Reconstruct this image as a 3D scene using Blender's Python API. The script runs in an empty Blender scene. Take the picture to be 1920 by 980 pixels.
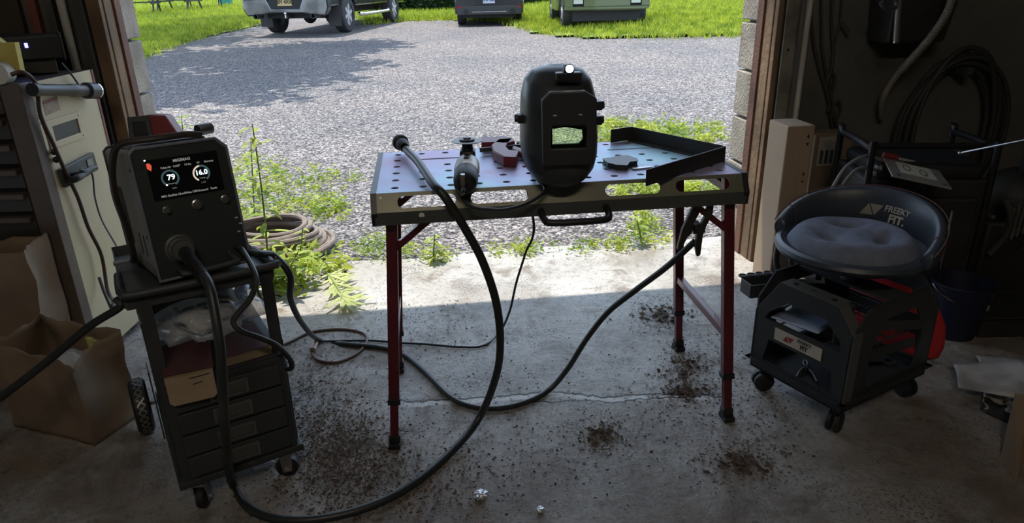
import bpy, bmesh, math, random
from mathutils import Vector, Matrix, noise
random.seed(7)
S = bpy.context.scene
C = S.collection
R = math.radians
PI = math.pi

# ---------------------------------------------------------------- camera, sky, sun, exposure
CAM_H = 1.18
TILT, ROLL, FPX = R(21.9), R(1.3), 1314.0
cam_data = bpy.data.cameras.new('camera')
cam = bpy.data.objects.new('camera', cam_data)
C.objects.link(cam)
cam_data.sensor_width = 36.0
cam_data.lens = 36.0 * FPX / 1920.0
cam_data.clip_start = 0.05
cam_data.clip_end = 300
_F = Vector((0, math.cos(TILT), -math.sin(TILT)))
_R0 = Vector((1, 0, 0))
_U0 = _R0.cross(_F)
_Rv = (math.cos(ROLL) * _R0 - math.sin(ROLL) * _U0).normalized()
_Uv = _Rv.cross(_F).normalized()
M = Matrix((( _Rv.x, _Uv.x, -_F.x, 0), (_Rv.y, _Uv.y, -_F.y, 0), (_Rv.z, _Uv.z, -_F.z, CAM_H), (0, 0, 0, 1)))
cam.matrix_world = M
S.camera = cam

SUN_ENERGY = 2.4
SKY = 2.0
w = bpy.data.worlds.new('sky'); S.world = w; w.use_nodes = True
nt = w.node_tree; bg = nt.nodes['Background']
st = nt.nodes.new('ShaderNodeTexSky'); st.sky_type = 'HOSEK_WILKIE'
st.sun_direction = Vector((-0.18, 0.21, 0.96)).normalized(); st.turbidity = 3.0; st.ground_albedo = 0.3
gm = nt.nodes.new('ShaderNodeMix'); gm.data_type = 'RGBA'; gm.inputs[0].default_value = 0.30
gm.inputs[7].default_value = (0.62, 0.72, 0.85, 1)
nt.links.new(st.outputs[0], gm.inputs[6]); nt.links.new(gm.outputs[2], bg.inputs[0])
bg.inputs[1].default_value = SKY
sd = bpy.data.lights.new('sun', 'SUN'); sd.energy = SUN_ENERGY; sd.angle = R(0.6); sd.color = (1, 0.93, 0.82)
sun = bpy.data.objects.new('sun', sd); C.objects.link(sun)
_d = Vector((0.64 * 0.287, -0.77 * 0.287, -1)).normalized()     # travel direction of the light
sun.rotation_euler = _d.to_track_quat('-Z', 'Y').to_euler()
S.view_settings.view_transform = 'Standard'; S.view_settings.look = 'None'
S.view_settings.exposure = 1.56; S.view_settings.gamma = 1.0
S.view_settings.use_curve_mapping = False

# ---------------------------------------------------------------- pixel -> place helpers
def _ray(u, v): return _F * FPX + _Rv * (u - 960) + _Uv * (490 - v)
def P(u, v, z=0.0):
    d = _ray(u, v); s = (z - CAM_H) / d.z
    return Vector((d.x * s, d.y * s, z))
def PY(u, v, y):
    d = _ray(u, v); s = y / d.y
    return Vector((d.x * s, y, CAM_H + d.z * s))

def gh(x, y): return 0.011 * max(0.0, y - 7.0)
def PG(u, v, up=0.0):
    z = up
    for _ in range(30):
        p = P(u, v, z); z = 0.5 * z + 0.5 * (gh(p.x, p.y) + up)
    return P(u, v, z)
def PX(u, v, x):
    d = _ray(u, v); s = x / d.x
    return Vector((x, d.y * s, CAM_H + d.z * s))
def PPL(u, v, o, n):
    d = _ray(u, v); c = Vector((0, 0, CAM_H)); return c + d * ((Vector(o) - c).dot(n) / d.dot(n))

# ---------------------------------------------------------------- materials
def mat(name, col, rough=0.6, metal=0.0, var=0.0, vscale=20, bump=0.0, bscale=80, col2=None, emit=None, estr=1.0, alpha=None, trans=0.0, spec=0.5, coat=0.0, ramp=(0.35, 0.65), detail=6):
    m = bpy.data.materials.new(name); m.use_nodes = True
    n = m.node_tree; b = n.nodes['Principled BSDF']
    b.inputs['Base Color'].default_value = (*col, 1)
    b.inputs['Roughness'].default_value = rough; b.inputs['Metallic'].default_value = metal
    b.inputs['Specular IOR Level'].default_value = spec
    b.inputs['Coat Weight'].default_value = coat
    if trans: b.inputs['Transmission Weight'].default_value = trans
    if alpha is not None: b.inputs['Alpha'].default_value = alpha
    if emit: b.inputs['Emission Color'].default_value = (*emit, 1); b.inputs['Emission Strength'].default_value = estr
    tc = n.nodes.new('ShaderNodeTexCoord')
    if var or col2:
        t = n.nodes.new('ShaderNodeTexNoise'); t.inputs['Scale'].default_value = vscale; t.inputs['Detail'].default_value = detail
        r = n.nodes.new('ShaderNodeValToRGB')
        r.color_ramp.elements[0].position = ramp[0]; r.color_ramp.elements[1].position = ramp[1]
        c2 = col2 or tuple(c * (1 - var) for c in col)
        r.color_ramp.elements[0].color = (*c2, 1); r.color_ramp.elements[1].color = (*col, 1)
        n.links.new(tc.outputs['Object'], t.inputs['Vector']); n.links.new(t.outputs[0], r.inputs[0])
        n.links.new(r.outputs[0], b.inputs['Base Color'])
    if bump:
        t2 = n.nodes.new('ShaderNodeTexNoise'); t2.inputs['Scale'].default_value = bscale; t2.inputs['Detail'].default_value = 4
        bp = n.nodes.new('ShaderNodeBump'); bp.inputs['Strength'].default_value = bump; bp.inputs['Distance'].default_value = 0.01
        n.links.new(tc.outputs['Object'], t2.inputs['Vector']); n.links.new(t2.outputs[0], bp.inputs['Height'])
        n.links.new(bp.outputs[0], b.inputs['Normal'])
    return m

# ---------------------------------------------------------------- mesh builder
def rotz(a): return Matrix.Rotation(a, 4, 'Z')
def crom(pts, n=8):
    pts = [Vector(p) for p in pts]; out = []
    for i in range(len(pts) - 1):
        p0 = pts[max(i - 1, 0)]; p1 = pts[i]; p2 = pts[i + 1]; p3 = pts[min(i + 2, len(pts) - 1)]
        for k in range(n):
            t = k / n
            out.append(0.5 * ((2 * p1) + (p2 - p0) * t + (2 * p0 - 5 * p1 + 4 * p2 - p3) * t * t + (3 * p1 - p0 - 3 * p2 + p3) * t ** 3))
    out.append(pts[-1]); return out
class MB:
    def __init__(s): s.v = []; s.f = []; s.m = []; s.cur = 0; s.X = Matrix.Identity(4)
    def add(s, vs, fs):
        o = len(s.v); s.v += [tuple(s.X @ Vector(p)) for p in vs]
        s.f += [tuple(i + o for i in f) for f in fs]; s.m += [s.cur] * len(fs); return s
    def box(s, c, d, rot=None):
        hx, hy, hz = d[0] / 2, d[1] / 2, d[2] / 2
        vs = [Vector((x, y, z)) for x in (-hx, hx) for y in (-hy, hy) for z in (-hz, hz)]
        if rot is not None: vs = [rot @ v for v in vs]
        c = Vector(c)
        return s.add([v + c for v in vs], [(0, 1, 3, 2), (4, 6, 7, 5), (0, 4, 5, 1), (2, 3, 7, 6), (0, 2, 6, 4), (1, 5, 7, 3)])
    def bb(s, lo, hi): return s.box([(a + b) / 2 for a, b in zip(lo, hi)], [b - a for a, b in zip(lo, hi)])
    def bar(s, a, b, wd, ht, up=(0, 0, 1)):
        a = Vector(a); b = Vector(b); d = (b - a); L = d.length; d.normalize(); up = Vector(up)
        x = d.cross(up); x = x.normalized() if x.length > 1e-6 else Vector((1, 0, 0)); z = x.cross(d)
        vs = []
        for t in (0, L):
            for sx, sz in ((-1, -1), (1, -1), (1, 1), (-1, 1)): vs.append(a + d * t + x * sx * wd / 2 + z * sz * ht / 2)
        return s.add(vs, [(0, 1, 2, 3), (7, 6, 5, 4), (0, 4, 5, 1), (1, 5, 6, 2), (2, 6, 7, 3), (3, 7, 4, 0)])
    def tube(s, pts, r, seg=10, smooth=0, closed=False):
        if smooth: pts = crom(pts, smooth)
        pts = [Vector(p) for p in pts]; n = len(pts)
        rs = r if isinstance(r, (list, tuple)) else None
        T = (pts[1] - pts[0]).normalized(); N = T.orthogonal().normalized(); vs = []; 
        for i, p in enumerate(pts):
            if closed: t = (pts[(i + 1) % n] - pts[i - 1]).normalized()
            else: t = (pts[min(i + 1, n - 1)] - pts[max(i - 1, 0)]).normalized()
            N = (N - t * N.dot(t)); N = N.normalized() if N.length > 1e-6 else t.orthogonal().normalized()
            B = t.cross(N)
            rr = rs[min(int(i * len(rs) / n), len(rs) - 1)] if rs else r
            for k in range(seg):
                a = 2 * PI * k / seg; vs.append(p + (N * math.cos(a) + B * math.sin(a)) * rr)
        fs = []
        m = n if closed else n - 1
        for i in range(m):
            j = (i + 1) % n
            for k in range(seg): fs.append((i * seg + k, i * seg + (k + 1) % seg, j * seg + (k + 1) % seg, j * seg + k))
        if not closed: fs += [tuple(range(seg))[::-1], tuple((n - 1) * seg + k for k in range(seg))]
        return s.add(vs, fs)
    def cyl(s, a, b, r, r2=None, seg=20):
        return s.lathe(a, b, [(0, 0), (0, r), (1, r if r2 is None else r2), (1, 0)], seg, norm=True)
    def lathe(s, a, b, prof, seg=24, norm=False):
        # prof: list of (t, radius); t in metres along a->b (or fraction when norm)
        a = Vector(a); b = Vector(b); d = b - a; L = d.length; d.normalize(); N = d.orthogonal().normalized(); B = d.cross(N)
        vs = []; fs = []; rings = []
        for t, r in prof:
            p = a + d * (t * L if norm else t)
            if r <= 1e-7: rings.append([len(vs)]); vs.append(p)
            else:
                rings.append(list(range(len(vs), len(vs) + seg)))
                for k in range(seg):
                    q = 2 * PI * k / seg; vs.append(p + (N * math.cos(q) + B * math.sin(q)) * r)
        for A, Bq in zip(rings, rings[1:]):
            for k in range(seg):
                k2 = (k + 1) % seg
                if len(A) == 1 and len(Bq) == 1: continue
                if len(A) == 1: fs.append((A[0], Bq[k2], Bq[k]))
                elif len(Bq) == 1: fs.append((A[k], A[k2], Bq[0]))
                else: fs.append((A[k], A[k2], Bq[k2], Bq[k]))
        return s.add(vs, fs)
    def prism(s, poly, o, ax, ay, depth):
        """poly 2D in (ax, ay) from o, extruded by vector depth"""
        o = Vector(o); ax = Vector(ax); ay = Vector(ay); dp = Vector(depth); n = len(poly)
        vs = [o + ax * x + ay * y for x, y in poly]; vs += [v + dp for v in vs]
        return s.add(vs, [tuple(range(n))[::-1], tuple(range(n, 2 * n))] + [(i, (i + 1) % n, (i + 1) % n + n, i + n) for i in range(n)])
    def frame(s, outer, inner, o, ax, ay, depth):
        """plate with a hole; outer and inner are same-length loops"""
        o = Vector(o); ax = Vector(ax); ay = Vector(ay); dp = Vector(depth); n = len(outer)
        vs = [o + ax * x + ay * y for x, y in outer] + [o + ax * x + ay * y for x, y in inner]
        vs += [v + dp for v in vs]
        fs = []
        for i in range(n):
            j = (i + 1) % n
            fs += [(i, j, n + j, n + i), (2 * n + i, 3 * n + i, 3 * n + j, 2 * n + j), (i, 2 * n + i, 2 * n + j, j), (n + i, n + j, 3 * n + j, 3 * n + i)]
        return s.add(vs, fs)
    def grid(s, fn, nu, nv, closeu=False, flip=False):
        vs = [fn(i / (nu if closeu else nu - 1), j / (nv - 1)) for i in range(nu) for j in range(nv)]; fs = []
        for i in range(nu if closeu else nu - 1):
            for j in range(nv - 1):
                a, b = i * nv + j, ((i + 1) % nu) * nv + j
                fs.append((a, b, b + 1, a + 1) if not flip else (a, a + 1, b + 1, b))
        return s.add(vs, fs)
    def blob(s, c, r, seg=12, rings=8, jit=0.0, seed=0, rot=None):
        c = Vector(c); vs = []; fs = []; r = r if hasattr(r, '__len__') else (r, r, r)
        for i in range(rings + 1):
            th = PI * i / rings
            for k in range(seg):
                ph = 2 * PI * k / seg
                d = Vector((math.sin(th) * math.cos(ph), math.sin(th) * math.sin(ph), math.cos(th)))
                q = 1 + jit * noise.noise(d * 2.3 + Vector((seed, 0, 0)))
                v = Vector((d.x * r[0], d.y * r[1], d.z * r[2])) * q
                if rot is not None: v = rot @ v
                vs.append(c + v)
        for i in range(rings):
            for k in range(seg): fs.append((i * seg + k, (i + 1) * seg + k, (i + 1) * seg + (k + 1) % seg, i * seg + (k + 1) % seg))
        return s.add(vs, fs)
    def build(s, name, mats, parent=None, smooth=True, bevel=0.0, solid=0.0, angle=35, world=False, subd=0):
        me = bpy.data.meshes.new(name); me.from_pydata(s.v, [], s.f)
        if not isinstance(mats, (list, tuple)): mats = [mats]
        for m in mats: me.materials.append(m)
        if len(mats) > 1: me.polygons.foreach_set('material_index', s.m)
        bm = bmesh.new(); bm.from_mesh(me)
        bmesh.ops.remove_doubles(bm, verts=bm.verts, dist=1e-6) if len(s.v) < 20000 else None
        if len(s.v) < 20000 and solid == 0: bmesh.ops.recalc_face_normals(bm, faces=bm.faces)
        bm.to_mesh(me); bm.free()
        if smooth:
            me.polygons.foreach_set('use_smooth', [True] * len(me.polygons))
            try: me.set_sharp_from_angle(angle=R(angle))
            except Exception: pass
        o = bpy.data.objects.new(name, me); C.objects.link(o)
        if parent is not None: o.parent = parent
        if solid:
            md = o.modifiers.new('t', 'SOLIDIFY'); md.thickness = solid; md.offset = 0
        if bevel:
            md = o.modifiers.new('b', 'BEVEL'); md.width = bevel; md.segments = 2; md.limit_method = 'ANGLE'; md.angle_limit = R(40)
        if subd:
            md = o.modifiers.new('s', 'SUBSURF'); md.levels = subd; md.render_levels = subd
        return o
def tag(o, label=None, cat=None, group=None, kind=None):
    if label: o['label'] = label
    if cat: o['category'] = cat
    if group: o['group'] = group
    if kind: o['kind'] = kind
    return o
def thing(name, label, cat, loc=(0, 0, 0), rz=0.0, group=None, rot=None):
    o = bpy.data.objects.new(name, None); C.objects.link(o); o.empty_display_size = 0.1
    o.location = loc; o.rotation_euler = rot if rot else (0, 0, rz)
    return tag(o, label, cat, group)
def copy_tree(o, parent=None):
    c = o.copy(); C.objects.link(c)
    if parent: c.parent = parent
    for ch in list(o.children): copy_tree(ch, c)
    return c
def struct(o): o['kind'] = 'structure'; return o
def text(body, size, name='lettering', depth=0.0004, bold=0.0, shear=0.0, space=1.0, align='CENTER'):
    """flat text mesh in the XY plane -> list of verts, faces"""
    cu = bpy.data.curves.new('t', 'FONT'); cu.body = body; cu.size = size; cu.extrude = depth; cu.offset = bold
    cu.align_x = align; cu.align_y = 'CENTER'; cu.shear = shear; cu.space_character = space; cu.resolution_u = 3
    ob = bpy.data.objects.new('t', cu); C.objects.link(ob)
    dg = bpy.context.evaluated_depsgraph_get()
    me = bpy.data.meshes.new_from_object(ob.evaluated_get(dg))
    vs = [tuple(v.co) for v in me.vertices]; fs = [tuple(p.vertices) for p in me.polygons]
    bpy.data.objects.remove(ob); bpy.data.meshes.remove(me); bpy.data.curves.remove(cu)
    return vs, fs
def puttext(mb, body, size, o, ax, ay, **k):
    vs, fs = text(body, size, **k); o = Vector(o); ax = Vector(ax).normalized(); ay = Vector(ay).normalized(); az = ax.cross(ay)
    return mb.add([o + ax * x + ay * y + az * z for x, y, z in vs], fs)
import numpy as np
rng = np.random.default_rng(3)
# ================================================================ SETTING
WA = R(6.84)
EX = Vector((math.cos(WA), math.sin(WA), 0)); EY = Vector((-math.sin(WA), math.cos(WA), 0)); EZ = Vector((0, 0, 1))
R0 = Vector((1.05, 2.90, 0))
def W(u, w, z=0.0): return R0 + EX * u + EY * w + EZ * z
OPL, OPR, HD = -2.47, 0.0, 2.13     # opening left, right, head height
TH = 0.27

def floor_mat():
    m = bpy.data.materials.new('stained_concrete'); m.use_nodes = True
    n = m.node_tree; b = n.nodes['Principled BSDF']; L = n.links.new
    tc = n.nodes.new('ShaderNodeTexCoord')
    def noi(s, d=6, r=0.6, dist=0.0):
        t = n.nodes.new('ShaderNodeTexNoise'); t.inputs['Scale'].default_value = s; t.inputs['Detail'].default_value = d
        t.inputs['Roughness'].default_value = r; t.inputs['Distortion'].default_value = dist; L(tc.outputs['Object'], t.inputs['Vector']); return t
    def ramp(src, stops):
        r = n.nodes.new('ShaderNodeValToRGB'); e = r.color_ramp.elements
        while len(e) < len(stops): e.new(0.5)
        for q, (p, c) in zip(e, stops): q.position = p; q.color = (*c, 1) if len(c) == 3 else c
        L(src, r.inputs[0]); return r
    def mix(kind, f, a, bb):
        x = n.nodes.new('ShaderNodeMix'); x.data_type = 'RGBA'; x.blend_type = kind
        if isinstance(f, (int, float)): x.inputs[0].default_value = f
        else: L(f, x.inputs[0])
        L(a, x.inputs[6]); 
        if isinstance(bb, tuple): x.inputs[7].default_value = (*bb, 1)
        else: L(bb, x.inputs[7])
        return x.outputs[2]
    base = ramp(noi(2.2, 8, 0.65).outputs[0], [(0.3, (0.22, 0.19, 0.155)), (0.5, (0.40, 0.385, 0.36)), (0.7, (0.54, 0.53, 0.51))])
    col = base.outputs[0]
    col = mix('MULTIPLY', 0.6, col, ramp(noi(38, 8, 0.75).outputs[0], [(0.34, (0.30, 0.28, 0.25)), (0.50, (1, 1, 1))]).outputs[0])
    # brown stains, pitted specks
    col = mix('MIX', ramp(noi(5.5, 5, 0.7, 0.6).outputs[0], [(0.52, (0, 0, 0)), (0.64, (0.8, 0.8, 0.8))]).outputs[0], col, (0.14, 0.105, 0.075))
    sp = noi(120, 3, 0.6); spm = noi(3.5, 4, 0.6)
    mm = n.nodes.new('ShaderNodeMath'); mm.operation = 'ADD'; L(sp.outputs[0], mm.inputs[0]); 
    ms = n.nodes.new('ShaderNodeMath'); ms.operation = 'MULTIPLY'; ms.inputs[1].default_value = 0.45; L(spm.outputs[0], ms.inputs[0]); L(ms.outputs[0], mm.inputs[1])
    spr = ramp(mm.outputs[0], [(0.83, (0, 0, 0)), (0.88, (1, 1, 1))])
    col = mix('MIX', spr.outputs[0], col, (0.05, 0.042, 0.035))
    sx = n.nodes.new('ShaderNodeSeparateXYZ'); L(tc.outputs['Object'], sx.inputs[0])
    # brown soil and painted-in shade: inner floor, beside the cart, and the right side
    def mr(src, a, b_, c=0.0, d=1.0):
        r = n.nodes.new('ShaderNodeMapRange'); r.inputs[1].default_value = a; r.inputs[2].default_value = b_; r.inputs[3].default_value = c; r.inputs[4].default_value = d; L(src, r.inputs[0]); return r.outputs[0]
    def op(k, a, b_):
        r = n.nodes.new('ShaderNodeMath'); r.operation = k
        for q, v in zip(r.inputs, (a, b_)):
            if isinstance(v, (int, float)): q.default_value = v
            else: L(v, q)
        return r.outputs[0]
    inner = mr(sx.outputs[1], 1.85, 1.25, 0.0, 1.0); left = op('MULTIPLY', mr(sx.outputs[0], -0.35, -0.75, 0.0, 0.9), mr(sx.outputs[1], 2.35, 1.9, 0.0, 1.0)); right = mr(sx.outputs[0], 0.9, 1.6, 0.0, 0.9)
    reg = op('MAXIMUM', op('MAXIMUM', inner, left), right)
    soil_shade = op('MULTIPLY', reg, mr(noi(3.1, 7, 0.7, 0.8).outputs[0], 0.36, 0.56, 0.15, 0.9))
    col = mix('MIX', soil_shade, col, ramp(noi(14, 6, 0.7).outputs[0], [(0.35, (0.10, 0.072, 0.05)), (0.65, (0.24, 0.175, 0.12))]).outputs[0])
    # crack lines: |y - y0 - noise(x)|
    def crack(y0, slope, amp, sc, wdt, x0, x1, seed):
        cx = n.nodes.new('ShaderNodeCombineXYZ'); L(sx.outputs[0], cx.inputs[0]); cx.inputs[1].default_value = seed
        t = n.nodes.new('ShaderNodeTexNoise'); t.inputs['Scale'].default_value = sc; t.inputs['Detail'].default_value = 7; t.inputs['Roughness'].default_value = 0.65; L(cx.outputs[0], t.inputs['Vector'])
        a = n.nodes.new('ShaderNodeMath'); a.operation = 'MULTIPLY_ADD'; L(t.outputs[0], a.inputs[0]); a.inputs[1].default_value = amp; a.inputs[2].default_value = y0 - amp / 2
        s2 = n.nodes.new('ShaderNodeMath'); s2.operation = 'MULTIPLY_ADD'; L(sx.outputs[0], s2.inputs[0]); s2.inputs[1].default_value = slope; L(a.outputs[0], s2.inputs[2])
        d = n.nodes.new('ShaderNodeMath'); d.operation = 'SUBTRACT'; L(sx.outputs[1], d.inputs[0]); L(s2.outputs[0], d.inputs[1])
        ab = n.nodes.new('ShaderNodeMath'); ab.operation = 'ABSOLUTE'; L(d.outputs[0], ab.inputs[0])
        r = n.nodes.new('ShaderNodeMapRange'); r.inputs[1].default_value = wdt; r.inputs[2].default_value = wdt * 2; r.inputs[3].default_value = 1; r.inputs[4].default_value = 0; L(ab.outputs[0], r.inputs[0])
        g1 = n.nodes.new('ShaderNodeMapRange'); g1.inputs[1].default_value = x0; g1.inputs[2].default_value = x0 + 0.1; L(sx.outputs[0], g1.inputs[0])
        g2 = n.nodes.new('ShaderNodeMapRange'); g2.inputs[1].default_value = x1 - 0.1; g2.inputs[2].default_value = x1; g2.inputs[3].default_value = 1; g2.inputs[4].default_value = 0; L(sx.outputs[0], g2.inputs[0])
        p1 = n.nodes.new('ShaderNodeMath'); p1.operation = 'MULTIPLY'; L(r.outputs[0], p1.inputs[0]); L(g1.outputs[0], p1.inputs[1])
        p2 = n.nodes.new('ShaderNodeMath'); p2.operation = 'MULTIPLY'; L(p1.outputs[0], p2.inputs[0]); L(g2.outputs[0], p2.inputs[1]); return p2.outputs[0]
    y1 = P(1050, 742).y
    chip = crack(y1 - 0.012, 0.0, 0.26, 1.5, 0.010, -0.42, 0.66, 1.0)
    col = mix('MIX', chip, col, (0.62, 0.61, 0.59))
    cr = crack(y1, 0.0, 0.26, 1.5, 0.0030, -0.42, 0.70, 1.0)
    col = mix('MIX', cr, col, (0.03, 0.027, 0.024))
    cr2 = crack(y1 - 0.022, -0.01, 0.24, 1.7, 0.0024, -0.05, 0.68, 1.35)
    col = mix('MIX', cr2, col, (0.03, 0.027, 0.024))
    L(col, b.inputs['Base Color'])
    rr = ramp(noi(7, 5, 0.6).outputs[0], [(0.3, (0.18, 0.18, 0.18)), (0.7, (0.48, 0.48, 0.48))]); L(rr.outputs[0], b.inputs['Roughness'])
    b1 = n.nodes.new('ShaderNodeBump'); b1.inputs['Strength'].default_value = 0.8; b1.inputs['Distance'].default_value = 0.012
    L(noi(28, 8, 0.7).outputs[0], b1.inputs['Height'])
    b2 = n.nodes.new('ShaderNodeBump'); b2.inputs['Strength'].default_value = 0.5; b2.inputs['Distance'].default_value = 0.004; b2.invert = True
    L(cr, b2.inputs['Height']); L(b1.outputs[0], b2.inputs['Normal']); L(b2.outputs[0], b.inputs['Normal'])
    return m
def gravel_mat():
    m = bpy.data.materials.new('gravel'); m.use_nodes = True
    n = m.node_tree; b = n.nodes['Principled BSDF']; L = n.links.new
    tc = n.nodes.new('ShaderNodeTexCoord')
    v = n.nodes.new('ShaderNodeTexVoronoi'); v.inputs['Scale'].default_value = 75; L(tc.outputs['Object'], v.inputs['Vector'])
    r = n.nodes.new('ShaderNodeValToRGB'); e = r.color_ramp.elements; e.new(0.5)
    for q, (p, c) in zip(e, [(0.1, (0.022, 0.022, 0.028)), (0.45, (0.088, 0.090, 0.102)), (0.95, (0.31, 0.305, 0.305))]): q.position = p; q.color = (*c, 1)
    bw = n.nodes.new('ShaderNodeSeparateColor'); L(v.outputs['Color'], bw.inputs[0]); L(bw.outputs[0], r.inputs[0])
    t = n.nodes.new('ShaderNodeTexNoise'); t.inputs['Scale'].default_value = 0.5; t.inputs['Detail'].default_value = 6; L(tc.outputs['Object'], t.inputs['Vector'])
    r2 = n.nodes.new('ShaderNodeValToRGB'); e = r2.color_ramp.elements
    e[0].position = 0.35; e[0].color = (0.78, 0.78, 0.80, 1); e[1].position = 0.62; e[1].color = (1.06, 1.0, 0.95, 1); L(t.outputs[0], r2.inputs[0])
    x = n.nodes.new('ShaderNodeMix'); x.data_type = 'RGBA'; x.blend_type = 'MULTIPLY'; x.inputs[0].default_value = 1; L(r.outputs[0], x.inputs[6]); L(r2.outputs[0], x.inputs[7])
    t3 = n.nodes.new('ShaderNodeTexNoise'); t3.inputs['Scale'].default_value = 16; t3.inputs['Detail'].default_value = 12; t3.inputs['Roughness'].default_value = 0.85; L(tc.outputs['Object'], t3.inputs['Vector'])
    r3 = n.nodes.new('ShaderNodeValToRGB'); e = r3.color_ramp.elements; e[0].position = 0.40; e[0].color = (0.55, 0.54, 0.54, 1); e[1].position = 0.60; e[1].color = (1.75, 1.70, 1.66, 1); L(t3.outputs[0], r3.inputs[0])
    x2 = n.nodes.new('ShaderNodeMix'); x2.data_type = 'RGBA'; x2.blend_type = 'MULTIPLY'; x2.inputs[0].default_value = 1; L(x.outputs[2], x2.inputs[6]); L(r3.outputs[0], x2.inputs[7])
    L(x2.outputs[2], b.inputs['Base Color']); b.inputs['Roughness'].default_value = 0.9
    bp = n.nodes.new('ShaderNodeBump'); bp.inputs['Strength'].default_value = 1; bp.inputs['Distance'].default_value = 0.010; bp.invert = True
    L(v.outputs['Distance'], bp.inputs['Height']); L(bp.outputs[0], b.inputs['Normal'])
    return m
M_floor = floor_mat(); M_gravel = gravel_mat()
M_block = mat('concrete_block', (0.42, 0.37, 0.30), 0.9, var=0.35, vscale=9, bump=0.6, bscale=90)
M_wood = mat('old_wood', (0.26, 0.16, 0.085), 0.75, var=0.55, vscale=3, bump=0.4, bscale=40)
M_redwood = mat('red_brown_wood', (0.16, 0.07, 0.04), 0.7, var=0.5, vscale=5, bump=0.3)
M_darkpanel = mat('brown_panel', (0.055, 0.038, 0.026), 0.75, var=0.4, vscale=4, bump=0.2)
M_greywall = mat('painted_block_wall', (0.12, 0.115, 0.10), 0.85, var=0.35, vscale=3, bump=0.4, bscale=50)
M_ceil = mat('ceiling_board', (0.62, 0.60, 0.56), 0.9, var=0.3)
M_pvc = mat('white_pvc', (0.50, 0.48, 0.43), 0.45, var=0.25, vscale=6)
M_black = mat('black_plastic', (0.014, 0.015, 0.016), 0.42)
M_rubber = mat('black_rubber', (0.013, 0.013, 0.014), 0.55, bump=0.1)
M_steel = mat('steel', (0.55, 0.55, 0.55), 0.3, 1.0, var=0.3, vscale=12)
M_chrome = mat('chrome', (0.8, 0.8, 0.82), 0.12, 1.0)

# floor slab with a ragged outer edge
s = MB()
n = 60; e = []
for i in range(n + 1):
    u = -3.6 + 6.6 * i / n
    e.append(W(u, 0.30 + 0.05 * noise.noise(Vector((u * 1.7, 3, 0))) + 0.02 * noise.noise(Vector((u * 9, 1, 0)))))
vs = [p for p in e] + [W(-3.6 + 6.6 * i / n, -6) for i in range(n + 1)]
s.add(vs + [v - EZ * 0.12 for v in vs], [(i, n + 1 + i, n + 2 + i, i + 1) for i in range(n)] + [(i, i + 1, 2 * n + 3 + i, 2 * n + 2 + i) for i in range(n)])
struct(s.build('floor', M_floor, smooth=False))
# driveway
s = MB(); s.add([(-60, 2.6, -0.03), (60, 2.6, -0.03), (60, 7, -0.03), (-60, 7, -0.03), (60, 70, -0.03 + gh(0, 70)), (-60, 70, -0.03 + gh(0, 70))], [(0, 1, 2, 3), (3, 2, 4, 5)])
struct(s.build('driveway_gravel', M_gravel, smooth=False))
# front wall of blocks around the door opening
def wallblock(name, u0, u1, z0, z1, w0, w1, m, parent=None):
    s = MB(); vs = [W(u, w_, z) for u in (u0, u1) for w_ in (w0, w1) for z in (z0, z1)]
    s.add(vs, [(0, 1, 3, 2), (4, 6, 7, 5), (0, 4, 5, 1), (2, 3, 7, 6), (0, 2, 6, 4), (1, 5, 7, 3)])
    return s.build(name, m, parent, smooth=False)
struct(wallblock('wall_front_left', -4.2, OPL - 0.03, -0.1, 2.9, 0.0, TH, M_greywall))
struct(wallblock('wall_front_right', 0.03, 3.2, -0.1, 2.9, 0.0, TH, M_greywall))
struct(wallblock('wall_front_top', OPL - 0.03, 0.03, HD, 2.9, 0.0, TH, M_greywall))
struct(wallblock('wall_right', 3.0, 3.2, -0.1, 2.9, -6, 0.0, M_greywall))
struct(wallblock('wall_left', -4.2, -4.0, -0.1, 2.9, -6, 0.0, M_greywall))
struct(wallblock('wall_back', -4.2, 3.2, -0.1, 2.9, -6.2, -6.0, M_greywall))
struct(wallblock('ceiling', -4.2, 3.2, 2.9, 3.0, -6.2, TH, M_ceil))
# jamb blocks: one rough course per 0.2 m, ends visible in the reveal
s = MB()
for side, u0, u1 in ((0, 0.0, 0.06), (1, OPL - 0.06, OPL)):
    z = 0.0
    while z < HD:
        j = 0.006 * noise.noise(Vector((z * 7, side, 0)))
        s.X = Matrix.Identity(4); c = W((u0 + u1) / 2 + j, 0.13 + 0.07 + 0.012 + j, z + 0.096)
        s.X = Matrix.Translation(c) @ rotz(WA)
        s.box((0, 0, 0), (0.062, 0.155, 0.19)); z += 0.2
s.X = Matrix.Identity(4)
struct(s.build('trim_1', M_block, smooth=False, bevel=0.006))
# wooden door frame: lining boards in the reveal, casing on the inner face
s = MB()
s.X = rotz(WA); s.X.translation = R0
s.bb((-0.012, 0.07, 0), (0.03, 0.125, HD)); s.bb((OPL - 0.03, 0.07, 0), (OPL + 0.012, 0.125, HD)); 
s.bb((OPL, 0.07, HD - 0.03), (0, 0.125, HD))
struct(s.build('trim_2', M_redwood, smooth=False, bevel=0.003))
s = MB(); s.X = rotz(WA); s.X.translation = R0
s.bb((-0.004, 0.0, 0), (0.03, 0.068, HD)); s.bb((OPL - 0.03, 0.0, 0), (OPL + 0.004, 0.068, HD))
s.bb((-0.0, -0.03, 0), (0.022, -0.001, HD)); s.bb((OPL - 0.045, -0.03, 0), (OPL, -0.001, HD))
struct(s.build('trim_3', M_wood, smooth=False, bevel=0.003))
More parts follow.
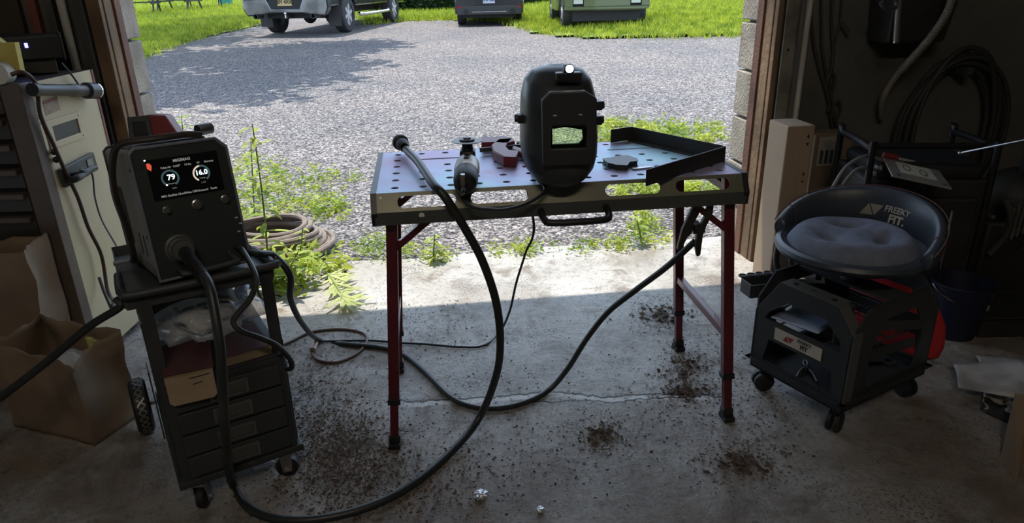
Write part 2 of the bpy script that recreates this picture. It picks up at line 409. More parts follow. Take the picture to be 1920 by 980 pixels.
# steel track angle beside the right jamb, grey and peeling, with bolt holes
M_track = mat('old_painted_steel', (0.24, 0.22, 0.18), 0.7, var=0.5, vscale=10, bump=0.3)
s = MB(); s.X = rotz(WA); s.X.translation = R0
s.bb((0.028, -0.045, 0.0), (0.085, -0.036, 2.5)); s.bb((0.076, -0.045, 0.0), (0.085, -0.001, 2.5))
t = thing('door_track', 'grey peeling steel door track standing against the right side of the doorway', 'door track')
s.build('track_rail', M_track, t, smooth=False)
for z in (0.2, 0.24, 0.28, 0.33, 0.38, 0.9, 1.3, 1.6):
    q = MB(); q.X = s.X; q.cyl((0.05, -0.047, z), (0.05, -0.0445, z), 0.005, seg=10); q.build('bolt_head', M_black, t)
# left track: two dark rails with red-brown strips
t = thing('door_track', 'dark steel door track with red-brown strips at the left side of the doorway', 'door track')
s = MB(); s.X = rotz(WA); s.X.translation = R0
s.bb((OPL - 0.075, -0.05, 0), (OPL - 0.05, -0.001, 2.5)); s.bb((OPL - 0.17, -0.045, 0), (OPL - 0.145, -0.001, 2.5))
s.build('track_rail', mat('dark_steel', (0.05, 0.045, 0.04), 0.6), t, smooth=False)
s = MB(); s.X = rotz(WA); s.X.translation = R0
s.bb((OPL - 0.235, -0.03, 0), (OPL - 0.205, -0.001, 2.6))
s.build('red_strip', mat('red_brown_paint', (0.20, 0.06, 0.04), 0.6, var=0.4), t, smooth=False)
def pipe(name, lab, u, w_, r, z0=0.0, lean=0.0):
    s = MB(); s.tube([W(u, w_, z0), W(u + lean, w_, 2.6)], r, 14)
    o = s.build(name, M_pvc); tag(o, lab, 'pipe'); return o
pipe('conduit_pipe', 'white plastic pipe running up beside the right side of the doorway', 0.125, -0.03, 0.012)
pipe('conduit_pipe', 'white plastic pipe running up the left wall beside the tool cabinet', OPL - 0.115, -0.045, 0.014)
# brown panel board behind the cabinet
s = MB(); s.X = rotz(WA); s.X.translation = R0
s.bb((-3.6, -0.03, 0), (OPL - 0.26, -0.004, 2.6))
tag(s.build('wall_panel_board', M_darkpanel, smooth=False), 'dark brown panel board on the left wall behind the tool cabinet', 'panel')

# ---------------------------------------------------------------- grass and hedges outside
M_soil = mat('grass_soil', (0.16, 0.22, 0.03), 0.95, var=0.5, vscale=6)
def blade_mat(name, c1, c2, tr=0.35):
    m = bpy.data.materials.new(name); m.use_nodes = True; n = m.node_tree; b = n.nodes['Principled BSDF']; L = n.links.new
    g = n.nodes.new('ShaderNodeTexNoise'); g.inputs['Scale'].default_value = 4; g.inputs['Detail'].default_value = 8
    tc = n.nodes.new('ShaderNodeTexCoord'); L(tc.outputs['Object'], g.inputs['Vector'])
    r = n.nodes.new('ShaderNodeValToRGB'); r.color_ramp.elements[0].position = 0.38; r.color_ramp.elements[1].position = 0.62
    r.color_ramp.elements[0].color = (*c1, 1); r.color_ramp.elements[1].color = (*c2, 1); L(g.outputs[0], r.inputs[0]); L(r.outputs[0], b.inputs['Base Color'])
    b.inputs['Roughness'].default_value = 0.55
    t = n.nodes.new('ShaderNodeBsdfTranslucent'); L(r.outputs[0], t.inputs[0]); mx = n.nodes.new('ShaderNodeMixShader'); mx.inputs[0].default_value = tr
    L(b.outputs[0], mx.inputs[1]); L(t.outputs[0], mx.inputs[2]); L(mx.outputs[0], n.nodes['Material Output'].inputs[0]); return m
M_grass = blade_mat('lawn_grass', (0.16, 0.25, 0.015), (0.50, 0.56, 0.05))
M_leaf = blade_mat('weed_leaf', (0.18, 0.29, 0.03), (0.44, 0.50, 0.07), 0.4)
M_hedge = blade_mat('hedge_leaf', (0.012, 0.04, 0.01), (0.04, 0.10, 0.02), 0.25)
M_pale = blade_mat('pale_leaf', (0.36, 0.42, 0.14), (0.55, 0.60, 0.25), 0.4)
def tris(name, V, parent=None, m=None, quads=False):
    """V: (n,3,3) or (n,4,3) numpy -> mesh"""
    k = V.shape[1]; N = V.shape[0]
    me = bpy.data.meshes.new(name); me.vertices.add(N * k); me.vertices.foreach_set('co', V.reshape(-1).astype(np.float32))
    me.loops.add(N * k); me.loops.foreach_set('vertex_index', np.arange(N * k, dtype=np.int32))
    me.polygons.add(N); me.polygons.foreach_set('loop_start', np.arange(N, dtype=np.int32) * k)
    try: me.polygons.foreach_set('loop_total', np.full(N, k, dtype=np.int32))
    except Exception: pass
    me.update(calc_edges=True); me.materials.append(m); o = bpy.data.objects.new(name, me); C.objects.link(o)
    if parent is not None: o.parent = parent
    return o
def blades(pts, h, wd, lean=0.5):
    n = len(pts); a = rng.uniform(0, 2 * PI, n); hh = h * rng.uniform(0.5, 1.3, n); ww = wd * rng.uniform(0.6, 1.3, n)
    dx = np.stack([np.cos(a), np.sin(a), np.zeros(n)], 1); b = rng.uniform(0, 2 * PI, n); l = hh * lean * rng.uniform(0.2, 1.4, n)
    tip = pts + np.stack([np.cos(b) * l, np.sin(b) * l, hh], 1)
    return np.stack([pts - dx * ww[:, None] / 2, pts + dx * ww[:, None] / 2, tip], 1)
def inpoly(x, y, poly):
    c = np.zeros(len(x), bool); n = len(poly)
    for i in range(n):
        x1, y1 = poly[i]; x2, y2 = poly[(i + 1) % n]
        k = ((y1 > y) != (y2 > y)); c ^= k & (x < (x2 - x1) * (y - y1) / (y2 - y1 + 1e-12) + x1)
    return c
edge = [(-250, 190), (150, 150), (250, 112), (300, 90), (380, 66), (455, 52), (490, 40), (560, 30), (660, 26), (700, 44), (760, 37), (853, 36), (930, 38), (986, 52), (1020, 62), (1100, 69), (1250, 69), (1400, 66), (1600, 60), (2200, 50)]
ep = [PG(u, v) for u, v in edge]
poly = [(p.x, p.y) for p in ep] + [(60, 60), (-60, 60)]
def rise(x, y): return 0.011 * np.maximum(0, y - 7) + 0.26 / (1 + np.exp(-(y - 15.5) * 1.6)) / (1 + np.exp(-(x - 1.6) * 2.0))
s = MB(); gx = np.linspace(-40, 40, 161); gy = np.linspace(5, 62, 115)
vs = [(x, y, -0.012 + float(rise(x, y))) for x in gx for y in gy]
cx = (gx[:-1] + gx[1:]) / 2; cy = (gy[:-1] + gy[1:]) / 2
fs = []
for i in range(160):
    ins = inpoly(np.full(114, cx[i]), cy, poly)
    for j in range(114):
        if ins[j]: a = i * 115 + j; fs.append((a, a + 115, a + 116, a + 1))
s.add(vs, fs); struct(s.build('lawn_ground', M_soil))
# blades: denser near
pp = []
for (y0, y1, dens) in ((4, 12, 900), (12, 18, 800), (18, 24, 420), (24, 34, 160), (34, 50, 45)):
    xl = -0.56 * y1 - 1; xr = 0.5 * y1 + 1
    n = int((xr - xl) * (y1 - y0) * dens); x = rng.uniform(xl, xr, n); y = rng.uniform(y0, y1, n)
    xj = x + rng.normal(0, 0.12, n); yj = y + rng.normal(0, 0.25, n)
    k = inpoly(xj, yj, poly) & (x > -0.56 * y - 0.5) & (x < 0.45 * y + 0.5)
    pp.append(np.stack([x[k], y[k], -0.03 + rise(x[k], y[k])], 1))
pp = np.concatenate(pp)
dist = pp[:, 1]
V = blades(pp, 1.0, 1.0)
# scale blades by distance (coarser tufts further off)
ctr = pp[:, None, :]; sc = (0.085 + 0.002 * dist)[:, None]; V = np.concatenate([ctr + (V[:, :2] - ctr) * (0.012 + 0.0012 * dist)[:, None, None], ctr + (V[:, 2:] - ctr) * sc[:, None]], 1)
tag(tris('lawn_grass', V, m=M_grass), 'bright green sunlit grass beyond the gravel driveway', 'grass', kind='stuff')
def leafquads(c, sz, n, spread, flat=0.4, asp=0.45):
    """n leaf diamonds around centres c (k,3)"""
    idx = rng.integers(0, len(c), n); p = c[idx] + rng.normal(0, 1, (n, 3)) * np.array(spread)
    d = rng.normal(0, 1, (n, 3)); d[:, 2] *= flat; d /= np.linalg.norm(d, axis=1)[:, None]
    e_ = rng.normal(0, 1, (n, 3)); e_ = np.cross(d, e_); e_ /= np.linalg.norm(e_, axis=1)[:, None]
    L_ = sz * rng.uniform(0.6, 1.4, n)[:, None]
    return np.stack([p, p + d * L_ * 0.5 + e_ * L_ * asp / 2, p + d * L_, p + d * L_ * 0.5 - e_ * L_ * asp / 2], 1)
def hedge(label, x0, x1, y, h, dep, n, cat='hedge', name='hedge', m=None):
    c = np.stack([rng.uniform(x0, x1, 400), rng.uniform(y, y + dep, 400), rng.uniform(0.1, h, 400)], 1)
    q = leafquads(c, 0.16, n, (0.2, 0.1, 0.12)); q[:, :, 2] = np.maximum(q[:, :, 2], 0.0)
    t = thing(name, label, cat, ((x0 + x1) / 2, y + dep / 2, 0))
    o = tris('foliage', q - np.array([(x0 + x1) / 2, y + dep / 2, 0]), t, m or M_hedge)
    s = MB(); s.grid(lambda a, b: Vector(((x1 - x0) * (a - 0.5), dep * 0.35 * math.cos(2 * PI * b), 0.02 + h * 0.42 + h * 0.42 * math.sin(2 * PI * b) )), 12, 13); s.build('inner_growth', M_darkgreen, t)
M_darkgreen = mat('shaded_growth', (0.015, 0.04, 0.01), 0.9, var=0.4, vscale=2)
xl = PY(690, 0, 26.5).x; xr = PY(880, 0, 26.5).x
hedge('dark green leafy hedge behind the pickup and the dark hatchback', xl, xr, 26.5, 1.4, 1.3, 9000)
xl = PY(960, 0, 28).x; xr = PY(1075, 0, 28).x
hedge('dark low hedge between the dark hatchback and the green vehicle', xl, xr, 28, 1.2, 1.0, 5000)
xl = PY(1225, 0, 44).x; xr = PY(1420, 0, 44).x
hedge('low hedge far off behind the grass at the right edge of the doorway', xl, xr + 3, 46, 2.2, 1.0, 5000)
# tree whose crown shades the driveway (trunk hidden behind the left wall)
t = thing('shade_tree', 'leafy tree left of the driveway casting dappled shade on the gravel', 'tree', (-10.5, 9.5, 0))
c = []
for (u, v, k) in ((330, 110, 22), (420, 110, 30), (500, 95, 26), (560, 120, 20), (600, 85, 16), (380, 155, 22), (300, 175, 12), (470, 150, 12), (660, 88, 8), (320, 70, 14), (230, 130, 22), (380, 40, 8), (300, 30, 14), (450, 45, 4), (330, 15, 10), (300, 55, 16), (370, 60, 14), (430, 38, 10), (265, 60, 22), (480, 32, 5), (290, 72, 26), (345, 78, 20), (380, 55, 14)):
    g = PG(u, v); hgt = 5.0
    for i in range(k):
        hz = hgt + random.uniform(-0.8, 1.6)
        c.append((g.x - 0.184 * hz + random.gauss(0, 0.45) + 10.5, g.y + 0.221 * hz + random.gauss(0, 0.6) - 9.5, hz))
c = np.array(c)
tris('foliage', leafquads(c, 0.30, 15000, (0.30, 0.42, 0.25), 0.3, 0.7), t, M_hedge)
s = MB(); s.tube([(0, 0, -0.1), (0.2, 0, 2), (0.8, 0.5, 4), (1.8, 1, 5.6)], 0.22, 12, 6)
for i in range(16):
    q = c[rng.integers(0, len(c))]; s.tube([(1.0, 0.6, 4.3), ((q[0] + 1) / 2, (q[1] + .6) / 2, 5.2), tuple(q)], 0.05, 6, 5)
s.build('trunk', mat('bark', (0.10, 0.075, 0.05), 0.9, var=0.4, bump=0.5), t)

# ---------------------------------------------------------------- fill light added behind the camera to brighten the interior
def fill_lamp(x, y, e):
    t = thing('fill_light', 'long fluorescent batten added on the workshop ceiling as unseen fill light', 'fill light', (x, y, 2.9))
    q = MB(); q.bb((-0.62, -0.06, -0.06), (0.62, 0.06, -0.001)); q.build('housing', M_pvc, t, smooth=False)
    q = MB(); q.cyl((-0.58, 0, -0.085), (0.58, 0, -0.085), 0.016, seg=14); q.build('tube', mat('fill_tube', (1, 1, 1), emit=(1, 0.87, 0.70), estr=e), t)
fill_lamp(0.0, -1.2, 42.0)
# ================================================================ WORK TABLE
M_film = bpy.data.materials.new('blue_violet_plate')
def _film():
    m = M_film; m.use_nodes = True; n = m.node_tree; b = n.nodes['Principled BSDF']; L = n.links.new
    tc = n.nodes.new('ShaderNodeTexCoord'); t = n.nodes.new('ShaderNodeTexNoise'); t.inputs['Scale'].default_value = 3.2; t.inputs['Detail'].default_value = 3; t.inputs['Distortion'].default_value = 0.5
    L(tc.outputs['Object'], t.inputs['Vector']); r = n.nodes.new('ShaderNodeValToRGB'); e = r.color_ramp.elements
    e.new(0.5); 
    for q, (p, c) in zip(e, [(0.36, (0.50, 0.38, 0.60)), (0.5, (0.48, 0.56, 0.80)), (0.62, (0.45, 0.74, 0.84))]): q.position = p; q.color = (*c, 1)
    L(t.outputs[0], r.inputs[0]); L(r.outputs[0], b.inputs['Base Color'])
    b.inputs['Metallic'].default_value = 0.3; b.inputs['Roughness'].default_value = 0.42
    t2 = n.nodes.new('ShaderNodeTexNoise'); t2.inputs['Scale'].default_value = 18; t2.inputs['Detail'].default_value = 6; L(tc.outputs['Object'], t2.inputs['Vector'])
    bp = n.nodes.new('ShaderNodeBump'); bp.inputs['Strength'].default_value = 0.06; L(t2.outputs[0], bp.inputs['Height']); L(bp.outputs[0], b.inputs['Normal'])
_film()
M_olive = mat('dark_olive_steel', (0.17, 0.17, 0.125), 0.42, 0.4, var=0.2, vscale=5)
M_dksteel = mat('dark_grey_steel', (0.07, 0.078, 0.078), 0.45, 0.3, var=0.2, vscale=6)
M_red = mat('dark_red_paint', (0.13, 0.014, 0.024), 0.4, 0.1, var=0.25, vscale=8, coat=0.3)
def cell(mb, o, ax, ay, dp, x0, x1, y0, y1, hx=None, hr=0.0, N=24):
    """solid panel x0..x1,y0..y1 with an obround hole of half length hx (centre distance) and radius hr, square-ended cells"""
    o = Vector(o); ax = Vector(ax); ay = Vector(ay); dp = Vector(dp)
    if hr <= 0:
        mb.prism([(x0, y0), (x1, y0), (x1, y1), (x0, y1)], o, ax, ay, dp); return
    cx, cy = (x0 + x1) / 2, (y0 + y1) / 2; H = (y1 - y0) / 2; Wd = (x1 - x0) / 2
    arc = Wd - H if hx else 0.0
    inn = []; out = []
    for k in range(N):
        a = 2 * PI * (k + 0.0) / N; c, s_ = math.cos(a), math.sin(a)
        sg = 1 if c > 1e-9 else (-1 if c < -1e-9 else 0)
        ox = arc if hx else 0
        f = 1 / max(abs(c) , abs(s_))
        def put(sgn):
            inn.append((cx + sgn * (hx or 0) + c * hr, cy + s_ * hr))
            if hx: out.append((cx + sgn * arc + c * f * H, cy + s_ * f * H))
            else: out.append((cx + c * f * Wd, cy + s_ * f * H))
        if sg == 0 and hx:
            if s_ > 0: put(1); put(-1)
            else: put(-1); put(1)
        else: put(sg)
    mb.frame(out, inn, o, ax, ay, dp)
TY = R(6.9)
tab = thing('work_table', 'folding steel work table with perforated blue-violet top and dark red legs', 'table', (-0.328, 1.590, 0), TY)
TM = Matrix.Translation((-0.328, 1.590, 0)) @ rotz(TY)
def TW(x, y, z=0.72): return TM @ Vector((x, y, z))
TWD, TDP, TH_ = 0.924, 0.43, 0.72
top = MB()
xs = [0.012] + [0.055 + 0.0678 * i + 0.0339 for i in range(-1, 13) if 0.055 + 0.0678 * i + 0.0339 > 0.013] + []
xs = [0.0211 + 0.0678 * i for i in range(14)]
ys = [0.005 + 0.07 * i for i in range(7)]
O = (0, 0, TH_ - 0.003)
for j in range(6):
    i = 0
    while i < 13:
        if j == 4 and i in (1, 5, 9):
            cell(top, O, (1, 0, 0), (0, 1, 0), (0, 0, 0.003), xs[i], xs[i + 3], ys[j], ys[j + 1], hx=0.075, hr=0.006); i += 3; continue
        cell(top, O, (1, 0, 0), (0, 1, 0), (0, 0, 0.003), xs[i], xs[i + 1], ys[j], ys[j + 1], None, 0.0095); i += 1
for a in ((0.004, xs[0]), (xs[13], TWD - 0.004)):
    cell(top, O, (1, 0, 0), (0, 1, 0), (0, 0, 0.003), a[0], a[1], ys[0], ys[6])
cell(top, O, (1, 0, 0), (0, 1, 0), (0, 0, 0.003), 0.004, TWD - 0.004, 0.0, 0.005)
top.build('tabletop', M_film, tab, smooth=False)
# aprons: sloped upper band with four slots, lower band below it; the rear one the same
us = MB(); us.bb((0.02, 0.01, TH_ - 0.0095), (TWD - 0.02, TDP - 0.01, TH_ - 0.0075)); us.build('hole_dark_backing', M_black, tab, smooth=False)  # black sheet added under the top so the holes read dark
for nm, y0, sg in (('front_apron', 0.0, -1), ('rear_apron', TDP, 1)):
    ap = MB(); dn = Vector((0, sg * 0.024, -0.040)); Hh = dn.length; ay = dn.normalized(); th = Vector((0, -sg * 0.003, -0.001))
    o = Vector((0, y0, TH_ - 0.001)); x = 0.006
    for c0, c1 in ((0.058, 0.200), (0.232, 0.374), (0.560, 0.702), (0.738, 0.880)):
        cell(ap, o, (1, 0, 0), ay, th, x, c0, 0, Hh); m_ = 0.010
        cell(ap, o, (1, 0, 0), ay, th, c0, c1, 0.0, Hh, hx=0.055, hr=0.0145); x = c1
    cell(ap, o, (1, 0, 0), ay, th, x, TWD - 0.006, 0, Hh)
    ap.build(nm, M_olive, tab, smooth=False)
    lo = MB(); z1 = TH_ - 0.041; yy = y0 + sg * 0.024
    lo.prism([(0.006, 0), (TWD - 0.006, 0), (TWD - 0.006, -0.030), (0.006, -0.030)], (0, yy, z1), (1, 0, 0), (0, -sg * 0.15, 1), (0, -sg * 0.003, 0))
    lo.build('lower_rail', M_dksteel, tab, smooth=False)
for x0, x1 in ((-0.002, 0.012), (TWD - 0.012, TWD + 0.002)):
    ec = MB(); ec.prism([(-0.001, TH_ + 0.001), (-0.027, TH_ - 0.042), (-0.022, TH_ - 0.074), (TDP + 0.022, TH_ - 0.074), (TDP + 0.027, TH_ - 0.042), (TDP + 0.001, TH_ + 0.001)], (x0, 0, 0), (0, 1, 0), (0, 0, 1), (x1 - x0, 0, 0))
    ec.build('end_cap', M_black, tab, smooth=False)
for x in (0.022, TWD - 0.03):
    b_ = MB(); b_.lathe((x, -0.0075, TH_ - 0.009), (x, -0.0105, TH_ - 0.007), [(0, 0.003), (0.002, 0.003), (0.003, 0)], 10); b_.build('screw', M_steel, tab)
b_ = MB(); b_.cyl((0.115, -0.0235, 0.668), (0.115, -0.0262, 0.668), 0.0065, seg=16); b_.build('rivet', mat('pale_rivet', (0.75, 0.74, 0.68), 0.4), tab)
def leg(xt, yt, xf, yf, sx):
    a = Vector((xt, yt, TH_ - 0.012)); f = Vector((xf, yf, 0.0)); d = f - a
    l = MB(); l.bar(a, a + d * 0.80, 0.028, 0.024, (0, 1, 0)); lg = l.build('leg', M_red, tab, smooth=False, bevel=0.002)
    q = MB(); q.bar(a + d * 0.78, a + d * 0.985, 0.022, 0.019, (0, 1, 0)); q.build('lower_leg', M_red, lg, smooth=False)
    q = MB(); q.bar(a + d * 0.785, a + d * 0.81, 0.034, 0.030, (0, 1, 0)); q.build('collar', M_black, lg, smooth=False, bevel=0.002)
    q = MB(); q.bar(a + d * 0.945, f, 0.030, 0.028, (0, 1, 0)); q.box(f + Vector((sx * 0.0, 0.0, 0.008)), (0.032, 0.046, 0.016)); q.build('foot', M_rubber, lg, smooth=False, bevel=0.003)
    return a, d
legs = {}
for k, (xt, yt, xf, yf, sx) in dict(FL=(0.046, 0.025, -0.004, 0.012, -1), BL=(0.046, 0.385, 0.000, 0.415, -1), FR=(0.885, 0.015, 0.938, -0.012, 1), BR=(0.885, 0.375, 0.944, 0.402, 1)).items():
    legs[k] = leg(xt, yt, xf, yf, sx)
for A, B in (('FL', 'BL'), ('FR', 'BR')):
    a = legs[A][0] + legs[A][1] * 0.62; b = legs[B][0] + legs[B][1] * 0.62
    q = MB(); q.bar(a, b, 0.020, 0.022); q.build('side_crossbar', M_red, tab, smooth=False, bevel=0.002)
    a = legs[A][0] + legs[A][1] * 0.04; b = legs[B][0] + legs[B][1] * 0.04
    q = MB(); q.bar(a, b, 0.020, 0.022); q.build('side_crossbar', M_red, tab, smooth=False, bevel=0.002)
for A, sx in (('FL', 1), ('BL', 1), ('FR', -1), ('BR', -1)):
    a = legs[A][0] + legs[A][1] * 0.20
    q = MB(); q.bar(a, Vector((a.x + sx * 0.125, a.y, TH_ - 0.055)), 0.004 + 0.012, 0.016, (0, 1, 0)); q.build('diagonal_brace', M_red, tab, smooth=False)
hd = MB(); y_ = -0.026
x0, x1 = 0.400, 0.560
hd.tube([(x0, y_ + 0.002, 0.662), (x0, y_ - 0.012, 0.660), (x0 + 0.002, y_ - 0.040, 0.652), (x0 + 0.022, y_ - 0.056, 0.648), (x1 - 0.022, y_ - 0.056, 0.648), (x1 - 0.002, y_ - 0.040, 0.652), (x1, y_ - 0.012, 0.660), (x1, y_ + 0.002, 0.662)], 0.0085, 12, 4)
hd.build('carry_handle', M_black, tab)

# ---------------------------------------------------------------- welding helmet
M_shell = mat('satin_black_shell', (0.034, 0.038, 0.042), 0.38)
M_glass_g = mat('green_lens', (0.55, 0.75, 0.40), 0.05, trans=1.0); M_glass_g.node_tree.nodes['Principled BSDF'].inputs['IOR'].default_value = 1.02
hc = P(1050, 352, 0.721)
HM_Y = R(4)
hel = thing('welding_helmet', 'black welding helmet with green see-through lens and lit lamp standing on the work table', 'welding helmet', (hc.x, hc.y + 0.05, 0.7230), HM_Y)
HH, HWd = 0.272, 0.089
def hshape(u, v):
    # u: around (-1..1), v: 0 bottom .. 1 top
    ang = (u - 0.5) * R(252)
    zz = v * HH
    # half width profile
    wv = [(0, 0.36), (0.03, 0.54), (0.09, 0.76), (0.17, 0.91), (0.28, 0.985), (0.45, 1.0), (0.6, 0.985), (0.75, 0.95), (0.88, 0.86), (0.96, 0.66), (1.0, 0.14)]
    dv = [(0, 0.50), (0.06, 0.78), (0.16, 0.93), (0.3, 1.0), (0.5, 1.0), (0.7, 0.93), (0.85, 0.76), (0.95, 0.48), (1.0, 0.08)]
    def ip(t, T):
        for (a, b), (c, d) in zip(T, T[1:]):
            if t <= c: f = (t - a) / (c - a); f = f * f * (3 - 2 * f) * 0.4 + f * 0.6; return b + (d - b) * f
        return T[-1][1]
    hw = HWd * ip(v, wv); hdp = 0.115 * ip(v, dv)
    sx, cy = math.sin(ang), math.cos(ang)
    p = 0.78
    x = hw * math.copysign(abs(sx) ** p, sx); y = -hdp * math.copysign(abs(cy) ** 0.85, cy)
    y += 0.035 * (v ** 1.5)
    return Vector((x, y, zz))
NU, NV = 56, 44
hs = MB(); V_ = []; 
for i in range(NU + 1):
    for j in range(NV + 1):
        V_.append(hshape(i / NU, j / NV))
F_ = []
for i in range(NU):
    for j in range(NV):
        c_ = (V_[i * (NV + 1) + j] + V_[(i + 1) * (NV + 1) + j + 1]) / 2
        if abs(c_.x - 0.006) < 0.036 and 0.110 < c_.z < 0.160 and c_.y < 0: continue
        a = i * (NV + 1) + j; F_.append((a, a + NV + 1, a + NV + 2, a + 1))
hs.add(V_, F_); hs.build('shell', M_shell, hel, solid=0.003, angle=60)
# raised face frame in front of the window
fy = -0.112
fr = MB()
fr.frame([(-0.052, 0.070), (0.064, 0.070), (0.066, 0.215), (0.040, 0.232), (-0.036, 0.232), (-0.054, 0.215)],
         [(-0.034, 0.108), (0.044, 0.108), (0.045, 0.150), (0.040, 0.158), (-0.030, 0.158), (-0.034, 0.150)], (0, fy - 0.012, 0), (1, 0, 0), (0, 0.0, 1), (0, 0.020, 0))
fr.build('face_frame', mat('matte_black_frame', (0.022, 0.024, 0.026), 0.5), hel, smooth=False, bevel=0.003)
gl = MB(); 
pg = [(-0.034, 0.110), (0.043, 0.110), (0.043, 0.147), (0.030, 0.153), (0.0, 0.156), (-0.022, 0.154), (-0.034, 0.150)]
gl.prism(pg, (0, fy - 0.004, 0), (1, 0, 0), (0, 0, 1), (0, 0.002, 0)); gl.build('lens', M_glass_g, hel, smooth=False)
li = MB(); li.frame([(-0.036, 0.106), (0.046, 0.106), (0.046, 0.160), (0.0, 0.162), (-0.036, 0.160), (-0.036, 0.13)], [(-0.031, 0.116), (0.030, 0.116), (0.039, 0.126), (0.037, 0.146), (0.0, 0.153), (-0.031, 0.150)], (0, fy + 0.002, 0), (1, 0, 0), (0, 0, 1), (0, 0.008, 0))
li.build('lens_surround', M_black, hel, smooth=False)
for x in (-0.026, 0.030):
    sc_ = MB(); sc_.box((x, fy - 0.0125, 0.182), (0.008, 0.002, 0.003)); sc_.build('clip_mark', mat('pale_mark', (0.5, 0.5, 0.5), 0.5) if x < 0 else bpy.data.materials['pale_mark'], hel, smooth=False)
# side hinge knobs
for sx, z in ((-1, 0.158), (1, 0.182), (1, 0.148)):
    k = MB(); xk = sx * 0.084; k.box((xk + sx * 0.007, -0.01, z), (0.016, 0.03, 0.020)); k.cyl((xk + sx * 0.010, -0.01, z), (xk + sx * 0.021, -0.01, z), 0.009, seg=14)
    k.build('side_knob', M_black, hel, smooth=True, bevel=0.002)
# headband inside
hb = MB(); hb.tube([(0.07 * math.cos(a), 0.03 + 0.075 * math.sin(a), 0.20) for a in [R(20 + 14 * i) for i in range(11)]], 0.006, 8); hb.build('headband', M_black, hel)
# clip-on lamp
lampt = thing('clip_lamp', 'small lit round lamp on a black box clipped to the top of the welding helmet', 'lamp', (0, 0, 0))
lp = hel.matrix_basis if False else Matrix.Translation((hc.x, hc.y + 0.05, 0.7230)) @ rotz(HM_Y)
lampt.matrix_basis = lp @ Matrix.Translation((0.012, -0.062, 0.262))
b_ = MB(); b_.box((0, 0, -0.006), (0.056, 0.030, 0.018)); b_.prism([(-0.012, 0), (0.012, 0), (0.009, 0.018), (-0.009, 0.018)], (0, 0.012, 0.002), (1, 0, 0), (0, 0, 1), (0, -0.022, 0)); b_.build('lamp_body', M_black, lampt, smooth=False, bevel=0.002)
b_ = MB(); b_.lathe((0, -0.008, 0.012), (0, -0.018, 0.012), [(0, 0.0095), (0.009, 0.0105), (0.010, 0.0085)], 20); b_.build('bezel', M_black, lampt)
b_ = MB(); b_.lathe((0, -0.0165, 0.012), (0, -0.019, 0.012), [(0, 0.0085), (0.001, 0.0085), (0.0022, 0)], 20); b_.build('light_emitter', mat('lit_lamp', (1, 1, 1), emit=(0.95, 1.0, 1.0), estr=9.0), lampt)

# ---------------------------------------------------------------- die grinder lying on the table
M_bronze = mat('brushed_bronze_shell', (0.30, 0.24, 0.20), 0.35, 0.85, var=0.4, vscale=25)
g0 = P(872, 352, 0.745); g1 = P(879, 285, 0.765)
gr = thing('angle_grinder', 'compact angle grinder with thin cutting disc lying on the left of the table', 'angle grinder', (g0.x, g0.y, 0.7205), math.atan2(-(g1.x - g0.x), g1.y - g0.y))
b_ = MB(); b_.lathe((0, 0, 0.030), (0, 0.26, 0.040), [(0, 0), (0.001, 0.018), (0.012, 0.026), (0.04, 0.0285), (0.085, 0.029), (0.088, 0.027)], 20); b_.build('rear_handle', M_rubber, gr)
b_ = MB(); b_.lathe((0, 0.086, 0.033), (0, 0.26, 0.040), [(0, 0.026), (0.002, 0.029), (0.03, 0.031), (0.075, 0.030), (0.092, 0.025), (0.094, 0)], 20); b_.build('motor_housing', M_bronze, gr)
b_ = MB(); b_.box((0, 0.120, 0.064), (0.012, 0.012, 0.008)); b_.build('switch', M_black, gr, bevel=0.002)
b_ = MB(); b_.box((0, 0.200, 0.045), (0.038, 0.05, 0.045)); b_.cyl((0, 0.20, 0.060), (0, 0.20, 0.088), 0.016, 0.012); b_.build('gear_head', M_black, gr, bevel=0.005)
b_ = MB(); b_.lathe((0, 0.2, 0.088), (0, 0.2, 0.1), [(0, 0), (0.0001, 0.0385), (0.0016, 0.0385), (0.0017, 0)], 40); b_.build('cutting_disc', mat('grey_disc', (0.30, 0.29, 0.28), 0.5, 0.6), gr)
b_ = MB(); b_.lathe((0, 0.2, 0.0897), (0, 0.2, 0.1), [(0, 0.019), (0.004, 0.019), (0.005, 0.010), (0.008, 0.009), (0.0085, 0)], 24); b_.build('flange_nut', M_black, gr)
b_ = MB(); b_.tube([(0, 0.002, 0.030), (-0.002, -0.018, 0.026), (-0.002, -0.030, 0.022)], 0.006, 10, 3); b_.build('cord_sleeve', M_rubber, gr)
b_ = MB(); b_.box((-0.004, -0.002, 0.044), (0.010, 0.012, 0.026)); b_.build('steel_tab', M_steel, gr, bevel=0.001)
b_ = MB(); b_.cyl((0, 0.05, 0), (0, 0.05, 0.006), 0.02); b_.cyl((0, 0.17, 0), (0, 0.17, 0.01), 0.02); b_.build('rest_pad', M_rubber, gr)

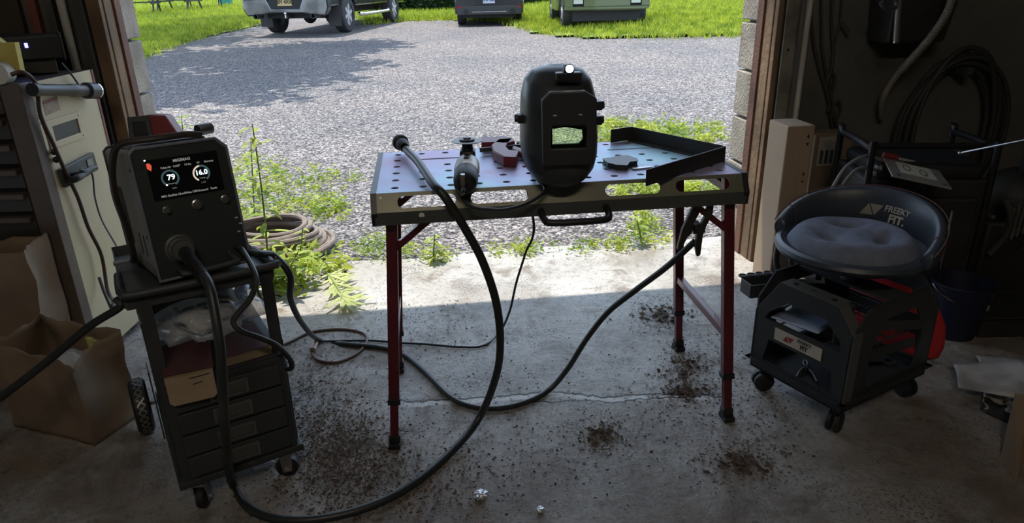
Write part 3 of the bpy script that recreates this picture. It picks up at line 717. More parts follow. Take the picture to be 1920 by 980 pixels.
# ---------------------------------------------------------------- red clamp
M_clampred = mat('dull_red_plastic', (0.20, 0.025, 0.028), 0.45, var=0.2)
r0 = P(908, 283, 0.722); r1 = P(972, 312, 0.722); r2 = P(1000, 296, 0.722)
rc = thing('bar_clamp', 'dark red plastic bar clamp lying on the table between grinder and helmet', 'clamp', (r0.x, r0.y, 0.7205), 0)
def rl(u, v): q = P(u, v, 0.722); return (q.x - r0.x, q.y - r0.y)
b_ = MB(); b_.prism([rl(903, 272), rl(903, 284), rl(925, 283), rl(945, 285), rl(955, 284), rl(962, 276), rl(950, 271), rl(925, 272)][::-1], (0, 0, 0.006), (1, 0, 0), (0, 1, 0), (0, 0, 0.022)); b_.build('grip', M_clampred, rc, bevel=0.003)
b_ = MB(); b_.prism([rl(922, 288), rl(925, 300), rl(945, 312), rl(968, 313), rl(972, 300), rl(955, 298), rl(948, 290), rl(952, 284), rl(966, 281), rl(962, 275), rl(935, 277)], (0, 0, 0.0), (1, 0, 0), (0, 1, 0), (0, 0, 0.028)); b_.build('jaw', M_clampred, rc, bevel=0.003)
b_ = MB(); b_.prism([rl(962, 285), rl(960, 292), rl(992, 303), rl(994, 296)], (0, 0, 0.004), (1, 0, 0), (0, 1, 0), (0, 0, 0.018)); b_.build('second_arm', M_clampred, rc, bevel=0.003)
a = rl(900, 290); b = rl(1010, 280); b_ = MB(); b_.bar((a[0], a[1], 0.015), (b[0], b[1], 0.015), 0.006, 0.012); b_.build('steel_bar', M_dksteel, rc, smooth=False)

# ---------------------------------------------------------------- arrow magnet
m0 = P(1163, 305, 0.722)
mg = thing('magnetic_holder', 'small dark arrow-shaped magnetic holder lying on the table right of the helmet', 'magnet', (m0.x, m0.y, 0.7205))
def ml(u, v): q = P(u, v, 0.735); return (q.x - m0.x, q.y - m0.y)
pl = [ml(1131, 297), ml(1140, 304), ml(1156, 308), ml(1176, 309), ml(1180, 303), ml(1195, 301), ml(1194, 297), ml(1176, 291), ml(1160, 292), ml(1146, 295)]
b_ = MB(); b_.prism(pl, (0, 0, 0.002), (1, 0, 0), (0, 1, 0), (0, 0, 0.011)); b_.build('magnet_core', M_black, mg, smooth=False)
cxm = sum(p[0] for p in pl) / len(pl); cym = sum(p[1] for p in pl) / len(pl)
pl2 = [(cxm + (x - cxm) * 1.05, cym + (y - cym) * 1.05) for x, y in pl]
for z in (0.0, 0.0125):
    b_ = MB(); b_.prism(pl2, (0, 0, z), (1, 0, 0), (0, 1, 0), (0, 0, 0.002)); b_.build('side_plate', M_dksteel, mg, smooth=False)

# ---------------------------------------------------------------- bent angle-iron frame on the right of the table
M_angle = mat('raw_dark_steel', (0.055, 0.055, 0.052), 0.5, 0.4, var=0.3, vscale=10)
Z0 = 0.7205; HT = 0.040
A0 = P(1145, 268, Z0); A1 = P(1183, 262, Z0); CC = P(1358, 302, Z0); B1 = P(1211, 349, Z0)
af = thing('bent_angle_iron', 'dark flat steel strip bent into an open corner resting on the right of the table', 'metal strip', tuple(CC))
def al(p): return Vector((p.x - CC.x, p.y - CC.y, 0))
for nm, a, b in (('short_leg', A0, A1), ('long_leg', A1, CC), ('front_leg', CC, B1)):
    a, b = al(a), al(b); d = (b - a).normalized(); nn = d.cross(Vector((0, 0, 1)))
    q = MB(); q.bar(a + Vector((0, 0, HT / 2 + .0003)), b + Vector((0, 0, HT / 2 + .0003)), 0.003, HT)
    if nm == 'long_leg':
        q.bar(a * 0.97 + b * 0.03 + nn * 0.012 + Vector((0, 0, 0.0018)), b * 0.97 + a * 0.03 + nn * 0.012 + Vector((0, 0, 0.0018)), 0.024, 0.003)
    q.build(nm, M_angle, af, smooth=False)
wv_ = P(1327, 309, 0.722)
s_ = MB(); s_.frame([(0.012 * math.cos(a), 0.012 * math.sin(a)) for a in [2 * PI * i / 20 for i in range(20)]], [(0.004 * math.cos(a), 0.004 * math.sin(a)) for a in [2 * PI * i / 20 for i in range(20)]], (wv_.x, wv_.y - 0.006, 0.7205), (1, 0, 0), (0, 1, 0), (0, 0, 0.002))
tag(s_.build('washer', M_steel, smooth=False), 'pale round washer lying near the right end of the table top', 'washer')
f0 = P(1186, 318, 0.7205); f1 = P(1222, 314, 0.7205)
s_ = MB(); s_.bar(f0 + Vector((0, 0, 0.002)), f1 + Vector((0, 0, 0.002)), 0.012, 0.003)
tag(s_.build('metal_offcut', M_steel, smooth=False), 'thin bright steel offcut on the table in front of the magnetic holder', 'metal offcut')
# ================================================================ WELDING CART
M_cart = mat('black_powder_coat', (0.040, 0.044, 0.047), 0.5, 0.1, bump=0.1, bscale=300)
M_greyplate = mat('grey_metal_label', (0.17, 0.165, 0.15), 0.4, 0.5)
CY = R(31)
CL = Vector((-0.785, 1.345, 0))
CMX = Matrix.Translation(CL) @ rotz(CY)
def CW(x, y, z): return CMX @ Vector((x, y, z))
cart = thing('welding_cart', 'black rolling welding cart with four drawers standing left of the work table', 'welding cart', tuple(CL), CY)
CWd, CDp, Z1, ZT = 0.270, 0.46, 0.085, 0.362
b_ = MB(); b_.bb((0, 0, Z1), (CWd, CDp, ZT - 0.004)); b_.build('drawer_cabinet', M_cart, cart, smooth=False, bevel=0.004)
b_ = MB(); b_.bb((-0.012, -0.006, Z1 - 0.006), (CWd + 0.012, CDp + 0.02, Z1 + 0.012)); b_.build('base_tray', M_cart, cart, smooth=False, bevel=0.003)
b_ = MB(); b_.bb((0.0, -0.004, ZT - 0.004), (CWd, CDp, ZT)); b_.build('middle_shelf', M_cart, cart, smooth=False, bevel=0.002)
hz = (ZT - 0.02 - Z1 - 0.02) / 4
for k in range(4):
    z0 = Z1 + 0.022 + k * hz
    b_ = MB(); b_.bb((0.018, -0.010, z0), (CWd - 0.018, -0.001, z0 + hz - 0.006)); dr = b_.build('drawer', M_cart, cart, smooth=False, bevel=0.002)
    b_ = MB(); zc = z0 + hz * 0.5 - 0.003
    b_.frame([(0.092, -0.019), (0.178, -0.019), (0.178, 0.019), (0.092, 0.019)], [(0.098, -0.013), (0.172, -0.013), (0.172, 0.013), (0.098, 0.013)], (0, -0.010, zc), (1, 0, 0), (0, 0, 1), (0, -0.003, 0))
    b_.build('pull_frame', M_greyplate, dr, smooth=False)
    b_ = MB(); b_.bb((0.099, -0.0112, zc - 0.012), (0.171, -0.0101, zc + 0.012)); b_.build('pull_recess', mat('pull_grey', (0.09, 0.088, 0.08), 0.6) if k == 0 else bpy.data.materials['pull_grey'], dr, smooth=False)
b_ = MB(); b_.prism([(0, 0), (0.012, 0.004), (0.010, 0.026), (-0.002, 0.026)], (0.090, -0.0105, ZT - 0.055), (1, 0, 0), (0, 0, 1), (0, -0.002, 0)); b_.build('latch', M_greyplate, cart, smooth=False)
# posts
ztop = lambda y: 0.566 - 0.16 * y
for nm, x, y in (('post', 0.0, 0.030), ('post', CWd, 0.030), ('post', 0.0, CDp), ('post', CWd, CDp)):
    b_ = MB(); xx = -0.004 if x == 0 else CWd + 0.004
    b_.bar((xx, y + (0.016 if y == 0 else -0.016), Z1), (xx, y + (0.016 if y == 0 else -0.016), ztop(y)), 0.004 + 0.026, 0.008, (1, 0, 0)) if False else b_.bb((xx - 0.003, y - (0 if y < 0.1 else 0.034), Z1), (xx + 0.003, y + (0.034 if y < 0.1 else 0), ztop(y)))
    b_.bb((xx - 0.003 if x == 0 else xx - 0.024, y - (0.003 if y < 0.1 else 0), Z1), (xx + 0.024 if x == 0 else xx + 0.003, y + (0 if y < 0.1 else 0.003), ztop(y)))
    b_.build('post', M_cart, cart, smooth=False)
for x in (-0.007, CWd + 0.007):
    for ya, za, yb, zb in ((0.03, ZT + 0.01, CDp - 0.03, ztop(CDp) - 0.012), (0.03, ztop(0) - 0.02, CDp - 0.03, ZT + 0.01)):
        b_ = MB(); b_.bar((x, ya, za), (x, yb, zb), 0.004, 0.018, (0, 0, 1)); b_.build('cross_brace', M_cart, cart, smooth=False)
# sloped top tray with rolled tube rim
TRM = CMX @ Matrix.Translation((0.002, 0.062, 0.571)) @ Matrix.Rotation(R(-9), 4, 'X')
tray = bpy.data.objects.new('top_tray', None)
b_ = MB(); b_.X = Matrix.Translation((0.002, 0.062, 0.571)) @ Matrix.Rotation(R(-9), 4, 'X')
b_.bb((-0.030, -0.028, -0.012), (CWd + 0.008, 0.56, -0.006)); 
for lo, hi in (((-0.033, -0.028, -0.03), (-0.030, 0.56, 0.012)), ((CWd + 0.008, -0.028, -0.03), (CWd + 0.011, 0.56, 0.012)), ((-0.033, 0.557, -0.03), (CWd + 0.011, 0.56, 0.02)), ((-0.03, -0.030, -0.034), (CWd + 0.008, -0.027, 0.0))): b_.bb(lo, hi)
tr = b_.build('top_tray', M_cart, cart, smooth=False)
b_ = MB(); b_.X = Matrix.Translation((0.002, 0.062, 0.571)) @ Matrix.Rotation(R(-9), 4, 'X')
b_.tube([(-0.032, 0.18, 0.006), (-0.034, 0.02, 0.006), (-0.030, -0.028, 0.004), (0.0, -0.046, 0.0), (CWd, -0.046, 0.0), (CWd + 0.008, -0.028, 0.004), (CWd + 0.012, 0.02, 0.006), (CWd + 0.010, 0.18, 0.006)], 0.009, 12, 5); b_.build('tube_rim', M_cart, tr)
b_ = MB(); b_.X = Matrix.Translation((0.002, 0.062, 0.571)) @ Matrix.Rotation(R(-9), 4, 'X'); b_.bb((-0.036, 0.30, 0.010), (0.01, 0.335, 0.016)); lb = b_.build('corner_plate', mat('grey_blue_plate', (0.12, 0.13, 0.15), 0.4), tr, smooth=False)
# front casters
def caster(x, y, rz, r=0.028):
    c = bpy.data.objects.new('caster', None); C.objects.link(c); c.parent = cart; c.location = (x, y, 0); c.rotation_euler = (0, 0, rz)
    b_ = MB(); b_.lathe((0, -0.011, r), (0, 0.011, r), [(0, 0), (0.0, r * 0.8), (0.003, r), (0.019, r), (0.022, r * 0.8), (0.022, 0)], 24); b_.build('caster_wheel', M_rubber, c)
    b_ = MB()
    for s_ in (-1, 1): b_.prism([(-0.010, r - 0.010), (0.012, r - 0.008), (0.016, Z1 - 0.012), (-0.016, Z1 - 0.012)], (0, s_ * 0.014, 0), (1, 0, 0), (0, 0, 1), (0, s_ * 0.002, 0))
    b_.bb((-0.022, -0.020, Z1 - 0.014), (0.022, 0.020, Z1 - 0.006)); b_.build('fork', M_steel, c, smooth=False)
    b_ = MB(); b_.cyl((0, -0.018, r), (0, 0.018, r), 0.006, seg=12); b_.build('axle_bolt', M_chrome, c)
caster(0.035, 0.02, R(60)); caster(CWd - 0.03, 0.025, R(-20))
# rear wheels with treaded tyres
for x in (-0.052, CWd + 0.052):
    b_ = MB(); r = 0.080; yc = CDp - 0.01
    b_.lathe((x - 0.022, yc, r), (x + 0.022, yc, r), [(0, 0.045), (0, r * 0.85), (0.006, r * 0.97), (0.014, r), (0.030, r), (0.038, r * 0.97), (0.044, r * 0.85), (0.044, 0.045)], 40); wl = b_.build('rear_wheel', M_rubber, cart)
    b_ = MB()
    for k in range(26):
        a = 2 * PI * k / 26
        for s_ in (-1, 1):
            p = Vector((x + s_ * 0.010, yc + math.cos(a) * (r - 0.001), r + math.sin(a) * (r - 0.001))); q_ = Vector((x - s_ * 0.010, yc + math.cos(a + 0.24) * (r - 0.001), r + math.sin(a + 0.24) * (r - 0.001)))
            b_.bar(p, q_, 0.004, 0.005, (0, math.cos(a), math.sin(a)))
    o = b_.build('tread', M_greyplate, wl, smooth=False)
    b_ = MB(); b_.lathe((x - 0.016, yc, r), (x + 0.016, yc, r), [(0, 0), (0, 0.045), (0.032, 0.045), (0.032, 0)], 20); b_.build('wheel_hub', M_dksteel, wl)
b_ = MB(); b_.tube([(-0.05, CDp - 0.01, 0.08), (CWd + 0.05, CDp - 0.01, 0.08)], 0.007, 10); b_.build('axle', M_steel, cart)
b_ = MB(); b_.bar((-0.016, CDp + 0.06, 0.155), (-0.016, CDp - 0.22, 0.09), 0.004, 0.022); b_.bar((-0.016, CDp + 0.05, 0.16), (-0.016, CDp - 0.02, 0.16), 0.004, 0.04); b_.build('wheel_bracket', M_cart, cart, smooth=False)

# ================================================================ WELDER on the tray
M_wside = mat('grey_brown_casing', (0.26, 0.245, 0.21), 0.5)
M_wface = mat('black_front_panel', (0.030, 0.037, 0.036), 0.35)
M_wtrim = mat('blue_grey_trim', (0.16, 0.165, 0.20), 0.4)
WM = Matrix.Translation((-0.782, 1.429, 0.5725)) @ rotz(R(36)) @ Matrix.Rotation(R(-9), 4, 'X')
wel = thing('welding_machine', 'black welding machine with lit round gauges reading 79 and 16.0 on the cart', 'welding machine'); wel.matrix_basis = WM
WX, WY, WZ = 0.204, 0.45, 0.297
ch = 0.022
pf = [(0, 0), (WX, 0), (WX, WZ - ch), (WX - ch, WZ), (ch * 0.5, WZ), (0, WZ - ch * 0.5)]
ins = [(0.006, 0.006), (WX - 0.006, 0.006), (WX - 0.006, WZ - ch), (WX - ch, WZ - 0.006), (ch * 0.6, WZ - 0.006), (0.006, WZ - ch * 0.6)]
b_ = MB(); b_.prism([(x + (-0.004 if x < 0.1 else 0.004), z) for x, z in ins], (0, 0.0125, 0), (1, 0, 0), (0, 0, 1), (0, WY - 0.0225, 0)); b_.build('casing', M_wside, wel, smooth=False, bevel=0.003)
b_ = MB(); b_.frame(pf, [(x * 0.95 + 0.005, z * 0.96 + 0.006) for x, z in pf], (0, -0.004, 0), (1, 0, 0), (0, 0, 1), (0, 0.016, 0)); b_.build('front_bezel', M_wtrim, wel, smooth=False, bevel=0.002)
b_ = MB(); b_.prism([(x * 0.955 + 0.0045, z * 0.965 + 0.005) for x, z in pf], (0, 0.0, 0), (1, 0, 0), (0, 0, 1), (0, 0.02, 0)); b_.build('front_panel', M_wface, wel, smooth=False)
b_ = MB(); b_.frame(pf, [(x * 0.9 + 0.01, z * 0.9 + 0.012) for x, z in pf], (0, WY - 0.03, 0), (1, 0, 0), (0, 0, 1), (0, 0.03, 0)); b_.build('rear_bezel', M_black, wel, smooth=False)
b_ = MB(); b_.bb((0.02, 0.06, WZ - 0.006), (WX - 0.03, WY - 0.06, WZ + 0.004)); b_.build('top_cover', M_wtrim, wel, smooth=False, bevel=0.002)
for k in range(2):
    b_ = MB(); b_.bb((0.0005, 0.08 + 0.06 * k, 0.05), (0.0032, 0.088 + 0.06 * k, 0.10)); b_.build('side_slot', M_black, wel, smooth=False)
for k in range(6):
    b_ = MB(); b_.bb((0.0005, 0.26 + 0.022 * k, 0.06), (0.0032, 0.266 + 0.022 * k, 0.20)); b_.build('side_vent', M_black, wel, smooth=False)
for z in (0.10, 0.25):
    b_ = MB(); b_.cyl((0.0002, 0.03, z), (0.0045, 0.03, z), 0.004, seg=10); b_.build('casing_screw', M_black, wel)
def fp(a, b, y=-0.0035): return Vector((a * WX, y, WZ * (1 - b)))
M_lit = mat('lit_white', (0.8, 0.9, 1.0), emit=(0.75, 0.92, 1.0), estr=0.55)
M_dim = mat('dim_white_print', (0.5, 0.5, 0.48), 0.5, emit=(0.6, 0.62, 0.6), estr=0.08)
M_ring = mat('lit_teal_ring', (0.05, 0.1, 0.12), emit=(0.10, 0.20, 0.22), estr=0.12)
M_arc = mat('lit_tan_arc', (0.5, 0.4, 0.3), emit=(0.75, 0.60, 0.48), estr=0.3)
M_redlit = mat('lit_red', (0.6, 0.08, 0.05), emit=(0.9, 0.12, 0.06), estr=0.22)
b_ = MB(); b_.bb((0.03, -0.0015, WZ * 0.60), (WX - 0.026, -0.0002, WZ * 0.90)); b_.build('display_screen', mat('screen_glass', (0.008, 0.010, 0.011), 0.12), wel, smooth=False)
def ringm(c, r0, r1, a0, a1, m, nm, n=28):
    q = MB(); 
    for k in range(n):
        t0 = R(a0 + (a1 - a0) * k / n); t1 = R(a0 + (a1 - a0) * (k + 1) / n)
        q.add([c + Vector((r * math.cos(t), 0, r * math.sin(t))) for t, r in ((t0, r0), (t1, r0), (t1, r1), (t0, r1))], [(0, 1, 2, 3)])
    return q.build(nm, m, wel, smooth=False)
c1 = fp(0.35, 0.25, -0.0020); c2 = fp(0.67, 0.25, -0.0020)
for c_ in (c1, c2): ringm(c_, 0.0145, 0.0185, -60, 240, M_ring, 'gauge_ring')
ringm(c2 + Vector((0, -0.0004, 0)), 0.0150, 0.0185, 95, 240, M_arc, 'gauge_arc')
ringm(c1 + Vector((0, -0.0004, 0)), 0.0150, 0.0185, 228, 240, M_lit, 'gauge_mark', 4)
def lab(s_, a, b, sz, m, nm='lettering', bold=0.0, y=-0.0024):
    q = MB(); puttext(q, s_, sz, fp(a, b, y), (1, 0, 0), (0, 0, 1), bold=bold, depth=0.0001); return q.build(nm, m, wel, smooth=False)
lab('79', 0.36, 0.245, 0.0165, M_lit, bold=0.0004); lab('16.0', 0.67, 0.245, 0.0155, M_lit, bold=0.0004)
lab('MIG/MAG', 0.50, 0.130, 0.0085, M_dim, bold=0.0003)
for s_, a in (('Pulse Air', 0.33), ('0.035"', 0.44), ('14 Ga', 0.55), ('2T', 0.66), ('Memory', 0.77)): lab(s_, a, 0.170, 0.0058, M_dim, bold=0.0002)
for s_, a in (('MIG Gun', 0.28), ('Gas Check', 0.40), ('Pulse Off', 0.52), ('Advanced', 0.64), ('Tools', 0.76)): lab(s_, a, 0.375, 0.0064, M_dim, bold=0.0002)
lab('Amperes', 0.355, 0.290, 0.0042, M_dim); lab('in/m', 0.37, 0.325, 0.0052, M_dim); lab('Voltage', 0.67, 0.285, 0.0042, M_dim); lab('1.1V', 0.67, 0.320, 0.0056, M_dim)
q = MB(); q.prism([(0, 0.009), (0.006, 0.010), (0.010, 0.004), (0.007, -0.008), (0.003, -0.004), (0.0, -0.002)], fp(0.15, 0.155, -0.0024), (1, 0, 0), (0, 0, 1), (0, -0.0002, 0)); q.build('logo_mark', M_redlit, wel, smooth=False)
q = MB(); q.cyl(fp(0.145, 0.10, -0.0017), fp(0.145, 0.10, -0.0026), 0.0018, seg=10); q.build('indicator', M_lit, wel)
for a, b, r in ((0.24, 0.475, 0.0065), (0.555, 0.475, 0.0090), (0.855, 0.472, 0.0075)):
    q = MB(); p = fp(a, b, 0.0); q.lathe(p, p + Vector((0, -1, 0)), [(0, r * 1.25), (0.003, r * 1.25), (0.004, r), (0.013, r * 0.92), (0.0145, r * 0.8), (0.0146, 0)], 24); q.build('control_knob', M_steel, wel)
for a, b in ((0.93, 0.63), (0.96, 0.68), (0.925, 0.74)):
    q = MB(); q.bb(tuple(fp(a, b) - Vector((0.003, 0.001, 0.0015))), tuple(fp(a, b) + Vector((0.003, 0.004, 0.0015)))); q.build('white_screw', mat('pale_screw', (0.7, 0.7, 0.68), 0.4) if 'pale_screw' not in bpy.data.materials else bpy.data.materials['pale_screw'], wel)
# torch socket and guard
q = MB(); p = fp(0.28, 0.775, 0.0); q.lathe(p, p + Vector((0, -1, 0)), [(0, 0.032), (0.006, 0.032), (0.008, 0.027), (0.02, 0.026), (0.022, 0.023), (0.045, 0.022), (0.046, 0.0)], 28); q.build('torch_socket', mat('dark_grey_rubber', (0.07, 0.068, 0.062), 0.5), wel)
q = MB(); q.tube([fp(0.22, 0.93, 0.0), fp(0.22, 0.93, -0.045), fp(0.26, 0.94, -0.055), fp(0.74, 0.94, -0.055), fp(0.78, 0.93, -0.045), fp(0.78, 0.89, 0.0)], 0.0065, 12, 5); q.build('guard_bar', M_cart, wel)
wmp = lambda a, b, y: WM @ fp(a, b, y)

# ---- things on top of the welder
tp = WM @ Vector((0.115, 0.30, WZ + 0.012))
tm = thing('battery_pack', 'dark grey and red power tool battery pack lying on top of the welding machine', 'battery'); tm.matrix_basis = Matrix.Translation(tp) @ rotz(R(10)) @ Matrix.Rotation(R(-6), 4, 'X')
q = MB(); q.prism([(-0.055, 0), (0.06, 0), (0.035, 0.052), (0.0, 0.055), (-0.050, 0.050)], (0, -0.03, 0), (1, 0, 0), (0, 0, 1), (0, 0.06, 0)); q.build('battery_body', M_clampred, tm, smooth=False, bevel=0.004)
q = MB(); q.frame([(-0.056, -0.0), (0.0, 0.0), (-0.004, 0.054), (-0.052, 0.052)], [(-0.044, 0.003), (-0.010, 0.003), (-0.012, 0.040), (-0.042, 0.040)], (0, -0.031, 0), (1, 0, 0), (0, 0, 1), (0, -0.004, 0)); q.build('side_clip', M_dksteel, tm, smooth=False)
q = MB(); q.bb((-0.043, -0.0325, 0.003), (-0.011, -0.0305, 0.040)); q.build('contact_recess', M_black, tm, smooth=False)
tp = WM @ Vector((WX - 0.018, 0.10, WZ + 0.0045))
tm = thing('round_magnet', 'small silver cup with black face lying on the right top corner of the welding machine', 'magnet'); tm.matrix_basis = Matrix.Translation(tp + Vector((0, 0, 0.014))) @ rotz(R(-35))
q = MB(); q.lathe((0, -0.018, 0), (0, 0.02, 0), [(0, 0), (0, 0.0125), (0.003, 0.0135), (0.034, 0.0135), (0.036, 0)], 24); q.build('cup', M_steel, tm)
q = MB(); q.lathe((0, -0.020, 0), (0, 0.02, 0), [(0, 0), (0, 0.0125), (0.002, 0.0125), (0.0021, 0)], 24); q.build('face', M_black, tm)

# ---- paper, bags and boxes on the middle shelf
M_paper = mat('printed_paper', (0.34, 0.33, 0.31), 0.7, var=0.2)
M_maroon = mat('maroon_cover', (0.085, 0.030, 0.030), 0.35, var=0.3)
M_tan = mat('tan_card', (0.30, 0.22, 0.14), 0.65, var=0.2, vscale=15)
bx = thing('manual_box', 'open tan cardboard box with maroon flap on the cart shelf', 'box'); bx.matrix_basis = CMX @ Matrix.Translation((0.006, -0.040, ZT + 0.001)) @ rotz(R(-6))
q = MB(); q.bb((0, 0.03, 0), (0.10, 0.19, 0.022)); q.build('carton', M_tan, bx, smooth=False)
q = MB(); q.bb((-0.002, 0.028, 0.022), (0.103, 0.19, 0.0245)); q.build('lid', M_maroon, bx, smooth=False)
q = MB(); q.prism([(0.0, 0.024), (0.10, 0.024), (0.10, -0.038), (0.092, -0.045), (0.010, -0.045), (0.002, -0.038)], (0, 0.027, 0), (1, 0, 0), (0, 0.30, 1), (0, -0.0015, 0)); fl = q.build('front_flap', M_tan, bx, smooth=False)
q = MB()
for z, l in ((0.008, 0.04), (-0.006, 0.035)): q.bb((0.05, 0.0, z), (0.05 + l, 0.0, z + 0.003))
q = MB(); q.prism([(0.05, 0.006), (0.092, 0.008), (0.092, 0.010), (0.05, 0.008)], (0, 0.0248, 0), (1, 0, 0), (0, 0.30, 1), (0, -0.0006, 0)); q.prism([(0.055, -0.008), (0.075, -0.006), (0.075, -0.004), (0.055, -0.006)], (0, 0.0248, 0), (1, 0, 0), (0, 0.30, 1), (0, -0.0006, 0)); q.build('printed_lines', M_black, fl, smooth=False)
bx = thing('small_box', 'flat maroon-topped carton lying on the right half of the cart shelf', 'box'); bx.matrix_basis = CMX @ Matrix.Translation((0.142, 0.004, ZT + 0.001)) @ rotz(R(3))
q = MB(); q.bb((0, 0, 0), (0.105, 0.17, 0.022)); q.build('carton', M_tan, bx, smooth=False)
q = MB(); q.bb((-0.001, -0.001, 0.022), (0.106, 0.171, 0.0235)); q.build('lid', M_maroon, bx, smooth=False)
M_bag = bpy.data.materials.new('clear_plastic_bag')
def _bag():
    m = M_bag; m.use_nodes = True; n = m.node_tree; b = n.nodes['Principled BSDF']; L = n.links.new
    b.inputs['Base Color'].default_value = (0.75, 0.77, 0.8, 1); b.inputs['Roughness'].default_value = 0.12; b.inputs['Alpha'].default_value = 0.5
    b.inputs['Coat Weight'].default_value = 0.6
    t = n.nodes.new('ShaderNodeTexNoise'); t.inputs['Scale'].default_value = 22; t.inputs['Detail'].default_value = 4; tc = n.nodes.new('ShaderNodeTexCoord'); L(tc.outputs['Object'], t.inputs['Vector'])
    bp = n.nodes.new('ShaderNodeBump'); bp.inputs['Strength'].default_value = 1; bp.inputs['Distance'].default_value = 0.02; L(t.outputs[0], bp.inputs['Height']); L(bp.outputs[0], b.inputs['Normal'])
_bag()
pb = thing('parts_bag', 'crumpled clear plastic bag of coiled leads on the cart shelf behind the boxes', 'bag'); pb.matrix_basis = CMX @ Matrix.Translation((0.135, 0.175, ZT + 0.075))
q = MB(); q.blob((0, 0, 0), (0.125, 0.10, 0.055), 36, 20, jit=0.0)
q.v = [tuple(Vector(v) * (1 + 0.35 * noise.noise(Vector(v) * 22) + 0.2 * noise.noise(Vector(v) * 50))) for v in q.v]
q.v = [(x, y, max(z, -0.046)) for x, y, z in q.v]
q.build('bag_film', M_bag, pb, angle=180)
q = MB(); q.tube([(0.075 * math.cos(R(20 * k)) + 0.01, 0.055 * math.sin(R(20 * k)), -0.035 + 0.0008 * k) for k in range(54)], 0.004, 8); q.build('coiled_lead', M_rubber, pb)
q = MB(); q.tube([(-0.05, -0.07, -0.01), (-0.02, -0.02, 0.03)], 0.003, 8); q.build('white_tie', mat('white_plastic', (0.7, 0.7, 0.7), 0.4), pb)
pp_ = thing('printed_sheet', 'curled grey printed sheet tucked under the top tray of the cart', 'paper'); pp_.matrix_basis = CMX @ Matrix.Translation((0.095, 0.10, 0.482))
q = MB(); q.grid(lambda a, b: Vector(((a - 0.5) * 0.21, 0.10 * b - 0.02, 0.035 * math.sin(PI * a) + 0.035 * b)), 14, 6); q.build('sheet', M_paper, pp_, solid=0.0006)
q = MB(); q.grid(lambda a, b: Vector(((a - 0.35) * 0.10, 0.045 * b + 0.01, 0.035 * math.sin(PI * (0.45 + (a - 0.5) * 0.5)) + 0.035 * (0.45 * b + 0.3) + 0.0015)), 8, 4); q.build('dark_picture', M_dksteel, pp_, solid=0.0004)
# ================================================================ ROLLING STOOL
M_fabric = mat('dark_blue_grey_fabric', (0.17, 0.19, 0.26), 0.85, bump=0.25, bscale=400, var=0.25, vscale=30)
M_vinyl = mat('black_vinyl', (0.040, 0.048, 0.064), 0.40, bump=0.1, bscale=200)
M_ABS = mat('black_moulded_plastic', (0.030, 0.033, 0.036), 0.42, bump=0.08, bscale=250)
M_logo = mat('cream_print', (0.50, 0.47, 0.40), 0.6)
M_logo2 = mat('khaki_print', (0.30, 0.28, 0.22), 0.6)
SA = R(30); SO = Vector((0.872, 1.588, 0))      # front corner of the base, x along the right-hand face
SX = Vector((math.cos(SA), math.sin(SA), 0)); SYv = Vector((-math.sin(SA), math.cos(SA), 0))
SB = Matrix.Translation(SO) @ rotz(SA)
SW, SD = 0.385, 0.31
stool = thing('rolling_stool', 'black padded rolling stool with low curved backrest and tool shelves', 'stool', tuple(SO), SA)
q = MB(); zt = 0.11
q.bb((0, 0, zt - 0.032), (SW, SD, zt - 0.024))
for lo, hi in (((0, 0, zt - 0.032), (SW, 0.004, zt)), ((0, SD - 0.004, zt - 0.032), (SW, SD, zt)), ((0, 0, zt - 0.032), (0.004, SD, zt)), ((SW - 0.004, 0, zt - 0.032), (SW, SD, zt))): q.bb(lo, hi)
q.bb((-0.012, -0.012, zt - 0.004), (SW + 0.012, 0.004, zt)); q.bb((-0.012, SD - 0.004, zt - 0.004), (SW + 0.012, SD + 0.012, zt)); q.bb((-0.012, -0.012, zt - 0.004), (0.004, SD + 0.012, zt)); q.bb((SW - 0.004, -0.012, zt - 0.004), (SW + 0.012, SD + 0.012, zt))
q.build('base_tray', M_ABS, stool, smooth=False)
def scaster(x, y, rz):
    c = bpy.data.objects.new('caster', None); C.objects.link(c); c.parent = stool; c.location = (x, y, 0); c.rotation_euler = (0, 0, rz); r = 0.030
    for s_ in (-1, 1):
        q = MB(); q.lathe((0, s_ * 0.006, r), (0, s_ * 0.020, r), [(0, 0), (0, r), (0.010, r), (0.014, r * 0.8), (0.014, 0)], 22); q.build('caster_wheel', M_rubber, c)
    q = MB(); q.box((0.004, 0, 0.062), (0.034, 0.014, 0.026)); q.cyl((0.012, 0, 0.070), (0.012, 0, 0.080), 0.012); q.build('fork', M_black, c, bevel=0.003)
for x, y, a in ((0.03, 0.03, 20), (SW - 0.03, 0.03, 80), (0.03, SD - 0.03, -30), (SW - 0.03, SD - 0.03, 50)): scaster(x, y, R(a))
ZB, ZU = zt, 0.375
# side panels (left face x=0 and far face x=SW): chamfered plates with two openings
def sidepanel(x, sx):
    D = SD; q = MB(); th = (sx * 0.006, 0, 0)
    out = [(0.0, 0.0), (D, 0.0), (D, 0.155), (D - 0.072, ZU - ZB), (0.055, ZU - ZB), (0.0, 0.20)]
    hole = [(0.030, 0.140), (D - 0.032, 0.140), (D - 0.045, 0.165), (D - 0.105, 0.215), (0.085, 0.215), (0.034, 0.17)]
    # upper ring
    q.frame([(0, 0.10), (D, 0.10), (D, 0.155), (D - 0.072, ZU - ZB), (0.055, ZU - ZB), (0, 0.20)], hole, (x, 0, ZB), (0, 1, 0), (0, 0, 1), th)
    q.frame([(0, 0.0), (D, 0.0), (D, 0.10), (0, 0.10)], [(0.035, 0.008), (D - 0.04, 0.008), (D - 0.055, 0.080), (0.045, 0.080)], (x, 0, ZB), (0, 1, 0), (0, 0, 1), th)
    return q.build('side_panel', M_ABS, stool, smooth=False)
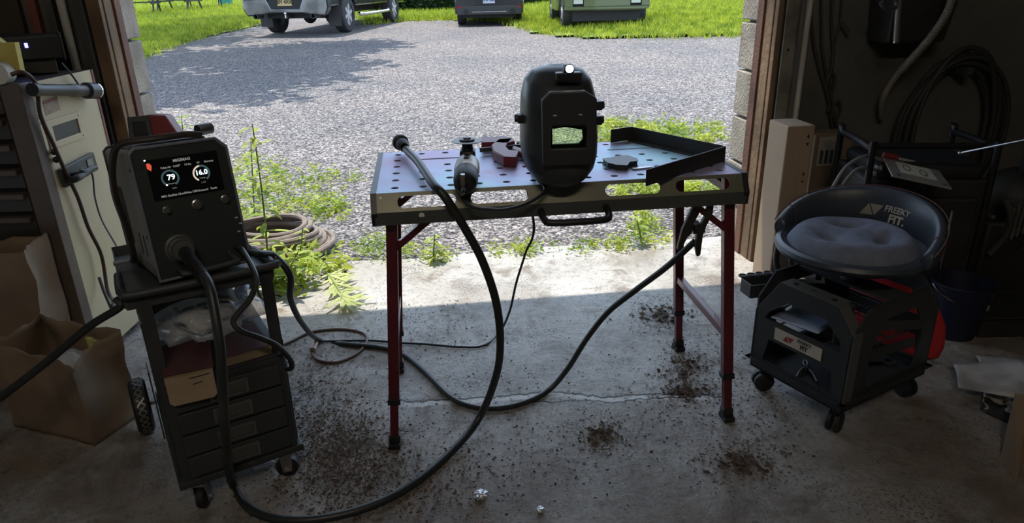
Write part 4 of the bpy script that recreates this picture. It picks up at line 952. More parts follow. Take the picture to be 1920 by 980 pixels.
sidepanel(0.0, 1); sidepanel(SW, -1)
def facepanel(y, sy):
    D = SW; q = MB(); th = (0, sy * 0.006, 0); H = ZU - ZB
    q.frame([(0, 0.0), (D, 0.0), (D, 0.155), (D - 0.075, H), (0.06, H), (0, 0.20)], [(0.095, 0.02), (D - 0.075, 0.02), (D - 0.06, 0.12), (D - 0.11, 0.215), (0.13, 0.215), (0.085, 0.12)], (0, y, ZB), (1, 0, 0), (0, 0, 1), th)
    for a, b in (((0.09, 0.12), (D - 0.09, 0.10)), ((0.12, 0.20), (D - 0.07, 0.150))):
        q.bar((a[0], y + sy * 0.003, ZB + a[1]), (b[0], y + sy * 0.003, ZB + b[1]), 0.006, 0.026)
    return q.build('side_panel', M_ABS, stool, smooth=False)
facepanel(0.0, 1); facepanel(SD, -1)
# flanges with screwdriver holes along the chamfer of the left face
q = MB(); fw = 0.050
for (ya, za, yb, zb, nh) in ((SD, 0.155, SD - 0.072, ZU - ZB, 3), (SD - 0.072, ZU - ZB, 0.055, ZU - ZB, 3), (0.055, ZU - ZB, 0.0, 0.20, 0), (0.0, 0.20, 0.0, 0.0, 0), (SD, 0.0, SD, 0.155, 0)):
    a = Vector((0, ya, ZB + za)); b = Vector((0, yb, ZB + zb)); L_ = (b - a).length; d = (b - a).normalized(); up = Vector((1, 0, 0)); nrm = d.cross(up) * 0.003
    if nh:
        for k in range(nh): cell(q, a, d, up, nrm, L_ * k / nh, L_ * (k + 1) / nh, 0, fw, None, 0.0085)
    else: cell(q, a, d, up, nrm, 0, L_, 0, fw * 0.7)
q.build('holder_flange', mat('worn_black_edge', (0.09, 0.092, 0.09), 0.35), stool, smooth=False)
q = MB(); q.bb((SW / 2 - 0.04, 0.004, ZU - 0.010), (SW / 2 + 0.04, SD - 0.004, ZU - 0.002)); q.cyl((SW / 2, SD / 2, ZU), (SW / 2, SD / 2, 0.45), 0.030); q.bb((SW / 2 - 0.09, SD / 2 - 0.09, 0.445), (SW / 2 + 0.09, SD / 2 + 0.09, 0.452)); q.build('seat_mount', M_dksteel, stool, smooth=False)
# wire grid shelf
q = MB(); zs = ZB + 0.136
for k in range(7): q.tube([(0.012 + 0.060 * k, 0.008, zs), (0.012 + 0.060 * k, SD - 0.008, zs)], 0.0022, 6)
for k in range(5): q.tube([(0.008, 0.012 + 0.0715 * k, zs + 0.004), (SW - 0.008, 0.012 + 0.0715 * k, zs + 0.004)], 0.0022, 6)
q.build('wire_shelf', M_dksteel, stool)
# label plate on the left face
q = MB(); q.bb((-0.0035, 0.080, ZB + 0.092), (-0.0003, 0.235, ZB + 0.128)); lp_ = q.build('label_plate', mat('pale_label', (0.48, 0.44, 0.38), 0.5), stool, smooth=False)
def onlabel(y, z): return Vector((-0.0038, y, ZB + z))
q = MB(); puttext(q, 'FREEKY', 0.0135, onlabel(0.135, 0.1200), (0, -1, 0), (0, 0, 1), bold=0.0005, depth=0.0001); puttext(q, 'FIT', 0.018, onlabel(0.135, 0.1040), (0, -1, 0), (0, 0, 1), bold=0.001, depth=0.0001); q.build('lettering', M_black, lp_, smooth=False)
q = MB(); q.prism([(0, 0), (0.022, 0), (0.011, 0.018)], onlabel(0.205, 0.100), (0, -1, 0), (0, 0, 1), (-0.0002, 0, 0)); q.prism([(0.014, 0.018), (0.036, 0.018), (0.025, 0)], onlabel(0.205, 0.100), (0, -1, 0), (0, 0, 1), (-0.0002, 0, 0)); q.build('triangle_logo', mat('logo_red', (0.25, 0.03, 0.03), 0.5), lp_, smooth=False)
# seat
SC = Vector((0.962, 1.850, 0.452)); sm = SB.inverted() @ SC
BA = R(42)      # direction of the backrest in world
rot = BA - SA
def sp(a, r, z): return Vector((sm.x + r * math.cos(a), sm.y + r * math.sin(a), sm.z + z))
q = MB(); q.lathe((sm.x, sm.y, sm.z - 0.020), (sm.x, sm.y, 1), [(0, 0), (0, 0.145), (0.004, 0.180), (0.014, 0.200), (0.026, 0.207), (0.036, 0.202), (0.041, 0.190), (0.036, 0.172), (0.026, 0.165), (0.026, 0)], 64); q.build('seat_rim', M_vinyl, stool)
q = MB(); DIM = [(R(150), 0.085), (R(20), 0.085), (R(265), 0.080)]
dps = [Vector((r * math.cos(a), r * math.sin(a), 0)) for a, r in [(BA - SA + R(35), 0.08), (BA - SA + R(155), 0.08), (BA - SA + R(-85), 0.08)]]
def cush(u, v):
    a = 2 * PI * u; r = 0.174 * v; p = Vector((r * math.cos(a), r * math.sin(a), 0))
    z = 0.052 * (1 - max(0, (v - 0.72) / 0.28) ** 2.2 * 0.85) - 0.012
    for d in dps:
        dd = (p - d); t = d.normalized(); s_ = Vector((-t.y, t.x, 0)); al_ = dd.dot(s_); ac = dd.dot(t)
        z -= 0.026 * math.exp(-(ac / 0.013) ** 2 - (al_ / 0.036) ** 2) + 0.016 * math.exp(-(dd.length / 0.05) ** 2)
    return Vector((sm.x + p.x, sm.y + p.y, sm.z + 0.016 + z))
q.grid(cush, 72, 30, closeu=True); cu_ = q.build('seat_cushion', M_fabric, stool, angle=80)
# backrest shell
AH = R(98)
def back(u, v):
    # closed section swept round the arc: v around section
    t = (u - 0.5) * 2; a = rot + t * AH; h = 0.020 + 0.100 * (max(0.0, math.cos(t * PI / 2 * 0.97)) ** 0.75)
    th = 0.016 + 0.008 * (1 - abs(t)); s_ = 2 * PI * v
    cz = h / 2 + 0.008; rz_ = h / 2 + 0.006
    zz = cz + rz_ * math.copysign(abs(math.sin(s_)) ** 0.8, math.sin(s_)); rr = 0.203 + 0.010 * (zz / 0.14) ** 1 + th * math.copysign(abs(math.cos(s_)) ** 0.8, math.cos(s_))
    return sp(a, rr, zz)
q = MB(); q.grid(back, 60, 28); e0 = [back(0, j / 27) for j in range(28)]; e1 = [back(1, j / 27) for j in range(28)]
q.add(e0, [tuple(range(28))]); q.add(e1, [tuple(range(28))[::-1]]); bk = q.build('backrest', M_vinyl, stool, angle=75)
q = MB(); q.tube([sp(rot + (k / 60 - 0.5) * 2 * AH, 0.203 + 0.010 * ((0.020 + 0.100 * (max(0.0, math.cos((k / 60 - 0.5) * 2 * PI / 2 * 0.97)) ** 0.75)) / 0.14) + 0.017, 0.013 + 0.020 + 0.100 * (max(0.0, math.cos((k / 60 - 0.5) * PI * 0.97)) ** 0.75)) for k in range(61)], 0.0016, 6); q.build('piping', mat('copper_piping', (0.12, 0.05, 0.045), 0.5), bk)
for t in (-0.82, 0.82):
    q = MB(); a = rot + t * AH; q.tube([back(t / 2 + 0.5, v_ / 20) + (back(t / 2 + 0.5, v_ / 20) - sp(a, 0.21, 0.05)).normalized() * 0.0008 for v_ in range(21)], 0.0012, 5); q.build('seam', bpy.data.materials['copper_piping'], bk)
# lettering mapped on the inside of the backrest
def wrap(mb, vs, fs, t0, z0):
    out = []
    for x, y, z in vs:
        a = rot + t0 - x / 0.190; zz = z0 + y
        t = (a - rot) / AH
        hh = 0.020 + 0.100 * (max(0.0, math.cos(t * PI / 2 * 0.97)) ** 0.75); th = 0.016 + 0.008 * (1 - abs(t)); cz = hh / 2 + 0.008; rz_ = hh / 2 + 0.006
        sv = min(1, abs(zz - cz) / rz_); cs = (1 - sv ** 2.5) ** 0.4
        rr = 0.203 + 0.010 * (zz / 0.14) - th * cs - 0.0012 - z
        out.append(sp(a, rr, zz))
    mb.add(out, fs)
T0 = R(-3)
q = MB(); vs, fs = text('FREEKY', 0.025, depth=0.0003, bold=0.0004, space=0.95, shear=0.15); wrap(q, vs, fs, T0 - 0.19, 0.079); vs, fs = text('FIT.', 0.034, depth=0.0003, bold=0.0014, shear=0.1); wrap(q, vs, fs, T0 - 0.20, 0.051); q.build('lettering', M_logo, bk, smooth=False)
q = MB()
def fan(tri):
    vs = []; fs = []; n = 8
    for i in range(n + 1):
        for j in range(n + 1 - i):
            a, b = i / n, j / n; c = 1 - a - b
            vs.append((tri[0][0] * a + tri[1][0] * b + tri[2][0] * c, tri[0][1] * a + tri[1][1] * b + tri[2][1] * c, 0))
    idx = {}; k = 0
    for i in range(n + 1):
        for j in range(n + 1 - i): idx[(i, j)] = k; k += 1
    for i in range(n):
        for j in range(n - i):
            fs.append((idx[i, j], idx[i + 1, j], idx[i, j + 1]))
            if j < n - i - 1: fs.append((idx[i + 1, j], idx[i + 1, j + 1], idx[i, j + 1]))
    return vs, fs
for tri in (((-0.024, -0.016), (0.014, -0.016), (-0.002, 0.018)), ((0.002, 0.018), (0.040, 0.018), (0.018, -0.016))):
    vs, fs = fan(tri); wrap(q, vs, fs, T0 + 0.25, 0.068)
q.build('triangle_logo', M_logo2, bk, smooth=False)
# clip-on cup tray at the left of the stool
ct = P(1432, 532, 0.31)
q = MB(); ctt = bpy.data.objects.new('cup_tray', None); C.objects.link(ctt); ctt.parent = stool; ctt.matrix_local = SB.inverted() @ (Matrix.Translation(ct) @ rotz(R(12)))
q.bb((-0.055, -0.028, -0.03), (0.055, -0.023, 0.012)); q.bb((-0.055, 0.030, -0.03), (0.055, 0.035, 0.012)); q.bb((-0.055, -0.025, -0.03), (0.055, 0.032, -0.026)); q.bb((-0.058, -0.025, -0.03), (-0.053, 0.032, 0.012)); q.bb((0.05, -0.025, -0.03), (0.055, 0.032, 0.012))
q.bb((-0.055, 0.03, 0.010), (0.055, 0.052, 0.014))
for k in range(4): q.tube([(-0.045 + 0.028 * k + 0.012 * math.cos(a), 0.044 + 0.012 * math.sin(a), 0.014) for a in [2 * PI * i / 12 for i in range(13)]], 0.003, 6)
q.bb((0.05, 0.0, -0.01), (0.13, 0.02, -0.002)); q.build('tray_shell', M_ABS, ctt, smooth=False, bevel=0.001)

# ---- things inside the stool
def inst(name, lab, cat, x, y, z, rz=0): 
    t = thing(name, lab, cat); t.matrix_basis = SB @ Matrix.Translation((x, y, z)) @ rotz(rz); return t
t = inst('roll_of_tape', 'black roll of tape lying on the stool base tray', 'tape', 0.13, 0.075, ZB - 0.0235, 0)
q = MB(); q.lathe((0, 0, 0), (0, 0, 1), [(0, 0.022), (0, 0.040), (0.024, 0.040), (0.024, 0.022), (0, 0.022)], 30); q.build('tape', M_black, t)
q = MB(); q.lathe((0, 0, 0.001), (0, 0, 1), [(0, 0.020), (0, 0.022), (0.022, 0.022), (0.022, 0.020), (0, 0.020)], 30); q.build('core', M_paper, t)
t = inst('pliers', 'dark pliers lying on the stool base tray behind the label plate', 'pliers', 0.10, 0.19, ZB - 0.0235, R(40))
for s_ in (-1, 1):
    q = MB(); q.tube([(-0.07, s_ * 0.028, 0.006), (-0.03, s_ * 0.018, 0.007), (0, s_ * 0.004, 0.008), (0.02, -s_ * 0.006, 0.008), (0.045, -s_ * 0.002, 0.007)], 0.0045, 8, 4); q.build('handle', M_dksteel, t)
q = MB(); q.cyl((0, 0, 0.002), (0, 0, 0.014), 0.008); q.build('pivot', M_steel, t)
t = inst('blister_pack', 'pale blue plastic-wrapped packet lying on the stool wire shelf', 'packet', 0.075, 0.20, zs + 0.0075, R(10))
q = MB(); q.grid(lambda a, b: Vector(((a - 0.5) * 0.12, (b - 0.5) * 0.14, 0.006 + 0.004 * math.sin(a * 5) * math.sin(b * 6))), 10, 10); q.build('packet', mat('pale_blue_film', (0.40, 0.50, 0.72), 0.25), t, solid=0.004)
q = MB(); q.bb((0.035, 0.05, 0.004), (0.045, 0.06, 0.045)); q.build('hang_tab', mat('cream_tab', (0.6, 0.55, 0.45), 0.5), t)
t = inst('tool_holster', 'dark plastic holster standing inside the stool near its front corner', 'tool holder', 0.05, 0.05, zs + 0.0075, R(20))
q = MB(); q.prism([(-0.02, 0), (0.03, 0), (0.045, 0.10), (-0.03, 0.11)], (0, 0, 0), (1, 0, 0), (0, 0, 1), (0, 0.03, 0)); q.build('shell', M_dksteel, t, smooth=False, bevel=0.003)
t = inst('wrench', 'dark wrench lying across the right side of the stool base tray', 'wrench', 0.28, 0.13, ZB - 0.0235, R(-35))
q = MB(); q.bar((-0.08, 0, 0.005), (0.06, 0, 0.005), 0.014, 0.007); q.frame([(0.075 + 0.02 * math.cos(a), 0.02 * math.sin(a)) for a in [2 * PI * i / 16 for i in range(16)]], [(0.075 + 0.011 * math.cos(a), 0.011 * math.sin(a)) for a in [2 * PI * i / 16 for i in range(16)]], (0, 0, 0.001), (1, 0, 0), (0, 1, 0), (0, 0, 0.008)); q.build('wrench_body', M_dksteel, t, smooth=False)
# red panel behind the stool
M_redp = mat('glossy_red_plastic', (0.42, 0.018, 0.022), 0.35, var=0.2, vscale=5)
ra = Vector((1.07, 2.22, 0)); rb = Vector((1.42, 1.94, 0)); rd = (rb - ra).normalized(); rn = Vector((-rd.y, rd.x, 0))
rdc = thing('tarp', 'glossy red tarp bulging out behind the right side of the stool', 'tarp', tuple(ra), math.atan2(rd.y, rd.x))
ol = []
for u, v in ((1598, 512), (1640, 506), (1700, 503), (1722, 520), (1742, 552), (1765, 585), (1774, 612), (1771, 648), (1758, 672), (1736, 690)):
    p_ = PPL(u, v, ra, rn); ol.append(((p_ - ra).dot(rd), max(p_.z, 0.004)))
x0_ = ol[0][0]
def rpf(u, v):
    # horizontal position u between left edge and outline, v height
    top = ol[1][1]; z = 0.004 + v * (ol[2][1] - 0.004)
    rim = ol[2:]; xr = rim[-1][0]
    for (xa, za), (xb, zb) in zip(rim, rim[1:]):
        if zb <= z <= za: xr = xb + (xa - xb) * (z - zb) / max(1e-6, za - zb); break
    if z <= rim[-1][1]: xr = rim[-1][0]
    return Vector((x0_ + (xr - x0_) * u, -0.03 * math.sin(PI * u) * math.sin(PI * v) + 0.012 * noise.noise(Vector((u * 3, v * 3, 2))), z))
q = MB(); q.grid(rpf, 26, 24); q.build('tarp_sheet', M_redp, rdc, solid=0.012, angle=70)
# ================================================================ LEFT SIDE
M_cream = mat('cream_enamel', (0.58, 0.50, 0.33), 0.35, var=0.12, vscale=3)
M_cabdark = mat('cabinet_dark_front', (0.040, 0.034, 0.026), 0.5, var=0.3, vscale=4)
M_cabpost = mat('brown_corner_post', (0.11, 0.080, 0.065), 0.5, var=0.2)
CX = -1.40; CF, CB, CT = 2.065, 2.425, 0.930
cab = thing('tool_cabinet', 'tall tool cabinet with cream side panel and dark drawer fronts at the left wall', 'tool cabinet', (CX, CF, 0))
q = MB(); q.bb((-0.90, 0.012, 0.03), (-0.001, CB - CF, CT)); q.build('cabinet_body', M_cabdark, cab, smooth=False)
q = MB(); q.bb((0.0, 0.035, 0.03), (0.004, CB - CF, CT)); q.build('side_panel', M_cream, cab, smooth=False)
q = MB(); q.bb((-0.055, -0.012, 0.0), (0.006, 0.035, CT + 0.004)); q.build('corner_post', M_cabpost, cab, smooth=False, bevel=0.003)
q = MB(); q.bb((-0.001, CB - CF, 0.0), (0.006, CB - CF + 0.012, CT)); q.build('rear_edge', bpy.data.materials['red_brown_paint'], cab, smooth=False)
z = 0.06
for h in (0.16, 0.16, 0.16, 0.07, 0.07, 0.07, 0.07, 0.06):
    q = MB(); q.bb((-0.84, -0.004, z), (-0.062, 0.012, z + h - 0.008)); dr = q.build('drawer', M_cabdark, cab, smooth=False, bevel=0.002)
    q = MB(); q.bb((-0.83, -0.022, z + h - 0.028), (-0.068, -0.004, z + h - 0.010)); q.build('drawer_pull', M_cabpost, dr, smooth=False, bevel=0.003); z += h + 0.004
cs = CX + 0.0045
def csl(u, v): p = PX(u, v, cs); return (p.y - CF, p.z)
# recessed pull handle on the side
pts = [csl(95, 243), csl(142, 210), csl(152, 260), csl(103, 278)]
ys_ = [p[0] for p in pts]; zs_ = [p[1] for p in pts]; y0, y1, z0, z1 = min(ys_) + .01, max(ys_) - .005, min(zs_) + .02, max(zs_) - .02
q = MB(); q.frame([(y0 - 0.03, z0 - 0.02), (y1 + 0.02, z0 - 0.02), (y1 + 0.02, z1 + 0.02), (y0 - 0.03, z1 + 0.02)], [(y0, z0), (y1, z0), (y1, z1), (y0, z1)], (0.0042, 0, 0), (0, 1, 0), (0, 0, 1), (0.004, 0, 0)); hf = q.build('handle_frame', M_cream, cab, smooth=False, bevel=0.002)
q = MB(); q.bb((0.0042, y0, z0), (0.0050, y1, z1)); q.build('handle_recess', M_cabdark, hf, smooth=False)
for yy, zz in ((y1 + 0.012, z1 + 0.010), (y1 + 0.012, z0 - 0.010)):
    q = MB(); q.lathe((0.008, yy, zz), (0.02, yy, zz), [(0, 0.004), (0.002, 0.003), (0.003, 0)], 10); q.build('screw', M_steel, hf)
# stickers
M_stick = mat('grey_sticker', (0.22, 0.21, 0.18), 0.5)
c_ = csl(63, 205)
q = MB(); q.prism([(c_[0] + 0.021 * math.cos(a) * (1 if math.sin(a) > -0.3 else 0.7), c_[1] + 0.032 * math.sin(a)) for a in [2 * PI * i / 20 for i in range(20)]], (0.0043, 0, 0), (0, 1, 0), (0, 0, 1), (0.0006, 0, 0)); q.build('round_sticker', M_stick, cab, smooth=False)
c_ = csl(66, 230)
q = MB(); q.frame([(c_[0] - 0.028, c_[1] - 0.010), (c_[0] + 0.03, c_[1] - 0.008), (c_[0] + 0.03, c_[1] + 0.010), (c_[0] - 0.028, c_[1] + 0.008)], [(c_[0] - 0.025, c_[1] - 0.007), (c_[0] + 0.027, c_[1] - 0.005), (c_[0] + 0.027, c_[1] + 0.007), (c_[0] - 0.025, c_[1] + 0.005)], (0.0043, 0, 0), (0, 1, 0), (0, 0, 1), (0.0006, 0, 0)); q.build('sticker_banner', M_cabpost, cab, smooth=False)
c_ = csl(95, 196)
q = MB(); q.prism([(c_[0] - 0.035, c_[1] - 0.028), (c_[0] + 0.040, c_[1] - 0.022), (c_[0] + 0.040, c_[1] + 0.022), (c_[0] - 0.035, c_[1] + 0.016)], (0.0043, 0, 0), (0, 1, 0), (0, 0, 1), (0.0004, 0, 0)); rl_ = q.build('paper_label', mat('worn_pink_label', (0.40, 0.30, 0.22), 0.6, var=0.25, vscale=60), cab, smooth=False)
q = MB(); q.prism([(c_[0] - 0.034, c_[1] + 0.006), (c_[0] + 0.040, c_[1] + 0.008), (c_[0] + 0.040, c_[1] + 0.019), (c_[0] - 0.034, c_[1] + 0.014)], (0.0048, 0, 0), (0, 1, 0), (0, 0, 1), (0.0002, 0, 0)); q.build('red_band', M_clampred, rl_, smooth=False)
# outlet strip on the side panel
pts = [csl(105, 318), csl(168, 285), csl(178, 318), csl(117, 352)]
ob = thing('outlet_strip', 'dark grey metal outlet plate with plugs on the cream side of the tool cabinet', 'power outlet', (CX, CF, 0))
q = MB(); q.prism(pts[::-1], (0.0045, 0, 0), (0, 1, 0), (0, 0, 1), (0.014, 0, 0)); q.build('plate', M_dksteel, ob, smooth=False, bevel=0.003)
for u, v in ((139, 322), (128, 331)):
    p = csl(u, v); q = MB(); q.tube([(0.019, p[0] - 0.035, p[1] - 0.005), (0.045, p[0] - 0.03, p[1]), (0.05, p[0] + 0.02, p[1] + 0.004), (0.05, p[0] + 0.05, p[1] + 0.002)], [0.011, 0.011, 0.009, 0.005], 10, 5); q.build('plug', M_black, ob)
p = csl(160, 305); q = MB(); q.box((0.0195, p[0], p[1]), (0.004, 0.030, 0.024)); q.build('socket', M_stick, ob, smooth=False)
p = csl(98, 292); kt = thing('wall_hook', 'small black double hook on the cream cabinet side above the outlet plate', 'hook', (CX, CF, 0))
for dz in (0.012, -0.012):
    q = MB(); q.blob((0.014, p[0], p[1] + dz), (0.010, 0.011, 0.010), 12, 8); q.build('hook_knob', M_black, kt)
# flashlight
a = PX(178, 170, CX + 0.035); b = PX(60, 168, CX + 0.035)
fl = thing('flashlight', 'long black flashlight with shiny lens stuck sideways on the cream cabinet side', 'flashlight')
q = MB(); L_ = (b - a).length; q.lathe(a, b, [(0, 0), (0, 0.013), (0.004, 0.026), (0.05, 0.026), (0.060, 0.018), (0.09, 0.0175), (0.10, 0.020), (0.13, 0.020), (0.14, 0.0175), (L_ - 0.03, 0.017), (L_ - 0.02, 0.020), (L_, 0.019), (L_ + 0.002, 0)], 22); q.build('barrel', M_black, fl)
q = MB(); d_ = (a - b).normalized(); q.lathe(a - d_ * 0.001, a + d_, [(0, 0.026), (0.005, 0.0265), (0.006, 0.020), (0.003, 0.010), (0.003, 0)], 22); q.build('lens_ring', M_chrome, fl)
# black box with blue lights on the cabinet top
bx_ = thing('stereo_box', 'black electronic box with two blue lights on top of the tool cabinet', 'electronic device', (CX - 0.01, CF + 0.27, CT + 0.003), R(33))
q = MB(); q.bb((-0.60, 0.0, 0.045), (-0.005, 0.20, 0.115)); q.build('box_case', M_black, bx_, smooth=False, bevel=0.004)
q = MB(); q.bb((-0.005, 0.0, 0.040), (0.0, 0.202, 0.120)); q.build('end_plate', M_dksteel, bx_, smooth=False)
q = MB(); q.bb((-0.58, 0.02, 0.0), (-0.03, 0.19, 0.044)); q.build('lower_unit', M_cabdark, bx_, smooth=False, bevel=0.003)
for dx in (0, 0.022):
    q = MB(); q.bb((-0.125 + dx, -0.0015, 0.082), (-0.116 + dx, 0.0005, 0.096)); q.build('blue_light', mat('blue_led', (0.1, 0.1, 1), emit=(0.10, 0.09, 1.0), estr=3.5) if 'blue_led' not in bpy.data.materials else bpy.data.materials['blue_led'], bx_, smooth=False)
# yellow and white thing at the extreme left
c_ = PX(4, 110, CX - 0.02)
yt = thing('tape_roll', 'yellow and white roll at the very left edge on top of the tool cabinet', 'tape', (c_.x - 0.02, CF + 0.02, CT + 0.004))
q = MB(); q.prism([(-0.06, 0.0), (0.04, 0.03), (0.045, 0.11), (0.01, 0.11), (-0.05, 0.17)], (0, 0.0, 0.0), (1, 0, 0), (0, 0, 1), (0, 0.02, 0)); q.build('yellow_card', mat('yellow_card', (0.50, 0.42, 0.10), 0.6), yt, smooth=False)
q = MB(); q.lathe((0.0, -0.04, 0.03), (0.0, 0.0, 0.03), [(0, 0), (0, 0.030), (0.036, 0.030), (0.036, 0)], 28); q.build('white_roll', mat('off_white', (0.55, 0.52, 0.46), 0.6), yt)
# paper bags
M_kraft = mat('brown_kraft_paper', (0.22, 0.155, 0.10), 0.8, var=0.15, vscale=6, bump=0.25, bscale=14)
def paperbag(name, label, o, ax, wdt, dep, h, seed, tops):
    t = thing(name, label, 'bag', tuple(o), math.atan2(ax.y, ax.x))
    q = MB(); NP = 64; NZ = 16
    def pt(i, j):
        s_ = (i / NP) * 4; e_ = int(s_) % 4; f = s_ - int(s_)
        c = [(0, 0), (wdt, 0), (wdt, dep), (0, dep)]; a = c[e_]; b = c[(e_ + 1) % 4]
        x = a[0] + (b[0] - a[0]) * f; y = a[1] + (b[1] - a[1]) * f
        t_ = j / NZ; tp_ = tops[e_] * (1 - f) + tops[(e_ + 1) % 4] * f
        z = h * t_ * (1 + (tp_ - 1) * t_)
        z += 0.010 * noise.noise(Vector((i * 0.5, seed, 3))) * t_
        k = 0.016 * (0.3 + t_) * noise.noise(Vector((x * 11, y * 11, z * 9 + seed))); k2 = 0.012 * abs(noise.noise(Vector((x * 25, z * 14, seed))))
        nx, ny = [(0, -1), (1, 0), (0, 1), (-1, 0)][e_]
        inw = -0.018 * math.sin(PI * f) * t_
        return Vector((x + nx * (k + inw - k2), y + ny * (k + inw - k2), z))
    vs = [pt(i, j) for i in range(NP) for j in range(NZ + 1)]
    fs = [(i * (NZ + 1) + j, ((i + 1) % NP) * (NZ + 1) + j, ((i + 1) % NP) * (NZ + 1) + j + 1, i * (NZ + 1) + j + 1) for i in range(NP) for j in range(NZ)]
    q.add(vs, fs); q.add([(0, 0, 0.001), (wdt, 0, 0.001), (wdt, dep, 0.001), (0, dep, 0.001)], [(0, 1, 2, 3)])
    q.build('bag_paper', M_kraft, t, solid=0.0012, angle=28); return t
A_ = P(178, 838); B_ = P(27, 800); ax_ = (A_ - B_).normalized()
bg1 = paperbag('paper_bag', 'smaller brown paper bag with plastic wrap inside standing beside the cart wheel', B_, ax_, (A_ - B_).length, 0.165, 0.265, 1.3, [1.02, 0.90, 1.08, 1.12])
B2 = Vector((-1.92, 1.90, 0)); 
bg2 = paperbag('paper_bag', 'larger brown paper bag standing against the tool cabinet behind the smaller bag', B2, Vector((1, 0.03, 0)), 0.50, 0.12, 0.475, 5.1, [0.9, 1.0, 1.03, 0.92])
for k, (x, y, r_) in enumerate(((0.15, 0.08, 0.05), (0.22, 0.07, 0.04))):
    pass
wr = thing('plastic_wrap', 'crumpled clear plastic wrap sticking out of the smaller paper bag', 'plastic wrap'); wr.matrix_basis = Matrix.Translation(B_) @ rotz(math.atan2(ax_.y, ax_.x)) @ Matrix.Translation((0.19, 0.08, 0.205))
q = MB(); q.blob((0, 0, 0), (0.070, 0.042, 0.034), 30, 16); q.v = [tuple(Vector(v) * (1 + 0.35 * noise.noise(Vector(v) * 40))) for v in q.v]; q.build('wrap', M_bag, wr, angle=180)
yl = thing('yellow_paper', 'folded yellow paper inside the smaller paper bag', 'paper'); yl.matrix_basis = Matrix.Translation(B_) @ rotz(math.atan2(ax_.y, ax_.x)) @ Matrix.Translation((0.235, 0.135, 0.235))
q = MB(); q.grid(lambda a, b: Vector(((a - 0.5) * 0.06, 0.004 * math.sin(a * 6), (b - 0.5) * 0.05)), 8, 4); q.build('sheet', mat('pale_yellow_paper', (0.55, 0.52, 0.18), 0.6), yl, solid=0.001)
# ================================================================ VEHICLES OUTSIDE
M_tyre = mat('tyre_rubber', (0.03, 0.03, 0.032), 0.7, bump=0.2)
M_under = mat('dark_underbody', (0.02, 0.02, 0.021), 0.7)
M_alloy = mat('alloy_wheel', (0.60, 0.60, 0.62), 0.45, 0.5)
def wheel(parent, x, y, r, w_, side, nm='wheel'):
    q = MB(); q.lathe((x - w_ / 2, y, r), (x + w_ / 2, y, r), [(0, r * 0.62), (0, r * 0.93), (w_ * 0.12, r), (w_ * 0.88, r), (w_, r * 0.93), (w_, r * 0.62)], 36); wh = q.build(nm, M_tyre, parent)
    q = MB(); xo = x + side * w_ * 0.38
    q.lathe((x - w_ * 0.4, y, r), (x + w_ * 0.4, y, r), [(0, r * 0.60), (0, r * 0.65), (w_ * 0.8, r * 0.65), (w_ * 0.8, r * 0.60), (0, r * 0.60)], 32)
    for k in range(6):
        a = 2 * PI * k / 6 + 0.3; q.bar((xo, y, r), (xo, y + math.cos(a) * r * 0.62, r + math.sin(a) * r * 0.62), 0.07, 0.04, (1, 0, 0))
    q.cyl((xo - 0.03, y, r), (xo + 0.03, y, r), r * 0.16, seg=16); q.build('rim', M_alloy, wh, smooth=False)
    q = MB(); q.cyl((x - 0.02, y, r), (x + 0.01, y, r), r * 0.58, seg=24); q.build('brake_disc', M_under, wh)
    return wh
def loft(mb, secs):
    """secs: list of closed loops with equal counts"""
    n = len(secs[0]); vs = [p for s_ in secs for p in s_]
    fs = [tuple(range(n))[::-1], tuple((len(secs) - 1) * n + k for k in range(n))]
    for i in range(len(secs) - 1):
        for k in range(n): fs.append((i * n + k, i * n + (k + 1) % n, (i + 1) * n + (k + 1) % n, (i + 1) * n + k))
    return mb.add(vs, fs)
# --- pickup
pl_ = PG(517, 61); pr_ = PG(652, 57); dv = (pr_ - pl_); sc_ = dv.length / 1.74
mid = (pl_ + pr_) / 2; yaw = R(-9)
truck = thing('pickup_truck', 'dark pickup truck with chrome rear bumper and yellow plate parked on the gravel', 'pickup truck'); truck.matrix_basis = Matrix.Translation((mid.x, mid.y, gh(0, mid.y) - 0.02)) @ rotz(yaw) @ Matrix.Scale(sc_, 4)
M_tpaint = mat('black_car_paint', (0.015, 0.016, 0.02), 0.2, 0.3, coat=0.8)
for x, sd_ in ((-0.87, -1), (0.87, 1)):
    wheel(truck, x, 0, 0.41, 0.28, sd_); wheel(truck, x, 3.65, 0.41, 0.28, sd_)
q = MB(); # bed and cab shells with wheel arch gaps above the wheels
q.bb((-0.99, -1.08, 0.62), (0.99, -0.52, 1.25)); q.bb((-0.99, -0.52, 0.88), (0.99, 0.52, 1.25)); q.bb((-0.99, 0.52, 0.58), (0.99, 3.1, 1.25)); q.bb((-0.99, 3.1, 0.88), (0.99, 4.2, 1.2)); q.bb((-0.97, 4.2, 0.55), (0.97, 4.75, 1.15))
loft(q, [[(-0.93, 0.95, 1.24), (0.93, 0.95, 1.24), (0.93, 2.9, 1.24), (-0.93, 2.9, 1.24)], [(-0.76, 1.15, 1.88), (0.76, 1.15, 1.88), (0.76, 2.35, 1.88), (-0.76, 2.35, 1.88)]])
q.build('body', M_tpaint, truck, smooth=False, bevel=0.04)
q = MB(); loft(q, [[(-0.945, 0.93, 1.32), (0.945, 0.93, 1.32), (0.945, 2.86, 1.32), (-0.945, 2.86, 1.32)], [(-0.80, 1.10, 1.78), (0.80, 1.10, 1.78), (0.80, 2.42, 1.78), (-0.80, 2.42, 1.78)]]); q.build('window_glass', mat('dark_car_glass', (0.02, 0.03, 0.03), 0.05), truck, smooth=False)
q = MB(); q.bb((-0.98, -1.10, 0.78), (0.98, -1.07, 1.22)); q.build('tailgate', M_tpaint, truck, smooth=False, bevel=0.01)
